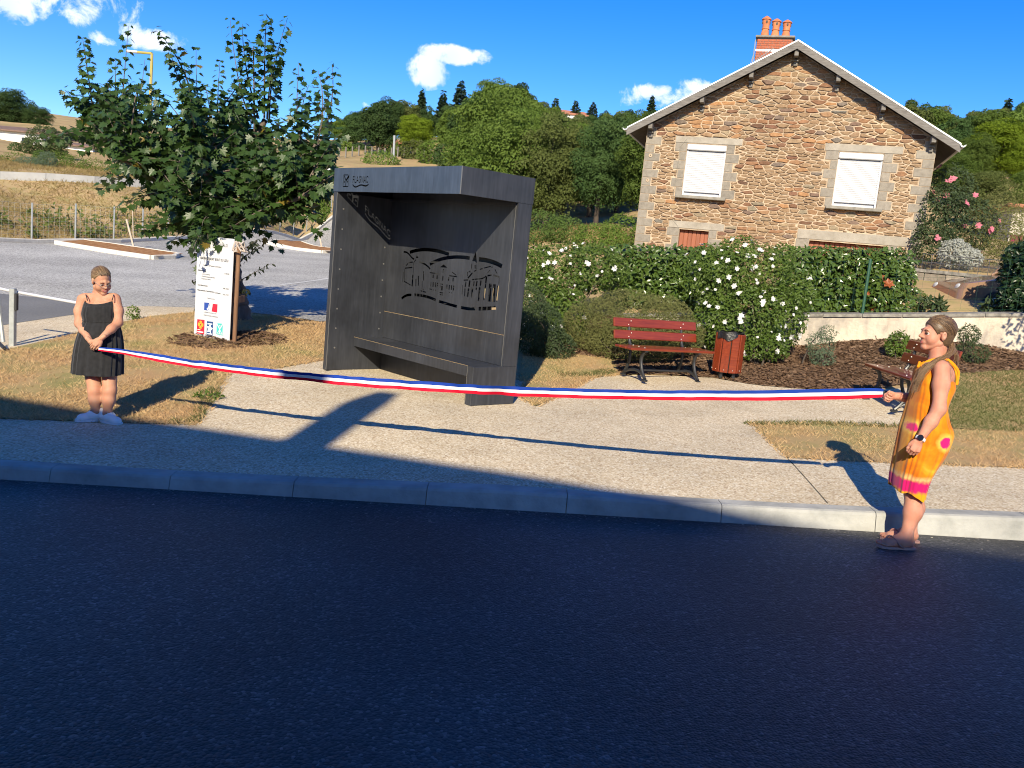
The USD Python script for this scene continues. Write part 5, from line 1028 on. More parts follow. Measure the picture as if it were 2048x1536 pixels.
for d, st in ((33, 3.6), (40, 4.0), (48, 4.2), (57, 4.5), (68, 4.8), (80, 5.2), (93, 5.2), (106, 5.4), (120, 5.6), (134, 5.8), (150, 6.2), (168, 6.5)):
    for side, (ua, ub) in enumerate(((650, 1330), (1790, 2130))):
        x = ua + rt.uniform(0, 60)
        while x < ub:
            u = x; x += .68 * st * FPX / d * rt.uniform(.75, 1.2); dd = d * rt.uniform(.92, 1.08)
            if side == 0 and ((u < 836 and d < 104) or (u < 960 and d < 76) or (u < 1085 and d < 40)): continue
            if side == 1 and d < 64: continue
            if side == 0 and abs(u - 826) < 62 and d < 122: continue
            zone = ('on the hill left of the yellow green tree' if u < 836 else 'on the hill behind the bus shelter' if u < 1080 else 'on the hill left of the stone house') if side == 0 else 'on the hill right of the stone house'; band = 'low down' if d < 50 else 'halfway up' if d < 110 else 'near the skyline'; p = on_ground(u, dd); h = rt.uniform(6.5, 11) * (1 if d > 60 else .8); w = rt.uniform(.85, 1.15)
            h = min(h, height_to(p, skyline(u) + rt.uniform(2, 14)))
            if h < 2.2: continue
            kd = rt.choice(['mid', 'dark', 'olive', 'pale'], p=[.50, .26, .2, .04] if d > 60 else [.84, .12, .04, 0]); _l = f"{dict(mid='mid green', dark='dark green', olive='olive green', pale='yellow green')[kd]} broadleaf tree {band} {zone}"; plant(kd, dd < 62, p, h, _l, _l.replace(' tree ', ' trees '), width=w)
# bushes low on the bank, left
def shrub(name, blobs, n, size, m, shape='oval', seed=0, hole=.0, up=.4, droop=.2, parent=None, stems=0, zmin=None, inner=.74, width=1.0, clump=.5, **kw):
    """leafy mass over a list of ellipsoids (cx, cy, cz, rx, ry, rz)"""
    r = np.random.default_rng(seed + 500); B = np.array(blobs, float); wt = (B[:, 3] * B[:, 5]); k = r.choice(len(B), n, p=wt / wt.sum())
    d = unit(r.normal(size=(n, 3))); rad = 1 - (1 - inner) * r.random(n) ** 1.6
    nz = meshkit.fbm(d * 3.2 + B[k][:, :3] * 1.7, 3, seed) - .5
    P = B[k][:, :3] + d * B[k][:, 3:] * (rad * (1 + clump * nz))[:, None]
    g = H(P[:, 0], P[:, 1]) + .02 if zmin is None else np.full(n, zmin); ok = P[:, 2] > g; P, d = P[ok], d[ok]; n = len(P)
    N = unit(d * .9 + .40 * r.normal(size=(n, 3)) + [0, -.25, up * .8]); D = unit(np.cross(N, r.normal(size=(n, 3))) + d * .5 + [0, 0, -droop])
    t = thing(name, (0, 0, 0), **kw); obj('foliage', leaves(P, D, N, size * r.uniform(.6, 1.25, n), shape, width), M[m] if isinstance(m, str) else m, t)
    if stems:
        b = B[np.argmin(B[:, 2])]; sm = []
        for q in range(stems):
            c = B[r.integers(len(B))]; e = c[:3] + unit(r.normal(size=3)) * c[3:] * .7; s = np.array([b[0] + r.normal(0, .12), b[1] + r.normal(0, .12), 0]); s[2] = H1(s[0], s[1]) - .05
            sm.append(tube(curve([s, (s * .55 + e * .45) + [0, 0, .12], e], 7), np.linspace(.016, .004, 7), 5))
        obj('stem', cat(sm), M['bark_dark'], t)
    return t
def bl(u, v, d, rx, ry, rz): p = at_depth(u, v, d); return (p[0], p[1], p[2], rx, ry, rz)
M['round_tree'] = leaf_mat('olive_round_tree', (.045, .07, .016), (.10, .14, .035), rough=.7)
M['silver'] = leaf_mat('silver_green_foliage', (.09, .13, .075), (.20, .25, .15), rough=.7)
M['lime'] = leaf_mat('lime_foliage', (.07, .12, .02), (.15, .21, .04), rough=.7)
shrub('round_tree', [bl(90, 285, 60, 1.25, 1.2, 1.15), bl(70, 295, 60, .9, .9, .7), bl(110, 295, 60, .8, .8, .8)], 5000, .15, 'round_tree', seed=1, stems=4, label='round olive green tree in front of the white garden wall', cat='tree', zmin=-50)
shrub('conical_bush', [bl(30, 300, 61, .42, .4, .55)], 900, .12, 'far2', seed=2, zmin=-50, label='small dark conical bush before the white garden wall', cat='bush')
shrub('silver_bush', [bl(58, 330, 46, .85, .5, .42), bl(95, 322, 46, .5, .5, .5)], 3600, .09, 'silver', 'lance', seed=3, zmin=-50, label='silvery green bush above the grey retaining wall', cat='bush'); shrub('lime_bush', [bl(80, 318, 47, .35, .4, .45)], 1200, .1, 'lime', seed=4, zmin=-50, label='bright lime green bush above the grey retaining wall', cat='bush')
shrub('verge_bush', [bl(140, 330, 48, 1.0, .6, .55), bl(190, 336, 48, .9, .6, .5), bl(5, 330, 46, .7, .6, .5), bl(250, 344, 49, .9, .6, .45), bl(120, 318, 52, .8, .6, .5), bl(30, 318, 52, .8, .6, .4)], 6000, .09, 'far1', seed=5, zmin=-50, label='low dull green scrub along the top of the retaining wall', cat='bush')
shrub('round_hedge', [bl(762, 325, 88, 1.9, 1.5, 1.1)], 1800, .22, 'far1', seed=6, zmin=-50, label='small round bush directly above the middle of the shelter roof', cat='bush')
for _k, (_u, _v, _d, _r, _h, _m) in enumerate(((648, 305, 103, 1.9, 1.1, 'far2'), (684, 303, 102, 1.7, 1.2, 'far1'), (716, 305, 104, 1.8, 1.0, 'far2'), (800, 306, 99, 1.6, 1.0, 'far1'), (832, 305, 95, 1.7, 1.3, 'far4'), (868, 308, 91, 1.8, 1.3, 'far1'), (905, 312, 86, 1.8, 1.4, 'far2'), (940, 316, 80, 1.9, 1.4, 'far1'))):
    shrub('hedgerow_bush', [bl(_u, _v, _d, _r, 1.2, _h)], 1100, .32, _m, seed=60 + _k, zmin=-50, label=('leftmost bush of the field hedgerow, beside the maple crown', 'second bush of the field hedgerow from the left', 'third bush of the field hedgerow, left of the round hillside bush', 'bush of the field hedgerow just right of the utility pole', 'olive bush under the bright yellow green tree', 'bush above the white field wall', 'dark bush right of the white field wall', 'rightmost bush of the field hedgerow above the shelter roof corner')[_k], cat='bush')
shrub('young_tree', [bl(645, 415, 40, .34, .34, .55), bl(640, 395, 40, .25, .25, .4)], 900, .13, 'far1', seed=7, zmin=-50, label='slender young green tree growing beside the shelter in the car park', cat='tree')
shrub('field_bush', [bl(1085, 455, 24, .75, .6, .45), bl(1130, 462, 24, .6, .5, .4)], 5200, .06, 'lime', seed=8, zmin=-9, label='pale green bush behind the white flowering shrub', cat='bush'); shrub('field_bush', [bl(1200, 480, 22, .7, .6, .4), bl(1245, 465, 24, .6, .6, .5)], 4200, .07, 'far1', seed=9, zmin=-9, label='low green bush before the left corner of the stone house', cat='bush')
# ------------------------------------------------------------------ pollarded maple
TD = 13.98; tb = hit(478, 640); MAPLE = thing('maple_tree', tb, label='pollarded maple with upright leafy shoots behind the project sign', cat='tree')
def tp_(u, v, dd=0.0): return at_depth(u, v, TD + dd) - tb
limbs = [([tp_(478, 646), tp_(462, 560, -.05), tp_(440, 470, -.1)], (.21, .13)), ([tp_(440, 474, -.1), tp_(385, 415, .1), tp_(335, 368, .3), tp_(285, 300, .5), tp_(235, 268, .6), tp_(182, 238, .7)], (.115, .05)), ([tp_(442, 472, -.1), tp_(490, 425, -.3), tp_(540, 392, -.5), tp_(600, 345, -.6), tp_(632, 290, -.6)], (.11, .045)),
    ([tp_(440, 472, -.1), tp_(432, 400, -.6), tp_(410, 330, -.9), tp_(380, 270, -1.1)], (.10, .045)), ([tp_(446, 470, -.1), tp_(470, 380, .5), tp_(500, 300, .8), tp_(530, 240, .9)], (.10, .045)), ([tp_(335, 368, .3), tp_(290, 340, -.3), tp_(240, 318, -.7)], (.06, .03)), ([tp_(540, 392, -.5), tp_(580, 400, -1.0), tp_(615, 390, -1.3)], (.05, .025)), ([tp_(470, 380, .5), tp_(440, 300, .9), tp_(420, 240, 1.1)], (.06, .03)), ([tp_(440, 474, -.1), tp_(410, 450, -.7), tp_(360, 430, -1.1)], (.05, .02))]
lr = np.random.default_rng(33); spine = []
for k, (pts, (ra, rb)) in enumerate(limbs):
    c = curve(pts, 22); c[1:-1] += lr.normal(0, .012, (20, 3)); rad = np.linspace(ra, rb, 22) * (1 + .08 * lr.normal(size=22))
    if k == 0: rad[0] *= 1.35
    obj('trunk' if k == 0 else 'limb', tube(c, rad, 10), M['bark'], MAPLE, smooth=60)
    if k: spine.append(c)
shoots = []
def shoot(base, tip, n): shoots.append((np.asarray(base), np.asarray(tip), n))
near_spine = lambda p: min((c[np.argmin(np.linalg.norm((c - p)[:, [0, 2]], axis=1))] for c in spine), key=lambda q: np.linalg.norm((q - p)[[0, 2]]))
for u, v in ((165, 76), (257, 52), (311, 60), (341, 100), (392, 97), (460, 38), (485, 48), (533, 36), (575, 36), (440, 122), (598, 126), (636, 140), (664, 128), (130, 180), (368, 130), (230, 120), (290, 118), (505, 110), (555, 95), (618, 170), (410, 170), (215, 165), (195, 190), (652, 215)):
    p = tp_(u, v, lr.normal(0, .5)); base = near_spine(p + [0, 0, -1.2]) ; base = base * .75 + np.array([p[0], p[1], base[2]]) * .25; shoot(base, p, 1)
for c in spine:
    m_ = int(25 * np.linalg.norm(np.diff(c, axis=0), axis=1).sum())
    for _ in range(m_):
        q = c[int(lr.uniform(.22, 1) ** .8 * 21)]; d = unit(np.array([lr.normal(0, .55), lr.normal(0, .55), lr.uniform(-.35, 1.1)])); tipp = q + d * lr.uniform(.35, 1.05); tpx = project(tipp + tb)
        if 392 < tpx[0] < 452 and 120 < tpx[1] < 345 and lr.random() < .75: continue
        shoot(q, tipp, 0)
for (u0, v0, e0, u1, v1, e1) in ((432, 440, -.7, 398, 474, -1.75), (430, 445, -.8, 416, 478, -1.8), (436, 448, -.8, 440, 480, -1.75), (425, 440, -.8, 386, 498, -1.9), (445, 450, -.6, 462, 470, -1.6), (428, 430, -.8, 404, 452, -1.8), (440, 430, -.8, 430, 458, -1.7), (420, 430, -.9, 380, 455, -1.6)): shoot(tp_(u0, v0, e0), tp_(u1, v1, e1), 0)
tw, LP, LD, LN, LS = [], [], [], [], []
for b, t, tall in shoots:
    L = np.linalg.norm(t - b); bend = np.array([lr.normal(0, .05), lr.normal(0, .05), 0]) * L; c = curve([b, (b + t) / 2 + bend + (np.array([0, 0, .05 * L])), t], 10); tw.append(tube(c, np.linspace(.012 + .004 * L, .003, 10), 5, cap=False))
    n = int(L / .075) + 2
    for k in range(n):
        f = (.10 if tall else .10) + .90 * k / (n - 1); i = f * 9; i0 = min(int(i), 8); p = c[i0] + (c[i0 + 1] - c[i0]) * (i - i0); ax = unit(c[i0 + 1] - c[i0]); a0 = k * 1.571 + lr.uniform(-.3, .3)
        e1 = unit(np.cross(ax, [.3, .2, .93])); e2 = np.cross(ax, e1); sz = lr.uniform(.12, .195) * (1.0 - (.45 if tall else .3) * f ** 2)
        for s_ in (0, math.pi):
            if lr.random() < .08: continue
            o = math.cos(a0 + s_) * e1 + math.sin(a0 + s_) * e2; pet = o * sz * .45 + ax * sz * .22
            LP.append(p + pet); LD.append(o * .8 + ax * .12 + np.array([0, 0, -.38 - .4 * lr.random()])); LN.append(np.array([0, -.25, .7]) + o * .5 + lr.normal(0, .33, 3)); LS.append(sz)
LP, LD, LN, LS = map(np.array, (LP, LD, LN, LS))
print('maple leaves', len(LP))
obj('twigs', cat(tw), M['bark'], MAPLE, kind='stuff')
pj = project(LP + tb); front_key = pj[:, 2] - 8 * LS; order = np.argsort(front_key); yel = lr.random(len(LP)) < .012
for i in order[:290]: obj('leaf', leaves(LP[i:i + 1], LD[i:i + 1], LN[i:i + 1], LS[i:i + 1], 'maple', 1.15), M['maple_y'] if yel[i] else M['maple'], MAPLE)
i = order[290:]; i0 = i[~yel[i]]; i1 = i[yel[i]]
obj('leaves', leaves(LP[i0], LD[i0], LN[i0], LS[i0], 'maple', 1.15), M['maple'], MAPLE, kind='stuff'); obj('yellow_leaves', leaves(LP[i1], LD[i1], LN[i1], LS[i1], 'maple', 1.15), M['maple_y'], MAPLE, kind='stuff')
# thin bare sapling tied to the stakes
sap_b = hit(470, 688); SAP = thing('sapling', sap_b, label='thin half bare sapling with dark drooping leaves right of the project sign', cat='sapling'); sd_ = float((sap_b - CAM) @ CF)
sp_ = lambda u, v, dd=0.: at_depth(u, v, sd_ + dd) - sap_b; br = [[sp_(470, 690), sp_(472, 600), sp_(474, 540)], [sp_(474, 542), sp_(482, 505, .1), sp_(488, 482, .1)], [sp_(474, 545), sp_(469, 525, .3), sp_(462, 500, .5)], [sp_(473, 565), sp_(500, 550, .1), sp_(543, 527, .2)], [sp_(477, 530), sp_(500, 505, .2), sp_(524, 492, .3)], [sp_(484, 500), sp_(500, 490), sp_(515, 478)], [sp_(473, 585), sp_(488, 580), sp_(500, 584)], [sp_(470, 560, .3), sp_(420, 545, .8), sp_(385, 562, .9)], [sp_(472, 550, .3), sp_(400, 505, .8), sp_(368, 490, .8)]]
LP, LD = [], []
obj('stem', cat([tube(curve(q, 10), np.linspace(.014 if k == 0 else .008, .008 if k == 0 else .002, 10), 5) for k, q in enumerate(br)]), M['bark_dark'], SAP)
for q in br[1:]:
    c = curve(q, 24)
    for k in range(5, 24):
        for _ in range(2):
            if lr.random() < .75: LP.append(c[k] + lr.normal(0, .015, 3)); LD.append(np.array([lr.normal(0, .6), lr.normal(0, .6), -.75]))
LP, LD = np.array(LP), np.array(LD); M['dull_leaf'] = leaf_mat('dull_dark_leaf', (.018, .026, .012), (.05, .058, .026)); obj('foliage', leaves(LP, LD, lr.normal(size=(len(LP), 3)), lr.uniform(.05, .09, len(LP)), 'lance', 1.3), M['dull_leaf'], SAP)
# ------------------------------------------------------------------ shrubs of the bed and the garden
M['hib'] = leaf_mat('bright_shrub_leaf', (.075, .125, .018), (.19, .25, .045), rough=.45, tr=.3, big=3)
M['laurel'] = leaf_mat('laurel_leaf', (.06, .105, .018), (.16, .22, .045), rough=.28, tr=.2, big=3, spec=.6)
M['dark_laurel'] = leaf_mat('dark_laurel_leaf', (.014, .034, .010), (.04, .07, .018), rough=.35, tr=.15, big=3)
M['tamarisk'] = leaf_mat('olive_fine_leaf', (.13, .14, .05), (.30, .285, .115), rough=.8, tr=.25, big=3, spec=.1)
M['dark_shrub'] = leaf_mat('dark_shrub_leaf', (.035, .058, .018), (.09, .12, .038), rough=.6, tr=.2, big=3)
M['petal'] = leaf_mat('white_petal', (.70, .70, .68), (.84, .84, .83), rough=.8, tr=.3, tval=1.0)
M['pink_petal'] = leaf_mat('pink_petal', (.62, .20, .26), (.78, .36, .40), rough=.8, tr=.3, tval=1.0)
def flower_mesh(p, nrm, s, r):
    n = 6; e1 = unit(np.cross(nrm, [.2, .3, .9])); e2 = np.cross(nrm, e1); a = np.arange(n) * 2 * np.pi / n + r.uniform(0, 1); D = np.cos(a)[:, None] * e1 + np.sin(a)[:, None] * e2 + nrm * .35
    return leaves(np.repeat(p[None], n, 0), D, np.repeat(nrm[None], n, 0) + .25 * r.normal(size=(n, 3)), s * r.uniform(.8, 1.1, n), 'oval', 1.6)
def flowers(t, blobs, n, s, m, seed, front=True, zlo=-9):
    r = np.random.default_rng(seed); B = np.array(blobs, float); c = 0
    while c < n:
        b = B[r.choice(len(B), p=B[:, 3] * B[:, 5] / (B[:, 3] * B[:, 5]).sum())]; d = unit(r.normal(size=3) + [-.15, -.8, .35]); p = b[:3] + d * b[3:] * r.uniform(.97, 1.1)
        if p[2] < zlo or p[2] < H1(p[0], p[1]) + .1: continue
        q = (p - B[:, :3]) / B[:, 3:]
        if (np.linalg.norm(q, axis=1) < .9).any(): continue
        obj('flower', cat([flower_mesh(p, unit(d + [0, -.4, .2] + .3 * r.normal(size=3)), s * r.uniform(.55, 1.35), r)]), m, t); c += 1
hibL = [bl(1120, 545, 14.6, .62, .5, .50), bl(1185, 535, 14.8, .48, .45, .42), bl(1085, 610, 14.3, .45, .42, .55), bl(1130, 640, 14.2, .40, .4, .5), bl(1065, 530, 14.8, .35, .4, .4), bl(1225, 545, 15.0, .30, .35, .3)]
t = shrub('flowering_shrub', hibL, 15000, .058, 'hib', 'oval', seed=20, stems=14, label='bright green white flowered shrub just right of the bus shelter', cat='shrub'); flowers(t, hibL, 52, .046, M['petal'], 20)
hibR = [bl(1455, 560, 14.0, .62, .5, .50), bl(1520, 545, 14.1, .50, .5, .45), bl(1425, 530, 14.2, .42, .4, .35), bl(1490, 640, 13.8, .62, .5, .50), bl(1555, 630, 14.1, .48, .45, .55), bl(1590, 590, 14.3, .32, .35, .35), bl(1520, 690, 13.7, .45, .4, .25), bl(1430, 640, 13.9, .35, .4, .45), bl(1480, 500, 14.3, .30, .3, .22), bl(1560, 520, 14.3, .25, .3, .25)]
t = shrub('flowering_shrub', hibR, 24000, .055, 'hib', 'oval', seed=21, stems=18, label='large white flowered shrub between the litter bin and the cream wall', cat='shrub'); flowers(t, hibR, 100, .044, M['petal'], 21)
tam = [bl(1262, 640, 13.6, .72, .6, .48), bl(1190, 650, 13.7, .5, .5, .42), bl(1330, 645, 13.7, .45, .5, .42), bl(1260, 690, 13.5, .75, .5, .3), bl(1370, 670, 13.7, .3, .4, .3)]
shrub('domed_bush', tam, 42000, .032, 'tamarisk', 'lance', seed=22, stems=12, clump=.3, label='domed olive green fine leaved bush behind the bench', cat='bush')
shrub('dark_shrub', [bl(1075, 660, 13.2, .42, .4, .42), bl(1055, 620, 13.4, .3, .35, .4), bl(1105, 690, 13.2, .35, .35, .25)], 12000, .04, 'dark_shrub', 'lance', seed=23, stems=8, label='dark green shrub against the right side of the shelter', cat='shrub')
def hedge(name, u0, u1, v0a, v0b, v1, d, m, n, seed, **kw):
    bb = []
    for u in np.linspace(u0, u1, 7):
        f = (u - u0) / (u1 - u0); va = v0a + (v0b - v0a) * f
        for v in np.linspace(va + 14, v1, 4): bb.append(bl(u, v, d + rng.normal(0, .05), .36, .38, .20))
    return shrub(name, bb, n, .105, m, 'lance', seed=seed, zmin=.2, clump=.15, up=.5, width=1.35, **kw)
hedge('laurel_hedge', 1248, 1425, 498, 504, 592, 16.3, 'laurel', 9000, 24, label='clipped laurel hedge left of the white flowered shrub under the house', cat='hedge'); hedge('laurel_hedge', 1598, 1790, 502, 506, 612, 16.0, 'laurel', 9500, 25, label='clipped laurel hedge right of the white flowered shrub below the garage door', cat='hedge')
shrub('dark_laurel', [bl(2068, 560, 14.9, .5, .5, .5), bl(2048, 600, 14.8, .4, .4, .3), bl(2090, 540, 15.2, .6, .5, .6), bl(2060, 600, 14.8, .5, .4, .3), bl(2045, 520, 15.2, .3, .3, .3)], 7500, .10, 'dark_laurel', 'lance', seed=26, zmin=.5, width=1.4, label='dark laurel bush over the wall hiding the rear of the parked car', cat='bush')
rose = [bl(1885, 430, 20.5, .55, .5, .75), bl(1862, 480, 20.3, .4, .4, .5), bl(1935, 450, 21, .7, .6, .7), bl(1900, 380, 21.5, .6, .6, .6)]
t = shrub('rose_bush', rose, 9000, .07, 'dark_shrub', 'oval', seed=27, zmin=.5, label='tall pink flowered rose bush against the right corner of the stone house', cat='bush'); flowers(t, rose, 20, .085, M['pink_petal'], 27)
shrub('yellow_green_bush', [bl(1985, 460, 21, .8, .6, .8), bl(2020, 440, 22, .8, .6, .9)], 9000, .06, 'tamarisk', 'lance', seed=28, zmin=.5, label='tall dry yellow green bush right of the roses', cat='bush')
M['white_leaf'] = leaf_mat('white_silver_leaf', (.34, .35, .31), (.60, .61, .56), rough=.8); shrub('silver_shrub', [bl(1910, 505, 19.9, .35, .3, .30), bl(1935, 515, 19.8, .3, .3, .22)], 2400, .08, 'white_leaf', 'lance', seed=29, zmin=.5, label='silvery white leaved shrub behind the low stone wall', cat='shrub')
shrub('clipped_ball', [bl(1822, 600, 17.0, .30, .3, .24)], 3600, .035, 'hib', 'lance', seed=30, zmin=.5, clump=.1, label='clipped round green ball behind the fence left of the car', cat='bush')
t = shrub('rhododendron', [bl(1772, 570, 15.7, .3, .3, .35), bl(1760, 605, 15.6, .25, .25, .2), bl(1800, 545, 15.9, .2, .25, .2)], 1500, .11, 'laurel', 'lance', seed=31, zmin=.5, width=1.3, label='leafy bush with rusty orange leaf tips beside the green fence post', cat='bush')
M['rusty_leaf'] = leaf_mat('rusty_leaf', (.30, .09, .03), (.48, .18, .07)); flowers(t, [bl(1765, 590, 15.6, .3, .3, .3)], 7, .08, M['rusty_leaf'], 31)
shrub('strap_plant', [bl(1990, 615, 15.2, .18, .2, .10), bl(1860, 610, 16.0, .25, .25, .10)], 260, .16, 'dark_shrub', 'lance', seed=32, zmin=.5, up=.1, label='strappy leaved plant in front of the parked car', cat='plant')
gs = 'lance'
shrub('grey_plant', [bl(1640, 690, 13.7, .22, .22, .22), bl(1645, 715, 13.6, .20, .2, .14), bl(1655, 665, 13.8, .14, .14, .12)], 2000, .035, 'silver', gs, seed=33, stems=6, label='small grey green plant on the mulch below the cream wall', cat='plant')
shrub('leafy_plant', [bl(1797, 690, 13.8, .17, .17, .20)], 700, .07, 'hib', 'lance', seed=34, stems=5, label='small leafy plant on the mulch behind the far bench', cat='plant')
shrub('green_plant', [bl(1946, 705, 13.4, .24, .24, .16), bl(1938, 670, 13.6, .16, .16, .16)], 2000, .04, 'dark_shrub', gs, seed=35, stems=6, label='low green plant behind the head of the girl in orange', cat='plant')
shrub('weed', [bl(266, 628, 14.0, .09, .09, .13)], 160, .06, 'hib', 'lance', seed=36, up=.0, label='tuft of green weed at the lawn edge beside the girl in black', cat='plant')
shrub('weed', [bl(418, 790, 9.2, .14, .08, .05)], 160, .045, 'hib', 'lance', seed=38, up=.0, label='green weeds at the left edge of the paved forecourt', cat='plant')
yt = np.array([8.35, 11.9]); yz = H1(*yt); t = thing('young_tree', (*yt, yz), label='bushy young tree beyond the right edge that shades the cream wall', cat='tree')
ys = [tube(curve([(0, 0, -.1), (.05, 0, .9), e], 8), np.linspace(.04, .012, 8), 6) for e in ((-.5, .1, 2.0), (.1, .2, 2.3), (.6, 0, 1.9), (.3, -.3, 2.1), (-.2, -.2, 2.4))]; obj('trunk', cat(ys), M['bark_dark'], t)
r_ = np.random.default_rng(8); q = unit(r_.normal(size=(900, 3))) * r_.uniform(.4, 1, (900, 1)) * [.85, .6, .55] + [.05, 0, 2.15]; obj('crown', leaves(q, r_.normal(size=(900, 3)), r_.normal(size=(900, 3)), .1, 'oval'), M['far1'], t)
# ------------------------------------------------------------------ grass, mulch, litter
M['grass'] = None
def grass_mat():
    n = {'g': ('geometry', {}), 't': ('noise_texture', {'scale': 1.1, 'detail': 8.0}), 'ad': ('math', {'math_type': 'multiply_add', 'value2': .34}), 'sb': ('math', {'math_type': 'multiply', 'value2': .8}), 'r': ('rgb_ramp', {'ramp': [(.28, (.50, .33, .17)), (.48, (.52, .37, .19)), (.60, (.42, .35, .15)), (.72, (.22, .24, .07)), (.88, (.11, .165, .035))]}), 'p': ('principled_bsdf', {'roughness': .7, 'specular_ior_level': .25}), 'tr': ('translucent_bsdf', {}), 'mc': ('mix_closure', {'fac': .25})}
    l = [('g.position', 't.vector'), ('g.random_per_island', 'ad.value1'), ('t.fac', 'sb.value1'), ('sb.value', 'ad.value3'), ('ad.value', 'r.fac'), ('r.color', 'p.base_color'), ('r.color', 'tr.color'), ('p.BSDF', 'mc.closure1'), ('tr.BSDF', 'mc.closure2')]
    return usdkit.material(stage, '/World/Looks/dry_grass', n, l, surface='mc.closure')
M['grass'] = grass_mat()
M['green_grass'] = leaf_mat('green_grass', (.12, .13, .04), (.075, .125, .028), rough=.7, big=2.5, tr=.3)
M['straw_grass'] = leaf_mat('straw_grass', (.26, .20, .075), (.50, .36, .18), rough=.8, big=.6, tr=.25)
def in_poly(poly, n, seed):
    r = np.random.default_rng(seed); x0, y0, x1, y1 = poly.bounds; q = np.column_stack([r.uniform(x0, x1, n), r.uniform(y0, y1, n)]); return q[shapely.contains_xy(poly, q[:, 0], q[:, 1])]
def grass(name, poly, dens, hgt, m, seed, lift=.0, w=.16, patch=None, **kw):
    x0, y0, x1, y1 = poly.bounds; q = in_poly(poly, int((x1 - x0) * (y1 - y0) * dens), seed); r = np.random.default_rng(seed + 1)
    if patch is not None:
        f = meshkit.fbm(np.column_stack([q * patch, q[:, :1] * 0]), 3, seed); q = q[r.random(len(q)) < np.clip((f - .3) * 3, .15, 1)]
    n = len(q); P = np.column_stack([q, H(q[:, 0], q[:, 1]) - .004 + lift]); a = r.uniform(0, 6.283, n); D = np.column_stack([np.cos(a) * .75, np.sin(a) * .75, r.uniform(.35, 1.3, n)]); N = np.column_stack([np.cos(a + r.normal(0, .6, n)), np.sin(a + r.normal(0, .6, n)), np.full(n, .25)])
    obj(name, leaves(P, D, N, hgt * r.uniform(.45, 1.3, n), 'blade', w), m, label=kw.get('label'), kind='stuff'); return n
lawnL = Polygon([tuple(hit(-60, 838)[:2]), tuple(hit(205, 847)[:2]), tuple(front[0])] + [tuple(p) for p in front[1:]] + [(-2.45, 11.4), (-1.9, 13.2), (-2.2, 15.7)] + [tuple(hit(u, v)[:2]) for u, v in [(640, 646), (520, 630), (388, 626), (300, 634), (215, 652), (150, 668), (70, 688), (-60, 716)]]).buffer(0)
dryR = Polygon([tuple(hit(u, v)[:2]) for u, v in [(1503, 850), (1640, 849), (1790, 855), (1905, 861), (2048, 867), (2150, 872), (2150, 942), (2048, 938), (1860, 932), (1700, 925), (1574, 918)]]).buffer(0)
lawnR = Polygon([tuple(hit(u, v)[:2]) for u, v in [(1905, 858), (2150, 868), (2150, 742), (2048, 742), (1940, 748), (1880, 752)]]).buffer(0)
wedge = Polygon([tuple(hit(u, v)[:2]) for u, v in [(1034, 800), (1071, 814), (1130, 790), (1185, 757), (1240, 750), (1225, 720), (1090, 705), (1045, 712)]]).buffer(0).difference(pave_poly)
for P, nm in ((lawnL, 'lawn'), (dryR, 'dry_grass_strip'), (lawnR, 'right_lawn'), (wedge, 'grass_wedge')):
    obj(nm, drape(P.difference(pave_poly.buffer(.001)), .016), M['lawn'], smooth=40, kind='structure', label={'lawn': 'dry brown lawn behind the girl in black', 'dry_grass_strip': 'strip of scorched grass in the paving before the girl in orange', 'right_lawn': 'green lawn at the right behind the girl in orange', 'grass_wedge': 'grass wedge between the shelter and the bench'}[nm])
g1 = grass('grass', lawnL.buffer(-.02), 2600, .055, M['grass'], 50, lift=.016, patch=1.2, label='short scorched grass on the left lawn')
g2 = grass('grass', shapely.union_all([dryR.buffer(-.0), wedge]), 3000, .048, M['grass'], 51, lift=.016, patch=1.6, label='short dry grass between the paved areas at the right')
g3 = grass('grass', lawnR.difference(pave_poly.buffer(.01)), 3200, .05, M['green_grass'], 52, lift=.016, label='short green grass of the right lawn')
edge = shapely.union_all([LineString([hit(u, v)[:2] for u, v in [(1503, 850), (1640, 849), (1790, 855)]]).buffer(.1), LineString([hit(u, v)[:2] for u, v in [(1130, 752), (1185, 752), (1215, 745)]]).buffer(.12), LineString([hit(u, v)[:2] for u, v in [(350, 846), (388, 846), (430, 780)]]).buffer(.07)]); grass('grass', edge, 2600, .06, M['green_grass'], 53, lift=.016, label='greener grass along the paving edges')
bank = Polygon([(p[0] - .3, p[1]) for p in fence_line] + [(-22, 62), (-34, 46), (-44, 30), (-30, 16)]).buffer(0); g4 = grass('bank_grass', bank, 210, .21, M['straw_grass'], 54, w=.14, patch=.5, label='straw coloured dry grass on the bank behind the fence')
scr = []
for _k in range(150):
    _s = lr.uniform(0, 1); _p = fl.interpolate(_s, True); _q = np.array([_p.x - .4 - abs(lr.normal(0, 1.6)), _p.y]); _n = 26; _R = lr.uniform(.15, .5)
    _P = np.column_stack([_q[0] + _R * lr.normal(0, .6, _n), _q[1] + _R * lr.normal(0, .6, _n)]); scr.append(np.column_stack([_P, H(_P[:, 0], _P[:, 1]) + lr.uniform(0, _R * 1.1, _n)]))
scr = np.vstack(scr); obj('bank_scrub', leaves(scr, lr.normal(size=scr.shape) + [0, 0, .9], lr.normal(size=scr.shape), lr.uniform(.10, .26, len(scr)), 'lance', 1.2), M['far4'], kind='stuff', label='dull green scrub and weeds along the wire fence on the bank')
fld = Polygon([tuple(hit(u, v)[:2]) for u, v in [(600, 365), (700, 372), (700, 350), (620, 335)]]).buffer(0); grass('verge_grass', fld, 40, .7, M['straw_grass'], 55, w=.1, label='dry grass on the verge above the upper road')
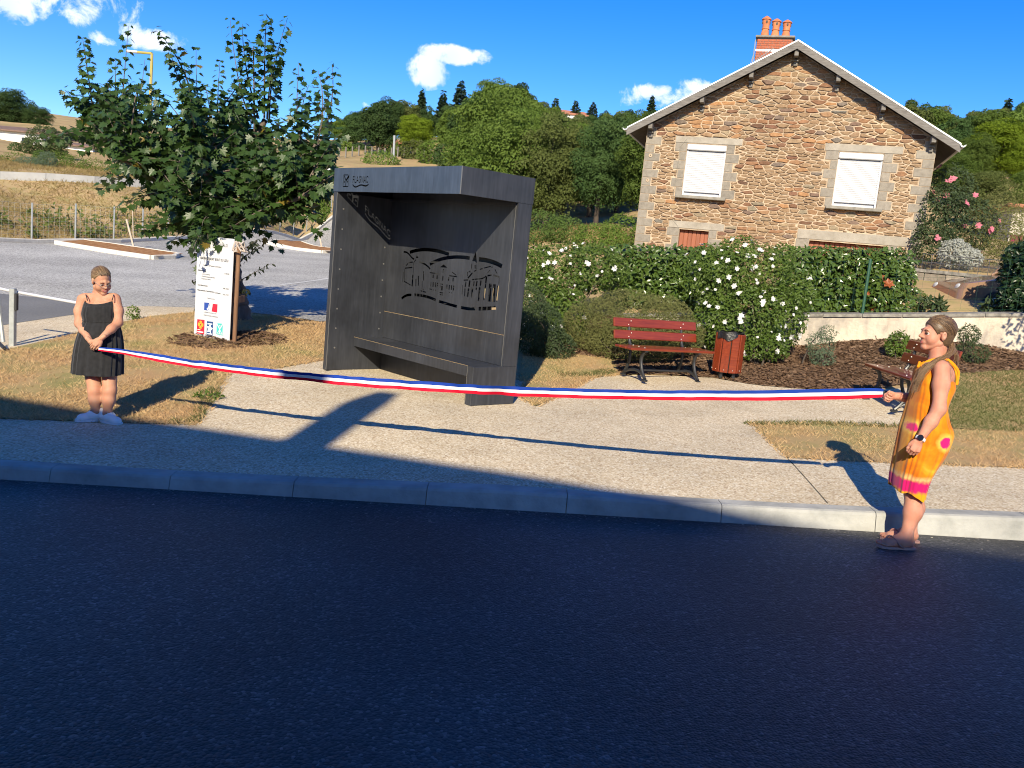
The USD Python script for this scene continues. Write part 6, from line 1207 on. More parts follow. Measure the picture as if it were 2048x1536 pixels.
slope = Polygon([tuple(hit(u, v)[:2]) for u, v in [(1040, 500), (1280, 500), (1280, 465), (1040, 455)]]).buffer(0); grass('field_grass', slope, 60, .3, M['straw_grass'], 56, w=.1, label='dry meadow grass behind the shrubs left of the house')
ragged = shapely.union_all([lawnL, dryR, wedge, lawnR]).boundary.intersection(pave_poly.buffer(.04)).buffer(.05); grass('grass', ragged, 1600, .06, M['grass'], 58, lift=.016, label='ragged dry grass blades hanging over the paving edges')
M['mulch'] = mat('bark_mulch', [(.25, (.19, .12, .075)), (.5, (.34, .225, .145)), (.75, (.48, .35, .24))], scale=24, detail=9, rough=1, bump=1.0, bscale=60, spec=.05)
def chip_mat():
    n = {'g': ('geometry', {}), 'r': ('rgb_ramp', {'ramp': [(0, (.14, .085, .052)), (.3, (.28, .175, .11)), (.55, (.42, .285, .185)), (.8, (.54, .40, .28)), (1, (.66, .56, .42))]}), 'p': ('principled_bsdf', {'roughness': .9, 'specular_ior_level': .1})}
    return usdkit.material(stage, '/World/Looks/bark_chip', n, [('g.random_per_island', 'r.fac'), ('r.color', 'p.base_color')], surface='p.BSDF')
M['chip'] = chip_mat()
bed = Polygon([tuple(p) for p in right_in[6:]] + [tuple(hit(1880, 752)[:2]), tuple(hit(1940, 748)[:2]), tuple(hit(2150, 742)[:2])] + [tuple(wall_at(x, -.01)) for x in (9.6, 7, 5, 3, 1.2)] + [(0.3, 14.5), (.35, 13.1), tuple(hit(1090, 704)[:2]), tuple(hit(1225, 720)[:2]), tuple(hit(1240, 750)[:2]), tuple(hit(1330, 750)[:2])]).buffer(0)
bed = bed.difference(pave_poly.buffer(.002)).difference(lawnR)
obj('mulch_bed', drape(bed, .02), M['mulch'], smooth=40, kind='structure', label='brown bark mulch bed under the shrubs along the cream wall')
def chips(poly, n, seed, lift, label, mound=None, big=1.0):
    q = in_poly(poly, n, seed); r = np.random.default_rng(seed + 1); n = len(q); z = H(q[:, 0], q[:, 1]) + lift + r.uniform(0, .018, n)
    if mound is not None: c, R, hh = mound; z += hh * np.clip(1 - np.linalg.norm(q - c, axis=1) / R, 0, 1)
    D = unit(np.column_stack([r.normal(size=(n, 2)), .14 * r.normal(size=n)])); N = np.column_stack([.28 * r.normal(size=(n, 2)) - [0, .1], np.ones(n)])
    obj('bark_chips', leaves(np.column_stack([q, z]), D, N, big * r.uniform(.02, .075, n), 'quad', .38), M['chip'], kind='stuff', label=label)
chips(bed, 60000, 60, .022, 'loose bark chips lying on the mulch bed')
for (u, v, R, sd_) in ((428, 684, .62, 61), (505, 680, .50, 62)):
    c = hit(u, v)[:2]; chips(Point(*c).buffer(R), 1500, sd_, .02, ('bark chips heaped round the foot of the sign', 'bark chips heaped right of the sapling stakes')[sd_ - 61], (c, R, .025))
kb = sbox(-6, KY - .55, 6, KY - .01); q = in_poly(kb, 1500, 70); r_ = np.random.default_rng(71); keep = r_.random(len(q)) < np.exp(-(KY - q[:, 1]) / .16); q = q[keep]; n = len(q)
M['grit'] = mat('pale_grit', [(.3, (.22, .20, .17)), (.7, (.42, .39, .33))], scale=40, rough=.95)
obj('grit', leaves(np.column_stack([q, H(q[:, 0], q[:, 1]) + .014]), np.column_stack([r_.normal(size=(n, 2)), np.zeros(n)]), np.column_stack([.2 * r_.normal(size=(n, 2)), np.ones(n)]), r_.uniform(.006, .022, n), 'quad', .6), M['grit'], kind='stuff', label='pale grit and dry leaf bits along the kerb on the asphalt')
q = in_poly(sbox(-4, 2.2, 5, KY - .3), 220, 72); n = len(q)
obj('grit', leaves(np.column_stack([q, H(q[:, 0], q[:, 1]) + .014]), np.column_stack([r_.normal(size=(n, 2)), np.zeros(n)]), np.column_stack([.2 * r_.normal(size=(n, 2)), np.ones(n)]), r_.uniform(.004, .016, n), 'lance', .8), M['grit'], kind='stuff', label='scattered pale specks on the dark asphalt')
# ------------------------------------------------------------------ people: one continuous body each, from a smooth union of limbs
def cap_(a, b, ra, rb): return ('c', np.array(a, float), np.array(b, float), ra, rb)
def ell_(c, r, R=None): return ('e', np.array(c, float), np.array(r, float), np.eye(3) if R is None else np.asarray(R, float))
def sdf(P, prims, k):
    acc = None
    for q in prims:
        if q[0] == 'c':
            _, a, b, ra, rb = q; ab = b - a; t = np.clip(((P - a) @ ab) / max(ab @ ab, 1e-9), 0, 1); d = np.linalg.norm(P - a - t[..., None] * ab, axis=-1) - (ra + (rb - ra) * t)
        else:
            _, c, r, R = q; x = (P - c) @ R.T / r; n = np.linalg.norm(x, axis=-1); g = np.linalg.norm(x / r, axis=-1); d = n * (n - 1) / np.maximum(g, 1e-6); d = np.where(n < 1e-4, -r.min(), d)
        if acc is None: acc = d
        else:
            h = np.maximum(k - np.abs(acc - d), 0) / k; acc = np.minimum(acc, d) - h * h * k * .25
    return acc
def solid(prims, k, res, cutters=(), kc=.006, warp=None, clip=None):
    """manifold of the smooth union of prims, minus smooth cutters"""
    lo, hi = np.full(3, 1e9), np.full(3, -1e9)
    for q in prims:
        if q[0] == 'c': pts = [(q[1], q[3]), (q[2], q[4])]
        else: pts = [(q[1], q[2].max())]
        for c, r in pts: lo = np.minimum(lo, c - r); hi = np.maximum(hi, c + r)
    lo -= 3 * res + k * .3; hi += 3 * res + k * .3; n = np.ceil((hi - lo) / res).astype(int) + 1
    ax = [lo[i] + res * np.arange(n[i]) for i in range(3)]; G = np.stack(np.meshgrid(*ax, indexing='ij'), -1)
    D = sdf(G, prims, k)
    for c in cutters:
        e = -sdf(G, [c], kc); h = np.maximum(kc - np.abs(D - e), 0) / kc; D = np.maximum(D, e) + h * h * kc * .25
    if warp is not None: D = warp(G, D)
    if clip is not None: D = np.maximum(D, clip(G))
    return march(D, lo, res)
def march(D, lo, res):
    """marching tetrahedra over a grid of distances"""
    n = D.shape; flat_ = D.ravel(); idx = np.arange(flat_.size).reshape(n)
    co = np.array([(0, 0, 0), (1, 0, 0), (1, 1, 0), (0, 1, 0), (0, 0, 1), (1, 0, 1), (1, 1, 1), (0, 1, 1)])
    cor = np.stack([idx[a:n[0] - 1 + a, b:n[1] - 1 + b, c:n[2] - 1 + c].ravel() for a, b, c in co], 1)
    s = flat_[cor] < 0; act = s.any(1) & ~s.all(1); cor = cor[act]
    tets = np.array([(0, 5, 1, 6), (0, 1, 2, 6), (0, 2, 3, 6), (0, 3, 7, 6), (0, 7, 4, 6), (0, 4, 5, 6)])
    T = cor[:, tets].reshape(-1, 4); s = flat_[T] < 0; code = s @ np.array([1, 2, 4, 8]); E0, E1 = [], []
    def add(sel, tri):
        t = T[sel]
        for e in tri: E0.append(np.stack([t[:, e[k][0]] for k in range(3)], 1)); E1.append(np.stack([t[:, e[k][1]] for k in range(3)], 1))
    # single inside vertex i; orientation by parity of the remaining triple
    for i in range(4):
        o = [j for j in range(4) if j != i]
        if i % 2: o = [o[0], o[2], o[1]]
        add(code == (1 << i), [[(i, o[0]), (i, o[1]), (i, o[2])]])
        add(code == (15 - (1 << i)), [[(i, o[0]), (i, o[2]), (i, o[1])]])
    for a, b, c, d in ((0, 1, 2, 3), (0, 2, 3, 1), (0, 3, 1, 2), (2, 3, 0, 1), (3, 1, 0, 2), (1, 2, 0, 3)):
        add(code == ((1 << a) | (1 << b)), [[(a, c), (a, d), (b, d)], [(a, c), (b, d), (b, c)]])
    A, B = np.concatenate(E0), np.concatenate(E1); lo_, hi_ = np.minimum(A, B), np.maximum(A, B); key = lo_.astype(np.int64) * flat_.size + hi_
    u, inv = np.unique(key.ravel(), return_inverse=True); i0, i1 = u // flat_.size, u % flat_.size; da, db = flat_[i0], flat_[i1]; t = np.clip(da / (da - db), .03, .97)
    pos = lambda i: np.stack(np.unravel_index(i, n), -1)
    V = lo + res * (pos(i0) + t[:, None] * (pos(i1) - pos(i0))); F = inv.reshape(-1, 3)
    m = trimesh.Trimesh(V, F, process=False); trimesh.repair.fix_normals(m)
    trimesh.smoothing.filter_taubin(m, lamb=.5, nu=.52, iterations=6)
    return m
def fuse(ms):
    out = None
    for m in ms:
        q = manifold3d.Manifold(manifold3d.Mesh(np.asarray(m.vertices, np.float32), np.asarray(m.faces, np.uint32)))
        if q.is_empty(): print('not manifold', len(m.faces)); continue
        out = q if out is None else out + q
    r = out.to_mesh(); return trimesh.Trimesh(np.array(r.vert_properties[:, :3]), np.array(r.tri_verts), process=False)
def frame(fwd, up):
    """rotation with columns: right-hand side x, forward y, up z"""
    f = unit(np.array(fwd, float)); u = np.array(up, float); u = unit(u - (u @ f) * f); return np.column_stack([np.cross(f, u), f, u])
def head_mesh(chub=1.0, smile=0.0):
    P = [ell_((0, -.018, .034), (.074, .094, .083)), ell_((0, .034, -.028), (.060 * chub, .058, .083)), cap_((-.045 * chub, -.002, -.062), (-.012, .070, -.096), .022 * chub, .017), cap_((.045 * chub, -.002, -.062), (.012, .070, -.096), .022 * chub, .017),
         ell_((-.036, .050, -.040), (.029 * chub, .032, .032)), ell_((.036, .050, -.040), (.029 * chub, .032, .032)), cap_((-.030, .080, .020), (.030, .080, .020), .013, .013), cap_((0, -.02, -.06), (0, -.045, -.16), .052, .055)]
    m1 = solid(P, .03, .0052)
    Q = [ell_((0, .080, -.090), (.022, .017, .017)), cap_((0, .088, .012), (0, .112, -.020), .0065, .0105), ell_((-.011, .098, -.026), (.008, .010, .007)), ell_((.011, .098, -.026), (.008, .010, .007)), ell_((0, .086, -.060), (.026, .014, .017)), cap_((0, .078, .03), (0, .088, .010), .012, .008)]
    R = [ell_((s * .074, -.012, -.010), (.0075, .017, .029), frame((.2 * s, 1, 0), (0, -.15, 1)).T) for s in (-1, 1)] + [ell_((s * .079, -.016, -.004), (.006, .016, .022), frame((.5 * s, 1, 0), (0, -.15, 1)).T) for s in (-1, 1)]
    cut = [ell_((s * .031, .098, .000), (.017, .014, .010)) for s in (-1, 1)] + [ell_((s * .085, -.012, -.006), (.004, .008, .012)) for s in (-1, 1)]
    return solid(P + Q + R, .013, .0045, cutters=cut)
def hand_mesh(curl=(.5, .6, .5), spread=.06, thumb=(.5, .5), scale=1.0, side=1):
    """wrist at the origin, fingers along +x, back of the hand +z, thumb on +y * side"""
    P = [ell_((.045, 0, 0), (.047, .037, .0135)), cap_((-.045, 0, 0), (.01, 0, 0), .0235, .024), cap_((.02, .02 * side, 0), (.08, .028 * side, .001), .014, .0105), cap_((.02, -.016 * side, 0), (.074, -.028 * side, -.001), .013, .0095), cap_((.02, 0, 0), (.084, .006 * side, .002), .013, .0105)]
    F = []
    for k, (y, L, r) in enumerate(((.030, .92, .0088), (.0105, 1.0, .009), (-.009, .94, .0086), (-.027, .75, .0077))):
        p = np.array([.084 - .006 * abs(k - 1.2), y * side, .001]); a = 0.0; yaw = spread * (1.5 - k) * side
        for j, l in enumerate((.042, .026, .021)):
            a += curl[j]; d = np.array([math.cos(a) * math.cos(yaw), math.sin(yaw) * math.cos(a), -math.sin(a)]); q = p + d * l * L; F.append(cap_(p, q, r * (1 - .07 * j), r * (.93 - .08 * j))); p = q
    b = np.array([.014, .030 * side, -.004]); a1, c1 = thumb; d1 = np.array([math.cos(a1) * .8, math.sin(a1) * side, -.25 * c1 - .1]); d1 /= np.linalg.norm(d1); q = b + d1 * .040; d2 = unit(d1 * .8 + np.array([.75, -.35 * side * c1, -.35 * c1])); q2 = q + d2 * .030; q3 = q2 + unit(d2 + np.array([.35, -.35 * side * c1, -.3 * c1])) * .022
    T = [cap_((.012, .012 * side, -.002), b + d1 * .02, .017, .0135), cap_(b, q, .0135, .0105), cap_(q, q2, .0105, .0095), cap_(q2, q3, .0095, .0078)]
    base = solid(P + T, .012, .0034); ms = [base] + [solid(F[3 * k:3 * k + 3], .004, .0029) for k in range(4)]
    m = fuse(ms); m.apply_scale(scale); return m
def place(m, origin, x, z):
    x = unit(np.array(x, float)); z = np.array(z, float); z = unit(z - (z @ x) * x); return xf(m, origin, x, np.cross(z, x), z)
def skin_mat(name, a, b, tint):
    n = {'g': ('geometry', {}), 't': ('noise_texture', {'scale': 9.0, 'detail': 5.0}), 'r': ('rgb_ramp', {'ramp': [(.3, a), (.7, b)]}), 'n2': ('noise_texture', {'scale': 140.0, 'detail': 3.0}), 'b': ('bump', {'strength': .15, 'distance': .002}),
         'p': ('principled_bsdf', {'roughness': .6, 'specular_ior_level': .25, 'subsurface_weight': .25, 'subsurface_scale': .012, 'subsurface_radius': (1.0, .35, .18)})}
    return usdkit.material(stage, '/World/Looks/' + name, n, [('g.position', 't.vector'), ('t.fac', 'r.fac'), ('r.color', 'p.base_color'), ('g.position', 'n2.vector'), ('n2.fac', 'b.height'), ('b.normal', 'p.normal')], surface='p.BSDF')
M['skin'] = skin_mat('rosy_skin', (.44, .19, .125), (.53, .255, .175), None); M['skin2'] = skin_mat('sunlit_skin', (.42, .20, .125), (.50, .265, .175), None)  # one skin tone per girl, the second slightly less red
M['lips'] = flat('lips', (.42, .12, .10), rough=.45); M['eye_white'] = flat('eye_white', (.70, .68, .66), rough=.2); M['iris'] = flat('iris', (.05, .05, .045), rough=.15); M['brow'] = flat('eyebrow_hair', (.13, .075, .04), rough=.8); M['teeth'] = flat('teeth', (.75, .73, .68), rough=.3)
def hair_mat(name, a, b, scale=(60, 60, 7), rot=(0, 0, 0)):
    n = {'g': ('geometry', {}), 'mp': ('mapping', {'scale': scale, 'rotation': rot}), 't': ('noise_texture', {'scale': 3.0, 'detail': 6.0, 'roughness': .6, 'distortion': .2}), 'r': ('rgb_ramp', {'ramp': [(.3, a), (.7, b)]}), 'bb': ('bump', {'strength': .5, 'distance': .004}), 'p': ('principled_bsdf', {'roughness': .42, 'specular_ior_level': .45})}
    return usdkit.material(stage, '/World/Looks/' + name, n, [('g.position', 'mp.vector'), ('mp.vector', 't.vector'), ('t.fac', 'r.fac'), ('r.color', 'p.base_color'), ('t.fac', 'bb.height'), ('bb.normal', 'p.normal')], surface='p.BSDF')
def face_parts(person, c, R, s, look=(0, 0), smile=False, glasses=False):
    W = lambda p: c + s * (R @ np.array(p, float))
    def put(nm, m, mt, par=person): m = m.copy(); m.vertices = c + s * (np.array(m.vertices) @ R.T); return obj(nm, m, mt, par, smooth=True)
    for sd in (-1, 1):
        e = trimesh.creation.icosphere(2, .0108); e.apply_translation((sd * .031, .0772, .0005)); eye = put('eye', e, M['eye_white'])
        i = trimesh.creation.icosphere(2, .0068); i.apply_scale((1, .5, 1)); i.apply_translation((sd * .031 + look[0], .0862, .0005 + look[1])); put('iris', i, M['iris'], eye)
        put('eyelid', tube(curve([(sd * .017, .085, .002), (sd * .03, .0898, .0055), (sd * .045, .081, .002)], 8), .0036, 5), M['brow'])
        put('eyebrow', tube(curve([(sd * .013, .093, .019), (sd * .031, .0935, .025), (sd * .048, .083, .019)], 8), [.002, .003, .0032, .0032, .003, .003, .0025, .0015], 6), M['brow'])
    if smile: lp = [tube(curve([(-.026, .089, -.050), (-.012, .0985, -.056), (0, .1, -.0575), (.012, .0985, -.056), (.026, .089, -.050)], 12), .0032, 6), tube(curve([(-.024, .089, -.053), (-.010, .0975, -.066), (0, .099, -.068), (.010, .0975, -.066), (.024, .089, -.053)], 12), .0038, 6)]; put('teeth', tube(curve([(-.02, .089, -.054), (0, .0975, -.0615), (.02, .089, -.054)], 10), .0045, 6), M['teeth'])
    else: lp = [tube(curve([(-.021, .089, -.060), (0, .1015, -.0575), (.021, .089, -.060)], 10), .0036, 6), tube(curve([(-.019, .089, -.062), (0, .0995, -.067), (.019, .089, -.062)], 10), .0044, 6)]
    put('lips', cat(lp), M['lips'])
    if glasses:
        a = np.linspace(0, 2 * np.pi, 20); g = []
        for sd in (-1, 1): g.append(tube(np.column_stack([sd * .033 + .022 * np.cos(a), .108 - .12 * (.022 * np.cos(a) * sd) , -.003 + .0165 * np.sin(a)]), .0013, 5, cap=False)); g.append(tube([(sd * .054, .103, .002), (sd * .076, .04, .006), (sd * .080, -.015, .004)], .0014, 5))
        g.append(tube([(-.011, .110, .001), (0, .113, .004), (.011, .110, .001)], .0013, 5)); put('glasses', cat(g), M['ant'])
def hair_cap(c, R, s, thick, cutn, cutd, seed, grow=(1.0, 1.0, 1.0)):
    g = np.array(grow); P = [ell_((0, -.026, .036), (np.array([.074, .094, .083]) + thick) * g), ell_((0, -.05, -.02), (np.array([.064, .055, .075]) + thick * .5) * g)]
    cn = unit(np.array(cutn, float))
    def clip(G):
        # keep what lies above/behind the hairline: a plane bent round the temples and the ears
        x = np.abs(G[..., 0]); pl = (G @ cn) - cutd - .18 * np.maximum(x - .045, 0) ; ear = .030 - np.sqrt((G[..., 1] + .004) ** 2 + ((G[..., 2] + .012) * .8) ** 2); ear = np.where(x > .055, ear, -1)
        nape = -.075 - G[..., 2]
        return np.maximum(np.maximum(pl, ear), nape)
    m = solid(P, .02, .005, clip=clip); m.vertices = c + s * (np.array(m.vertices) @ R.T); return m
def combed(c, R, s, thick, tie, n, seed, r0=.0022, front=(.50, .95)):
    """locks lying on the skull from the hairline back to the tie"""
    r = np.random.default_rng(seed); out = []; o = np.array([0, -.025, .036]); ax = np.array([.074, .094, .083]) + thick; td = unit((R.T @ (np.asarray(tie) - c)) / s - o)
    for _ in range(n):
        a = r.uniform(-1, 1) * 1.75; e = r.uniform(*front); d0 = unit(np.array([math.sin(a), math.cos(a) * (1 if abs(a) < 1.2 else .6) + .02, e * math.cos(a * .55) + .12]))
        t = np.linspace(0, r.uniform(.82, .98), 14)[:, None]; sag = np.sin(np.pi * t) * np.array([0, 0, r.uniform(.10, .32) * (1 if abs(a) < .9 else .4)])
        d = unit(d0 * (1 - t) + td * t + sag); q = o + d * ax * (1 + r.uniform(.000, .022) + .012 * np.sin(t * 5 + r.uniform(0, 6))); out.append(tube(c + s * (q @ R.T), np.linspace(.6, 1, 14) * r0 * r.uniform(.7, 1.7), 4))
    return cat(out)
def strands(paths, n, spread, r0, r1, seed, wave=.004, m=12):
    r = np.random.default_rng(seed); out = []
    for _ in range(n):
        c = curve(paths[r.integers(len(paths))], m); o = r.normal(size=3); t = np.linspace(0, 1, m)[:, None]; sp_ = spread * (.35 + .9 * t)
        out.append(tube(c + o * sp_ + wave * np.sin(t * r.uniform(4, 9) + r.uniform(0, 6)) * r.normal(size=3), np.linspace(r0, r1, m) * r.uniform(.7, 1.2), 5))
    return cat(out)
def dress_loft(rows, n=96, seed=0, pleats=15, amp=(0, .02), ph=0.0, power=2.3, sub=5, extra=None):
    """rows: (end A, end B, half depth) as 3-D points; smooth closed skirt with pleats growing downward"""
    from scipy.interpolate import PchipInterpolator
    A = np.array([r[0] for r in rows]); B = np.array([r[1] for r in rows]); D = np.array([r[2] for r in rows]); k = np.arange(len(rows)); kk = np.linspace(0, len(rows) - 1, (len(rows) - 1) * sub + 1)
    A, B, D = PchipInterpolator(k, A)(kk), PchipInterpolator(k, B)(kk), PchipInterpolator(k, D)(kk); th = np.arange(n) * 2 * np.pi / n; r = np.random.default_rng(seed); rings = []
    w = r.uniform(.5, 1.3, 24); phs = r.uniform(0, 6.28, 24)
    c, s = np.cos(th), np.sin(th); ce, se_ = np.sign(c) * np.abs(c) ** (2 / power), np.sign(s) * np.abs(s) ** (2 / power)
    for i in range(len(kk)):
        f = i / (len(kk) - 1); am = np.interp(f, np.linspace(0, 1, len(amp)), amp)
        g = 1 + am * (.62 * np.sin(pleats * th + ph + .9 * np.sin(3 * th + 2.2 * f) + 1.2 * f) + .5 * np.sin((pleats * 1.7 // 1) * th + phs[1] + 2 * f) * w[2] + .4 * np.sin(5 * th + phs[2] + 1.5 * f))
        if extra is not None: g = g + extra(f, th)
        ctr = (A[i] + B[i]) / 2; h = (A[i] - B[i]) / 2; rings.append(ctr + (ce * g)[:, None] * h + (se_ * g)[:, None] * np.array([0, D[i], 0]))
    return np.array(rings)
def cloth(rings, thick=.004):
    """open tube with an inner side"""
    c = rings.mean(1, keepdims=True); inner = c + (rings - c) * (1 - thick / np.maximum(np.linalg.norm(rings - c, axis=-1, keepdims=True), .02)); n, k = rings.shape[:2]
    allr = np.concatenate([rings, inner[::-1]]); m = loft(np.concatenate([allr, allr[:1]]), False, False); m.merge_vertices(); trimesh.repair.fix_normals(m); return m

# ---- girl in orange, standing on the asphalt in profile
wf = hit(1798, 1094); WD = float((wf - CAM) @ CF)
def wj(u, v, dd=0.0): return at_depth(u, v, WD + dd)
def wsh(p, dz): return np.asarray(p) + np.array([0, 0, dz])
WOM = thing('person', (0, 0, 0), label='girl in orange tie dyed sundress and flip flops holding the right ribbon end', cat='person')
zr_ = float(road_z(wf[0], wf[1])) + .012
FW = unit(np.array([-.97, .22, 0])); LFT = np.cross([0, 0, 1.0], FW)
def foot_prims(ank, fwd, zs, L=.235):
    f = unit(np.array([fwd[0], fwd[1], 0])); h = np.array([ank[0], ank[1], 0]) - f * .035; P = [cap_((*(h + f * .0)[:2], zs + .034), (*(h + f * .10)[:2], zs + .040), .034, .034), cap_((*(h + f * .08)[:2], zs + .034), (*(h + f * .165)[:2], zs + .022), .036, .024), ell_((*(h + f * .155)[:2], zs + .020), (.047, .038, .02)), cap_(ank, (*(h + f * .06)[:2], zs + .045), .040, .040)]
    sd = np.cross([0, 0, 1.0], f); T = []
    for k, (o, l, r) in enumerate(((-.026, .222, .0135), (-.006, .220, .0105), (.011, .211, .0098), (.025, .199, .0092), (.037, .184, .0085))): T.append(cap_((*(h + f * (l - .05) + sd * o)[:2], zs + .018), (*(h + f * l + sd * o)[:2], zs + r + .001), r * 1.15, r))
    return P, T
lk, rk = wj(1827, 984, -.07), wj(1829, 980, .10); lhip, rhip = wj(1866, 868, -.08), wj(1868, 866, .09)
la, ra = wj(1812, 1074, -.085), wj(1818, 1070, .10); la[2] = zr_ + .095; ra[2] = zr_ + .095
P = [cap_(lhip, lk, .078, .058), cap_(rhip, rk, .078, .058), cap_(lk, lk * .55 + la * .45 + np.array([.022, 0, 0]), .058, .062), cap_(lk * .55 + la * .45 + np.array([.018, 0, 0]), la, .058, .037), cap_(rk, rk * .55 + ra * .45 + np.array([.022, 0, 0]), .058, .062), cap_(rk * .55 + ra * .45 + np.array([.018, 0, 0]), ra, .058, .037),
     ell_(wj(1866, 845), (.095, .135, .12)), ell_(wj(1866, 795), (.115, .130, .13)), ell_(wj(1872, 752), (.115, .150, .12)), cap_(wj(1880, 735, -.115), wj(1880, 735, .115), .055, .055), cap_(wj(1874, 722), wj(1873, 688), .055, .049)]
sh_l, el_l, wr_l = wj(1884, 738, -.165), wj(1878, 818, -.215), wj(1838, 882, -.225)
sh_r, el_r, wr_r = wj(1876, 738, .16), wj(1858, 802, .24), wj(1789, 792, .09)
P += [cap_(sh_l, wj(1882, 770, -.185), .056, .052), cap_(wj(1882, 770, -.185), el_l, .052, .043), cap_(el_l, el_l * .6 + wr_l * .4, .043, .041), cap_(el_l * .6 + wr_l * .4, wr_l, .041, .027), cap_(sh_r, el_r, .062, .046), cap_(el_r, el_r * .6 + wr_r * .4, .046, .042), cap_(el_r * .6 + wr_r * .4, wr_r, .042, .028)]
Z, feet = [], []
for ank, fw in ((la, (-1, -.06, 0)), (ra, (-1, .02, 0))):
    p_, t_ = foot_prims(ank, fw, zr_ + .016); P += p_; feet.append(t_)
body = solid(P, .035, .0115)
hs_w = .215 / .205
hc = wj(1873, 668); HRW = frame((-1, -.06, -.02), (.03, 0, 1)); hm = head_mesh(1.04); hm.vertices = hc + hs_w * (np.array(hm.vertices) @ HRW.T)
lh = place(hand_mesh((.85, .95, .5), .02, (.35, .8), .92, side=-1), wr_l, wj(1829, 903, -.23) - wj(1838, 882, -.225), (-.15, -1, .2))
rh = place(hand_mesh((1.15, 1.35, .8), .02, (.15, 1.0), .92, side=-1), wr_r, wj(1757, 786, .05) - wj(1789, 792, .09), (.0, .85, .45))
parts_ = [body, hm, lh, rh] + [solid(t, .006, .005) for t in feet]
obj('body', fuse(parts_), M['skin'], WOM, smooth=True)
face_parts(WOM, hc, HRW, hs_w)
M['hair_w'] = hair_mat('brown_hair', (.045, .026, .014), (.16, .095, .05), scale=(12, 60, 60), rot=(0, .5, 0)); M['hair_w2'] = hair_mat('brown_hair_ends', (.06, .034, .018), (.27, .165, .085), scale=(40, 40, 40)); M['hair_w3'] = hair_mat('dark_hair_locks', (.025, .014, .008), (.09, .052, .028), scale=(40, 40, 40))
obj('hair', hair_cap(hc, HRW, hs_w, .011, (0, .86, -.66), .017, 1, grow=(1, 1.05, 1.0)), M['hair_w'], WOM, smooth=True)
tie = wj(1901, 685, -.0)
obj('hair_locks', combed(hc, HRW, hs_w, .011, tie, 190, 31), M['hair_w2'], WOM, smooth=True, kind='stuff'); obj('hair_locks', combed(hc, HRW, hs_w, .011, tie, 230, 35), M['hair_w3'], WOM, smooth=True, kind='stuff')
pony = [[tie, wj(1906, 697, -.03), wj(1897, 712, -.10), wj(1868, 728, -.13), wj(1840, 750, -.12), wj(1828, 782, -.11)], [tie, wj(1903, 698, -.05), wj(1884, 716, -.13), wj(1855, 736, -.15), wj(1833, 764, -.13)], [tie, wj(1908, 700, -.02), wj(1913, 716, -.06), wj(1916, 730, -.09)], [tie, wj(1905, 700, -.06), wj(1896, 722, -.12), wj(1900, 740, -.16), wj(1902, 757, -.15)]]
hp = obj('ponytail', cat([strands([pony[0], pony[0], pony[1], pony[1], pony[0], pony[2]], 110, .0095, .0048, .0014, 3), strands([pony[3]], 7, .006, .0026, .0008, 4), tube(curve([wj(1893, 677), tie, wj(1905, 694, -.02)], 8), [.03, .026, .02, .017, .018, .021, .024, .02], 10)]), M['hair_w2'], WOM, smooth=True)
obj('hair_tie', tube([wj(1898, 684.5), wj(1902, 687, -.005)], .022, 10), M['white_ink'], hp, smooth=40)
# dress
rows = [(wj(1834, 728), wj(1911, 764), .125), (wj(1823, 746), wj(1914, 776), .142), (wj(1819, 778), wj(1904, 796), .150), (wj(1811, 806), wj(1897, 815), .160), (wj(1803, 834), wj(1901, 838), .19), (wj(1796, 856), wj(1909, 864), .205), (wj(1789, 892), wj(1895, 900), .205), (wj(1782, 930), wj(1872, 934), .195), (wj(1778, 954), wj(1858, 962), .185), (wj(1776, 974), wj(1850, 993), .178)]
def narrow(r):
    (a, b, h) = r; f = .55 * h / WD; pa, pb = project(a), project(b); return (at_depth(pa[0] + (pa[0] - 1024) * f, pa[1], WD), at_depth(pb[0] - (pb[0] - 1024) * f, pb[1], WD), h)
rows = [narrow(r) for r in rows]
ring = dress_loft(rows, 128, 5, 13, (.0, .010, .02, .03, .035, .04), ph=.6, power=3.1, extra=lambda f, th: -.17 * np.clip(f - .25, 0, 1) * np.exp(-((np.angle(np.exp(1j * (th - (2 * np.pi - .95))))) / .16) ** 2))
ring[-12:, :, 2] += (.012 * np.sin(np.linspace(0, 2 * np.pi, 128, endpoint=False) * 4))[None] * np.linspace(0, 1, 12)[:, None]
zt_b, zb_b = wj(1815, 940)[2], wj(1810, 985)[2]
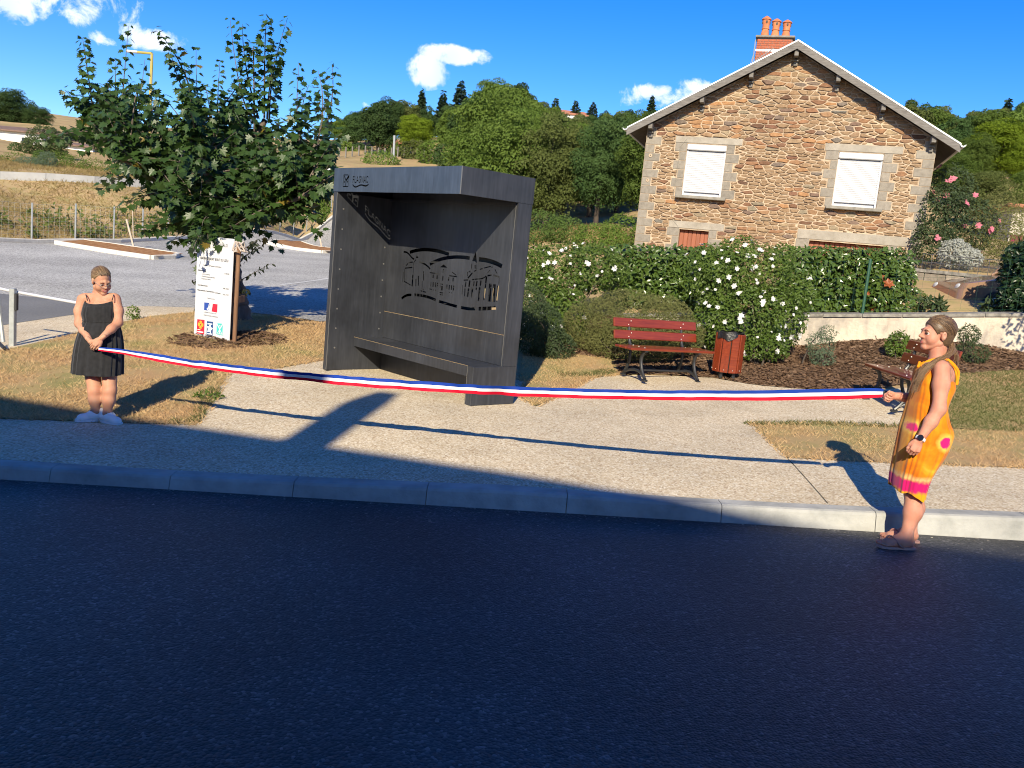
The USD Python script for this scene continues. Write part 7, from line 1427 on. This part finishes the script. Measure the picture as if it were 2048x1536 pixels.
def dress_mat():
    zhem = wj(1812, 992)[2]
    n = {'g': ('geometry', {}), 't': ('noise_texture', {'scale': 7.5, 'detail': 5.0, 'distortion': .6}), 'r': ('rgb_ramp', {'ramp': [(.28, (.56, .12, .004)), (.45, (.66, .185, .006)), (.60, (.72, .27, .010)), (.76, (.76, .40, .035))]}), 'sx': ('separate_xyz', {}), 'n2': ('noise_texture', {'scale': 26.0, 'detail': 3.0}), 'ns': ('math', {'math_type': 'multiply_add', 'value2': .05, 'value3': -.025 - zhem}), 'zz': ('math', {'math_type': 'add'}),
         'band': ('rgb_ramp', {'ramp': [(0, (0, 0, 0)), (.055, (0, 0, 0)), (.075, (1, 1, 1)), (.135, (1, 1, 1)), (.155, (0, 0, 0)), (1, (0, 0, 0))]}), 'pale': ('rgb_ramp', {'ramp': [(0, (0, 0, 0)), (.13, (0, 0, 0)), (.16, (.75, .75, .75)), (.19, (0, 0, 0)), (1, (0, 0, 0))]}), 'yel': ('rgb_ramp', {'ramp': [(0, (.85, .85, .85)), (.055, (.7, .7, .7)), (.09, (0, 0, 0)), (1, (0, 0, 0))]}),
         'my': ('mix', {'color2': (.74, .38, .010)}), 'mp': ('mix', {'color2': (.76, .48, .22)}), 'mb': ('mix', {'color2': (.60, .008, .13)}), 'p': ('principled_bsdf', {'roughness': .85, 'specular_ior_level': .15, 'sheen_weight': .2}), 'tr': ('translucent_bsdf', {}), 'mc': ('mix_closure', {'fac': .18})}
    l = [('g.position', 't.vector'), ('t.fac', 'r.fac'), ('g.position', 'sx.vector'), ('g.position', 'n2.vector'), ('n2.fac', 'ns.value1'), ('sx.z', 'zz.value1'), ('ns.value', 'zz.value2'), ('zz.value', 'band.fac'), ('zz.value', 'pale.fac'), ('zz.value', 'yel.fac'),
         ('r.color', 'my.color1'), ('yel.color', 'my.fac'), ('my.color', 'mp.color1'), ('pale.color', 'mp.fac'), ('mp.color', 'mb.color1'), ('band.color', 'mb.fac')]
    col = 'mb.color'
    for k, (q, rr) in enumerate(((wj(1885, 884, -.15), .042), (wj(1831, 857, -.17), .036))):
        n[f'f{k}'] = ('vector_math', {'math_type': 'multiply', 'vector2': (1, .2, 1)}); n[f'd{k}'] = ('vector_math', {'math_type': 'distance', 'vector2': (q[0], .2 * q[1], q[2])}); n[f'w{k}'] = ('math', {'math_type': 'multiply_add', 'value2': .03}); n[f's{k}'] = ('map_range', {'from_min': rr + .02, 'from_max': rr + .008, 'to_min': 0., 'to_max': 1., 'clamp': True}); n[f'm{k}'] = ('mix', {'color2': (.72, .012, .16)}); n[f'h{k}'] = ('map_range', {'from_min': rr + .05, 'from_max': rr + .02, 'to_min': 0., 'to_max': .7, 'clamp': True}); n[f'y{k}'] = ('mix', {'color2': (.90, .58, .10)})
        l += [('g.position', f'f{k}.vector1'), (f'f{k}.vector', f'd{k}.vector1'), ('n2.fac', f'w{k}.value1'), (f'd{k}.value', f'w{k}.value3'), (f'w{k}.value', f's{k}.value'), (f'w{k}.value', f'h{k}.value'), (col, f'y{k}.color1'), (f'h{k}.result', f'y{k}.fac'), (f'y{k}.color', f'm{k}.color1'), (f's{k}.result', f'm{k}.fac')]; col = f'm{k}.color'
    l += [(col, 'p.base_color'), (col, 'tr.color'), ('p.BSDF', 'mc.closure1'), ('tr.BSDF', 'mc.closure2')]
    return usdkit.material(stage, '/World/Looks/orange_tie_dye', n, l, surface='mc.closure')
M['dress_w'] = dress_mat(); M['orange_cloth'] = flat('orange_cloth', (.80, .25, .01), rough=.85, spec=.15)
dw = obj('dress', cloth(ring), M['dress_w'], WOM, smooth=True)
def flatribbon(pts, w, th, side): 
    pts = np.array(pts); c = PchipInterpolator(np.arange(len(pts)), pts)(np.linspace(0, len(pts) - 1, 22)); t = np.gradient(c, axis=0); s = np.cross(t, side); s /= np.linalg.norm(s, axis=1, keepdims=True); q = np.asarray(side, float) * th
    m = loft(np.array([[p - w * a + q, p + w * a + q, p + w * a - q, p - w * a - q] for p, a in zip(c, s)])); m.fix_normals(); return m
obj('strap', flatribbon([wj(1842, 733, -.11), wj(1860, 721, -.12), wj(1888, 717, -.13), wj(1909, 731, -.12), wj(1917, 748, -.105), wj(1913, 770, -.095)], .009, .003, unit(np.array([0., -1, .35]))), M['orange_cloth'], dw, smooth=40)
obj('strap', flatribbon([wj(1838, 731, .105), wj(1858, 722, .11), wj(1886, 719, .12), wj(1910, 735, .105), wj(1914, 768, .09)], .009, .004, unit(np.array([0., 1, .35]))), M['orange_cloth'], dw, smooth=40)
ruff = [moved(trimesh.creation.icosphere(1, .011), wj(1834 + 3 * math.sin(a) + 2, 729 + 4 * math.cos(2 * a), -.12 * math.cos(a))) for a in np.linspace(.1, 3.0, 12)]
obj('ruffle', cat(ruff), M['orange_cloth'], dw, smooth=True)
# watch
wax = unit(el_l - wr_l); wc = wr_l + wax * .018
M['strap_white'] = flat('white_strap', (.72, .70, .68), rough=.5); M['watch'] = flat('watch_face', (.006, .006, .007), rough=.08)
a_ = np.linspace(0, 2 * np.pi, 24, endpoint=False); e1 = unit(np.cross(wax, [0, 1, .2])); e2 = np.cross(wax, e1)
obj_w = thing('wrist_watch', (0, 0, 0), label='watch with round black face and white strap worn by the girl in orange', cat='watch')
obj('strap', loft(np.array([[wc + wax * o + (r * np.cos(t)) * e1 + (r * np.sin(t)) * e2 for t in a_] for o, r in ((-.010, .030), (-.010, .0345), (.010, .0355), (.010, .031), (-.010, .030))]), False, False), M['strap_white'], obj_w)
wd_ = unit(np.array([-.55, -.85, 0.0])); wd_ = unit(wd_ - (wd_ @ wax) * wax); q = trimesh.creation.cylinder(.0205, .010, sections=28); obj('case', xf(q, wc + wd_ * .036, wax, np.cross(wd_, wax), wd_), M['watch'], obj_w, smooth=40)
# flip flops
M['sandal'] = flat('pale_pink_sandal', (.42, .24, .20), rough=.7); M['sandal_strap'] = flat('brown_pink_sandal_strap', (.28, .13, .11), rough=.6)
for k, (ank, fw) in enumerate(((la, (-1, -.06, 0)), (ra, (-1, .02, 0)))):
    f = unit(np.array(fw, float)); sd = np.cross([0, 0, 1.0], f); h = np.array([ank[0], ank[1], 0]) - f * .035; ol = [(-.045, 0), (-.035, .028), (.03, .032), (.10, .034), (.17, .046), (.215, .036), (.235, .0), (.215, -.036), (.17, -.044), (.10, -.032), (.03, -.030), (-.035, -.027)]
    poly = Polygon([tuple((h + f * a + sd * b)[:2]) for a, b in ol]).buffer(.006).buffer(-.002)
    ff = thing('flip_flop', (0, 0, 0), label=('pale pink flip flop on the near foot of the girl in orange', 'pale pink flip flop on the far foot of the girl in orange')[k], cat='flip flop')
    obj('sole', moved(extrude(poly, .016), (0, 0, zr_ + .001)), M['sandal'], ff)
    tp0 = h + f * .178 + sd * (-.016) + np.array([0, 0, zr_ + .046])
    obj('strap', cat([tube(curve([h + f * .188 + sd * (-.016) + np.array([0, 0, zr_ + .018]), tp0, h + f * .12 + sd * o * .9 + np.array([0, 0, zr_ + .066]), h + f * .06 + sd * o * 1.15 + np.array([0, 0, zr_ + .018])], 12), .0055, 6) for o in (-.04, .036)]), M['sandal_strap'], ff, smooth=True)

# ---- girl in black, standing on the footpath facing the street
gf = hit(207, 848); GD = float((gf - CAM) @ CF)
def gj(u, v, dd=0.0): return at_depth(u, v, GD + dd)
GIRL = thing('person', (0, 0, 0), label='girl in a black sundress and white trainers holding the left end of the ribbon', cat='person')
zg = gf[2] + .013
gla, gra = gj(214.5, 826, .0), gj(191, 826, .02); gla[2] = zg + .085; gra[2] = zg + .085
glk, grk = gj(219.5, 781, -.02), gj(189.5, 781, -.02); glh, grh = gj(218, 715, .03), gj(180, 715, .03)
P = [cap_(glh, glk, .080, .058), cap_(grh, grk, .080, .058), cap_(glk, glk * .6 + gla * .4, .056, .055), cap_(glk * .6 + gla * .4, gla, .054, .034), cap_(grk, grk * .6 + gra * .4, .056, .055), cap_(grk * .6 + gra * .4, gra, .054, .034),
     ell_(gj(196, 700, .03), (.17, .12, .12)), ell_(gj(198, 650, .03), (.145, .105, .13)), ell_(gj(199, 615, .03), (.13, .085, .085)), cap_(gj(173, 595.5, .03), gj(226, 595.5, .03), .044, .044), cap_(gj(199, 598, .03), gj(202, 568, .02), .052, .045)]
gsl, gel, gwl = gj(231.5, 598, .02), gj(236.5, 645, -.01), gj(201, 678, -.19); gsr, ger, gwr = gj(164.5, 598, .03), gj(158.5, 647, .01), gj(181, 683, -.18)
P += [cap_(gsl, gj(236, 622, .01), .046, .045), cap_(gj(236, 622, .01), gel, .045, .038), cap_(gel, gel * .6 + gwl * .4, .038, .036), cap_(gel * .6 + gwl * .4, gwl, .036, .024), cap_(gsr, gj(159, 622, .02), .046, .045), cap_(gj(159, 622, .02), ger, .045, .038), cap_(ger, ger * .6 + gwr * .4, .038, .036), cap_(ger * .6 + gwr * .4, gwr, .036, .024)]
for q, f in ((gla, (.93, -.38)), (gra, (-.80, -.6))): f = unit(np.array([*f, 0])); P.append(cap_(q, q + f * .08 - np.array([0, 0, .05]), .036, .03))
gb = solid(P, .032, .0115)
ghc = gj(203.5, 561.5, -.01); HRG = frame((.70, -.62, -.36), (.14, -.25, 1)); ghs = 1.0; ghm = head_mesh(1.10, 1); ghm.vertices = ghc + ghs * (np.array(ghm.vertices) @ HRG.T)
glhand = place(hand_mesh((.45, .55, .35), .03, (.35, .5), .88, side=1), gwl, gj(185, 690, -.21) - gwl, (.15, -1, .35))
grhand = place(hand_mesh((1.1, 1.3, .7), .02, (.2, .9), .88, side=1), gwr, gj(197, 699, -.16) - gwr, (-.25, -1, -.35))
obj('body', fuse([gb, ghm, glhand, grhand]), M['skin2'], GIRL, smooth=True)
face_parts(GIRL, ghc, HRG, ghs, look=(.001, -.003), smile=True, glasses=True)
M['hair_g'] = hair_mat('dark_blonde_hair', (.085, .050, .026), (.27, .175, .09), scale=(45, 12, 45))
M['hair_g3'] = hair_mat('shadow_blonde_locks', (.05, .03, .016), (.15, .095, .05), scale=(40, 40, 40)); M['hair_g2'] = hair_mat('blonde_hair_locks', (.13, .078, .04), (.34, .225, .12), scale=(40, 40, 40))  # darker and lighter blonde locks, mixed for contrast
obj('hair', hair_cap(ghc, HRG, ghs, .008, (0, .86, -.62), -.010, 2), M['hair_g'], GIRL, smooth=True)
obj('hair_locks', combed(ghc, HRG, ghs, .008, ghc + HRG @ np.array([0, -.115, .0]), 170, 32, front=(.42, .9)), M['hair_g2'], GIRL, smooth=True, kind='stuff'); obj('hair_locks', combed(ghc, HRG, ghs, .008, ghc + HRG @ np.array([0, -.115, .0]), 200, 36, front=(.42, .9)), M['hair_g3'], GIRL, smooth=True, kind='stuff')
obj('hair_knot', moved(trimesh.creation.icosphere(2, .032), ghc + HRG @ np.array([0, -.125, -.01])), M['hair_g'], GIRL, smooth=True)
rows = [(gj(229, 601), gj(170.5, 601), .108), (gj(231, 611), gj(167.5, 612), .122), (gj(233, 628), gj(165, 627), .128), (gj(232, 641), gj(166, 638), .120), (gj(231.5, 645), gj(166.5, 642), .118), (gj(236, 660), gj(161, 657), .140), (gj(240, 690), gj(152, 689), .165), (gj(240, 720), gj(148, 717), .172), (gj(239, 751), gj(146, 744), .178)]
gring = dress_loft(rows, 128, 9, 17, (.0, .02, .035, .012, .03, .03, .035, .04, .045), ph=1.1, power=2.5)
# scooped neckline: front lower than the sides
dz = np.linspace(0, 2 * np.pi, 128, endpoint=False); top = np.clip(-np.sin(dz), 0, 1) ** 2
gring[0, :, 2] -= .030 * top; gring[1, :, 2] -= .028 * top; gring[2, :, 2] -= .025 * top; gring[3, :, 2] -= .022 * top; gring[4, :, 2] -= .018 * top
gring[..., 1] += .02
M['black_cloth'] = mat('black_cloth', [(.3, (.010, .010, .011)), (.7, (.020, .020, .022))], scale=30, rough=.9, spec=.25, sheen=.25, bump=.15, bscale=220)
gd = obj('dress', cloth(gring), M['black_cloth'], GIRL, smooth=True)
obj('waistband', cloth(np.array([gring[17] * 1.0 + (gring[17] - gring[17].mean(0)) * .02, gring[19] + (gring[19] - gring[19].mean(0)) * .03])), M['black_cloth'], gd, smooth=True)
for a, b in (((224, 601), (226.5, 591)), ((175, 601), (171.5, 590))): obj('strap', tube(curve([gj(*a, -.075), gj((a[0] + b[0]) / 2 + .3, (a[1] + b[1]) / 2, -.062), gj(*b, .0)], 8), .0048, 6), M['black_cloth'], gd, smooth=True)
M['white_shoe'] = flat('white_trainer', (.80, .80, .80), rough=.6); M['shoe_sole'] = flat('white_rubber_sole', (.66, .67, .70), rough=.5)
for k, (ank, fw) in enumerate(((gla, (.93, -.36, 0)), (gra, (-.80, -.6, 0)))):
    f = unit(np.array(fw, float)); sd = np.cross([0, 0, 1.0], f); h = np.array([ank[0], ank[1], 0]) - f * .03; w3 = lambda a, b, z: h + f * a * .92 + sd * b * .9 + np.array([0, 0, zg + z])
    sh = thing('trainer', (0, 0, 0), label=('white lace up trainer pointing right on the foot of the girl in black', 'white lace up trainer pointing left on the foot of the girl in black')[k], cat='shoe')
    up_ = solid([cap_(w3(.0, 0, .05), w3(.06, 0, .055), .038, .040), cap_(w3(.05, 0, .055), w3(.15, .0, .038), .042, .033), ell_(w3(.16, 0, .034), (.042, .042, .030)), cap_(w3(-.012, 0, .055), w3(-.010, 0, .095), .036, .034), cap_(w3(.05, 0, .08), w3(.05, 0, .112), .030, .024)], .025, .006, clip=lambda G: zg + .018 - G[..., 2])
    obj('upper', up_, M['white_shoe'], sh, smooth=True)
    poly = Polygon([tuple((h + f * a * .92 + sd * b * .9)[:2]) for a, b in [(-.05, 0), (-.04, .03), (.03, .036), (.1, .04), (.16, .044), (.205, .03), (.216, 0), (.205, -.03), (.16, -.043), (.1, -.038), (.03, -.034), (-.04, -.028)]]).buffer(.008).buffer(-.002)
    obj('sole', moved(extrude(poly, .024), (0, 0, zg)), M['shoe_sole'], sh)
    lc = [tube(curve([w3(a, -.024, .082 - a * .12), w3(a + .004, 0, .096 - a * .16), w3(a, .024, .082 - a * .12)], 7), .003, 5) for a in (.065, .085, .105, .125)]
    lc += [tube(curve([w3(.06, 0, .1), w3(.07, s * .03, .10), w3(.10, s * .045, .075), w3(.08, s * .03, .085)], 9), .0028, 5) for s in (-1, 1)]
    obj('laces', cat(lc), M['white_shoe'], sh)
# ------------------------------------------------------------------ tricolour ribbon between the two girls
RPX = np.array([(196, 698, 7, 0.5), (225, 700.5, 9, .45), (300, 713, 13, .25), (400, 729, 15.5, .15), (540, 746, 17, .1), (640, 756.5, 17.5, .1), (745, 765, 18, .08), (850, 772.5, 18.5, .08), (950, 779, 19, .05), (1050, 783.5, 19.5, .05), (1200, 788, 19.5, .02), (1350, 790.5, 20, .0), (1500, 791, 21, .0), (1620, 789, 22, .0), (1700, 787.5, 22, -.02), (1750, 786, 20, -.03), (1776, 786, 13, -.05)], float)
uu = np.linspace(196, 1766, 240)
vv = PchipInterpolator(RPX[:, 0], RPX[:, 1])(uu); ww_ = PchipInterpolator(RPX[:, 0], RPX[:, 2])(uu); tl_ = PchipInterpolator(RPX[:, 0], RPX[:, 3])(uu)
dl, dr = GD - .20, WD + .075; inv = 1 / dl + (1 / dr - 1 / dl) * (uu - uu[0]) / (uu[-1] - uu[0]); dep = 1 / inv
rr3 = np.random.default_rng(17); RB = thing('ribbon', (0, 0, 0), label='long blue white and red ribbon held between the two girls', cat='ribbon')
ctr = np.array([at_depth(a, b, c) for a, b, c in zip(uu, vv, dep)]); wid = ww_ * dep / FPX
wr1 = gaussian_filter(rr3.normal(size=240), 1.0) * .022; wr2 = gaussian_filter(rr3.normal(size=240), 1.6) * .026
M['rb_blue'] = leaf_mat('ribbon_blue', (.008, .045, .32), (.012, .065, .42), rough=.7, tr=.2, tval=1.0, spec=.2); M['rb_white'] = leaf_mat('ribbon_white', (.74, .74, .76), (.80, .80, .80), rough=.7, spec=.2, tr=.2, tval=1.0); M['rb_red'] = leaf_mat('ribbon_red', (.60, .006, .03), (.70, .010, .045), rough=.7, spec=.2, tr=.2, tval=1.0)
damp = np.interp(uu, [196, 400, 800, 1100, 1500, 1760], [.3, 1.1, 1.1, .5, .3, .2])
for nm, (a, b), mt in (('blue_stripe', (.5, .167), 'rb_blue'), ('white_stripe', (.167, -.167), 'rb_white'), ('red_stripe', (-.167, -.5), 'rb_red')):
    V = []
    for t in np.linspace(a, b, 4):
        off = t * wid; dy = off * np.sin(tl_) * 1.0 + damp * (wr1 * (t + .5) * 1.3 + wr2 * (.5 - t) * 1.3)
        V.append(ctr + np.column_stack([.06 * damp * wr2 * 0, dy, off]))
    V = np.array(V); R_, C_ = V.shape[:2]; back = V + [0, .0012, 0]; i, j = np.meshgrid(np.arange(R_ - 1), np.arange(C_ - 1), indexing='ij'); q = np.stack([i * C_ + j, i * C_ + j + 1, (i + 1) * C_ + j + 1, (i + 1) * C_ + j], -1).reshape(-1, 4)
    F = np.vstack([q[:, [0, 2, 1]], q[:, [0, 3, 2]]]); F = np.vstack([F, F[:, ::-1] + R_ * C_]); obj(nm, trimesh.Trimesh(np.vstack([V.reshape(-1, 3), back.reshape(-1, 3)]), F, process=False), M[mt], RB, smooth=True)
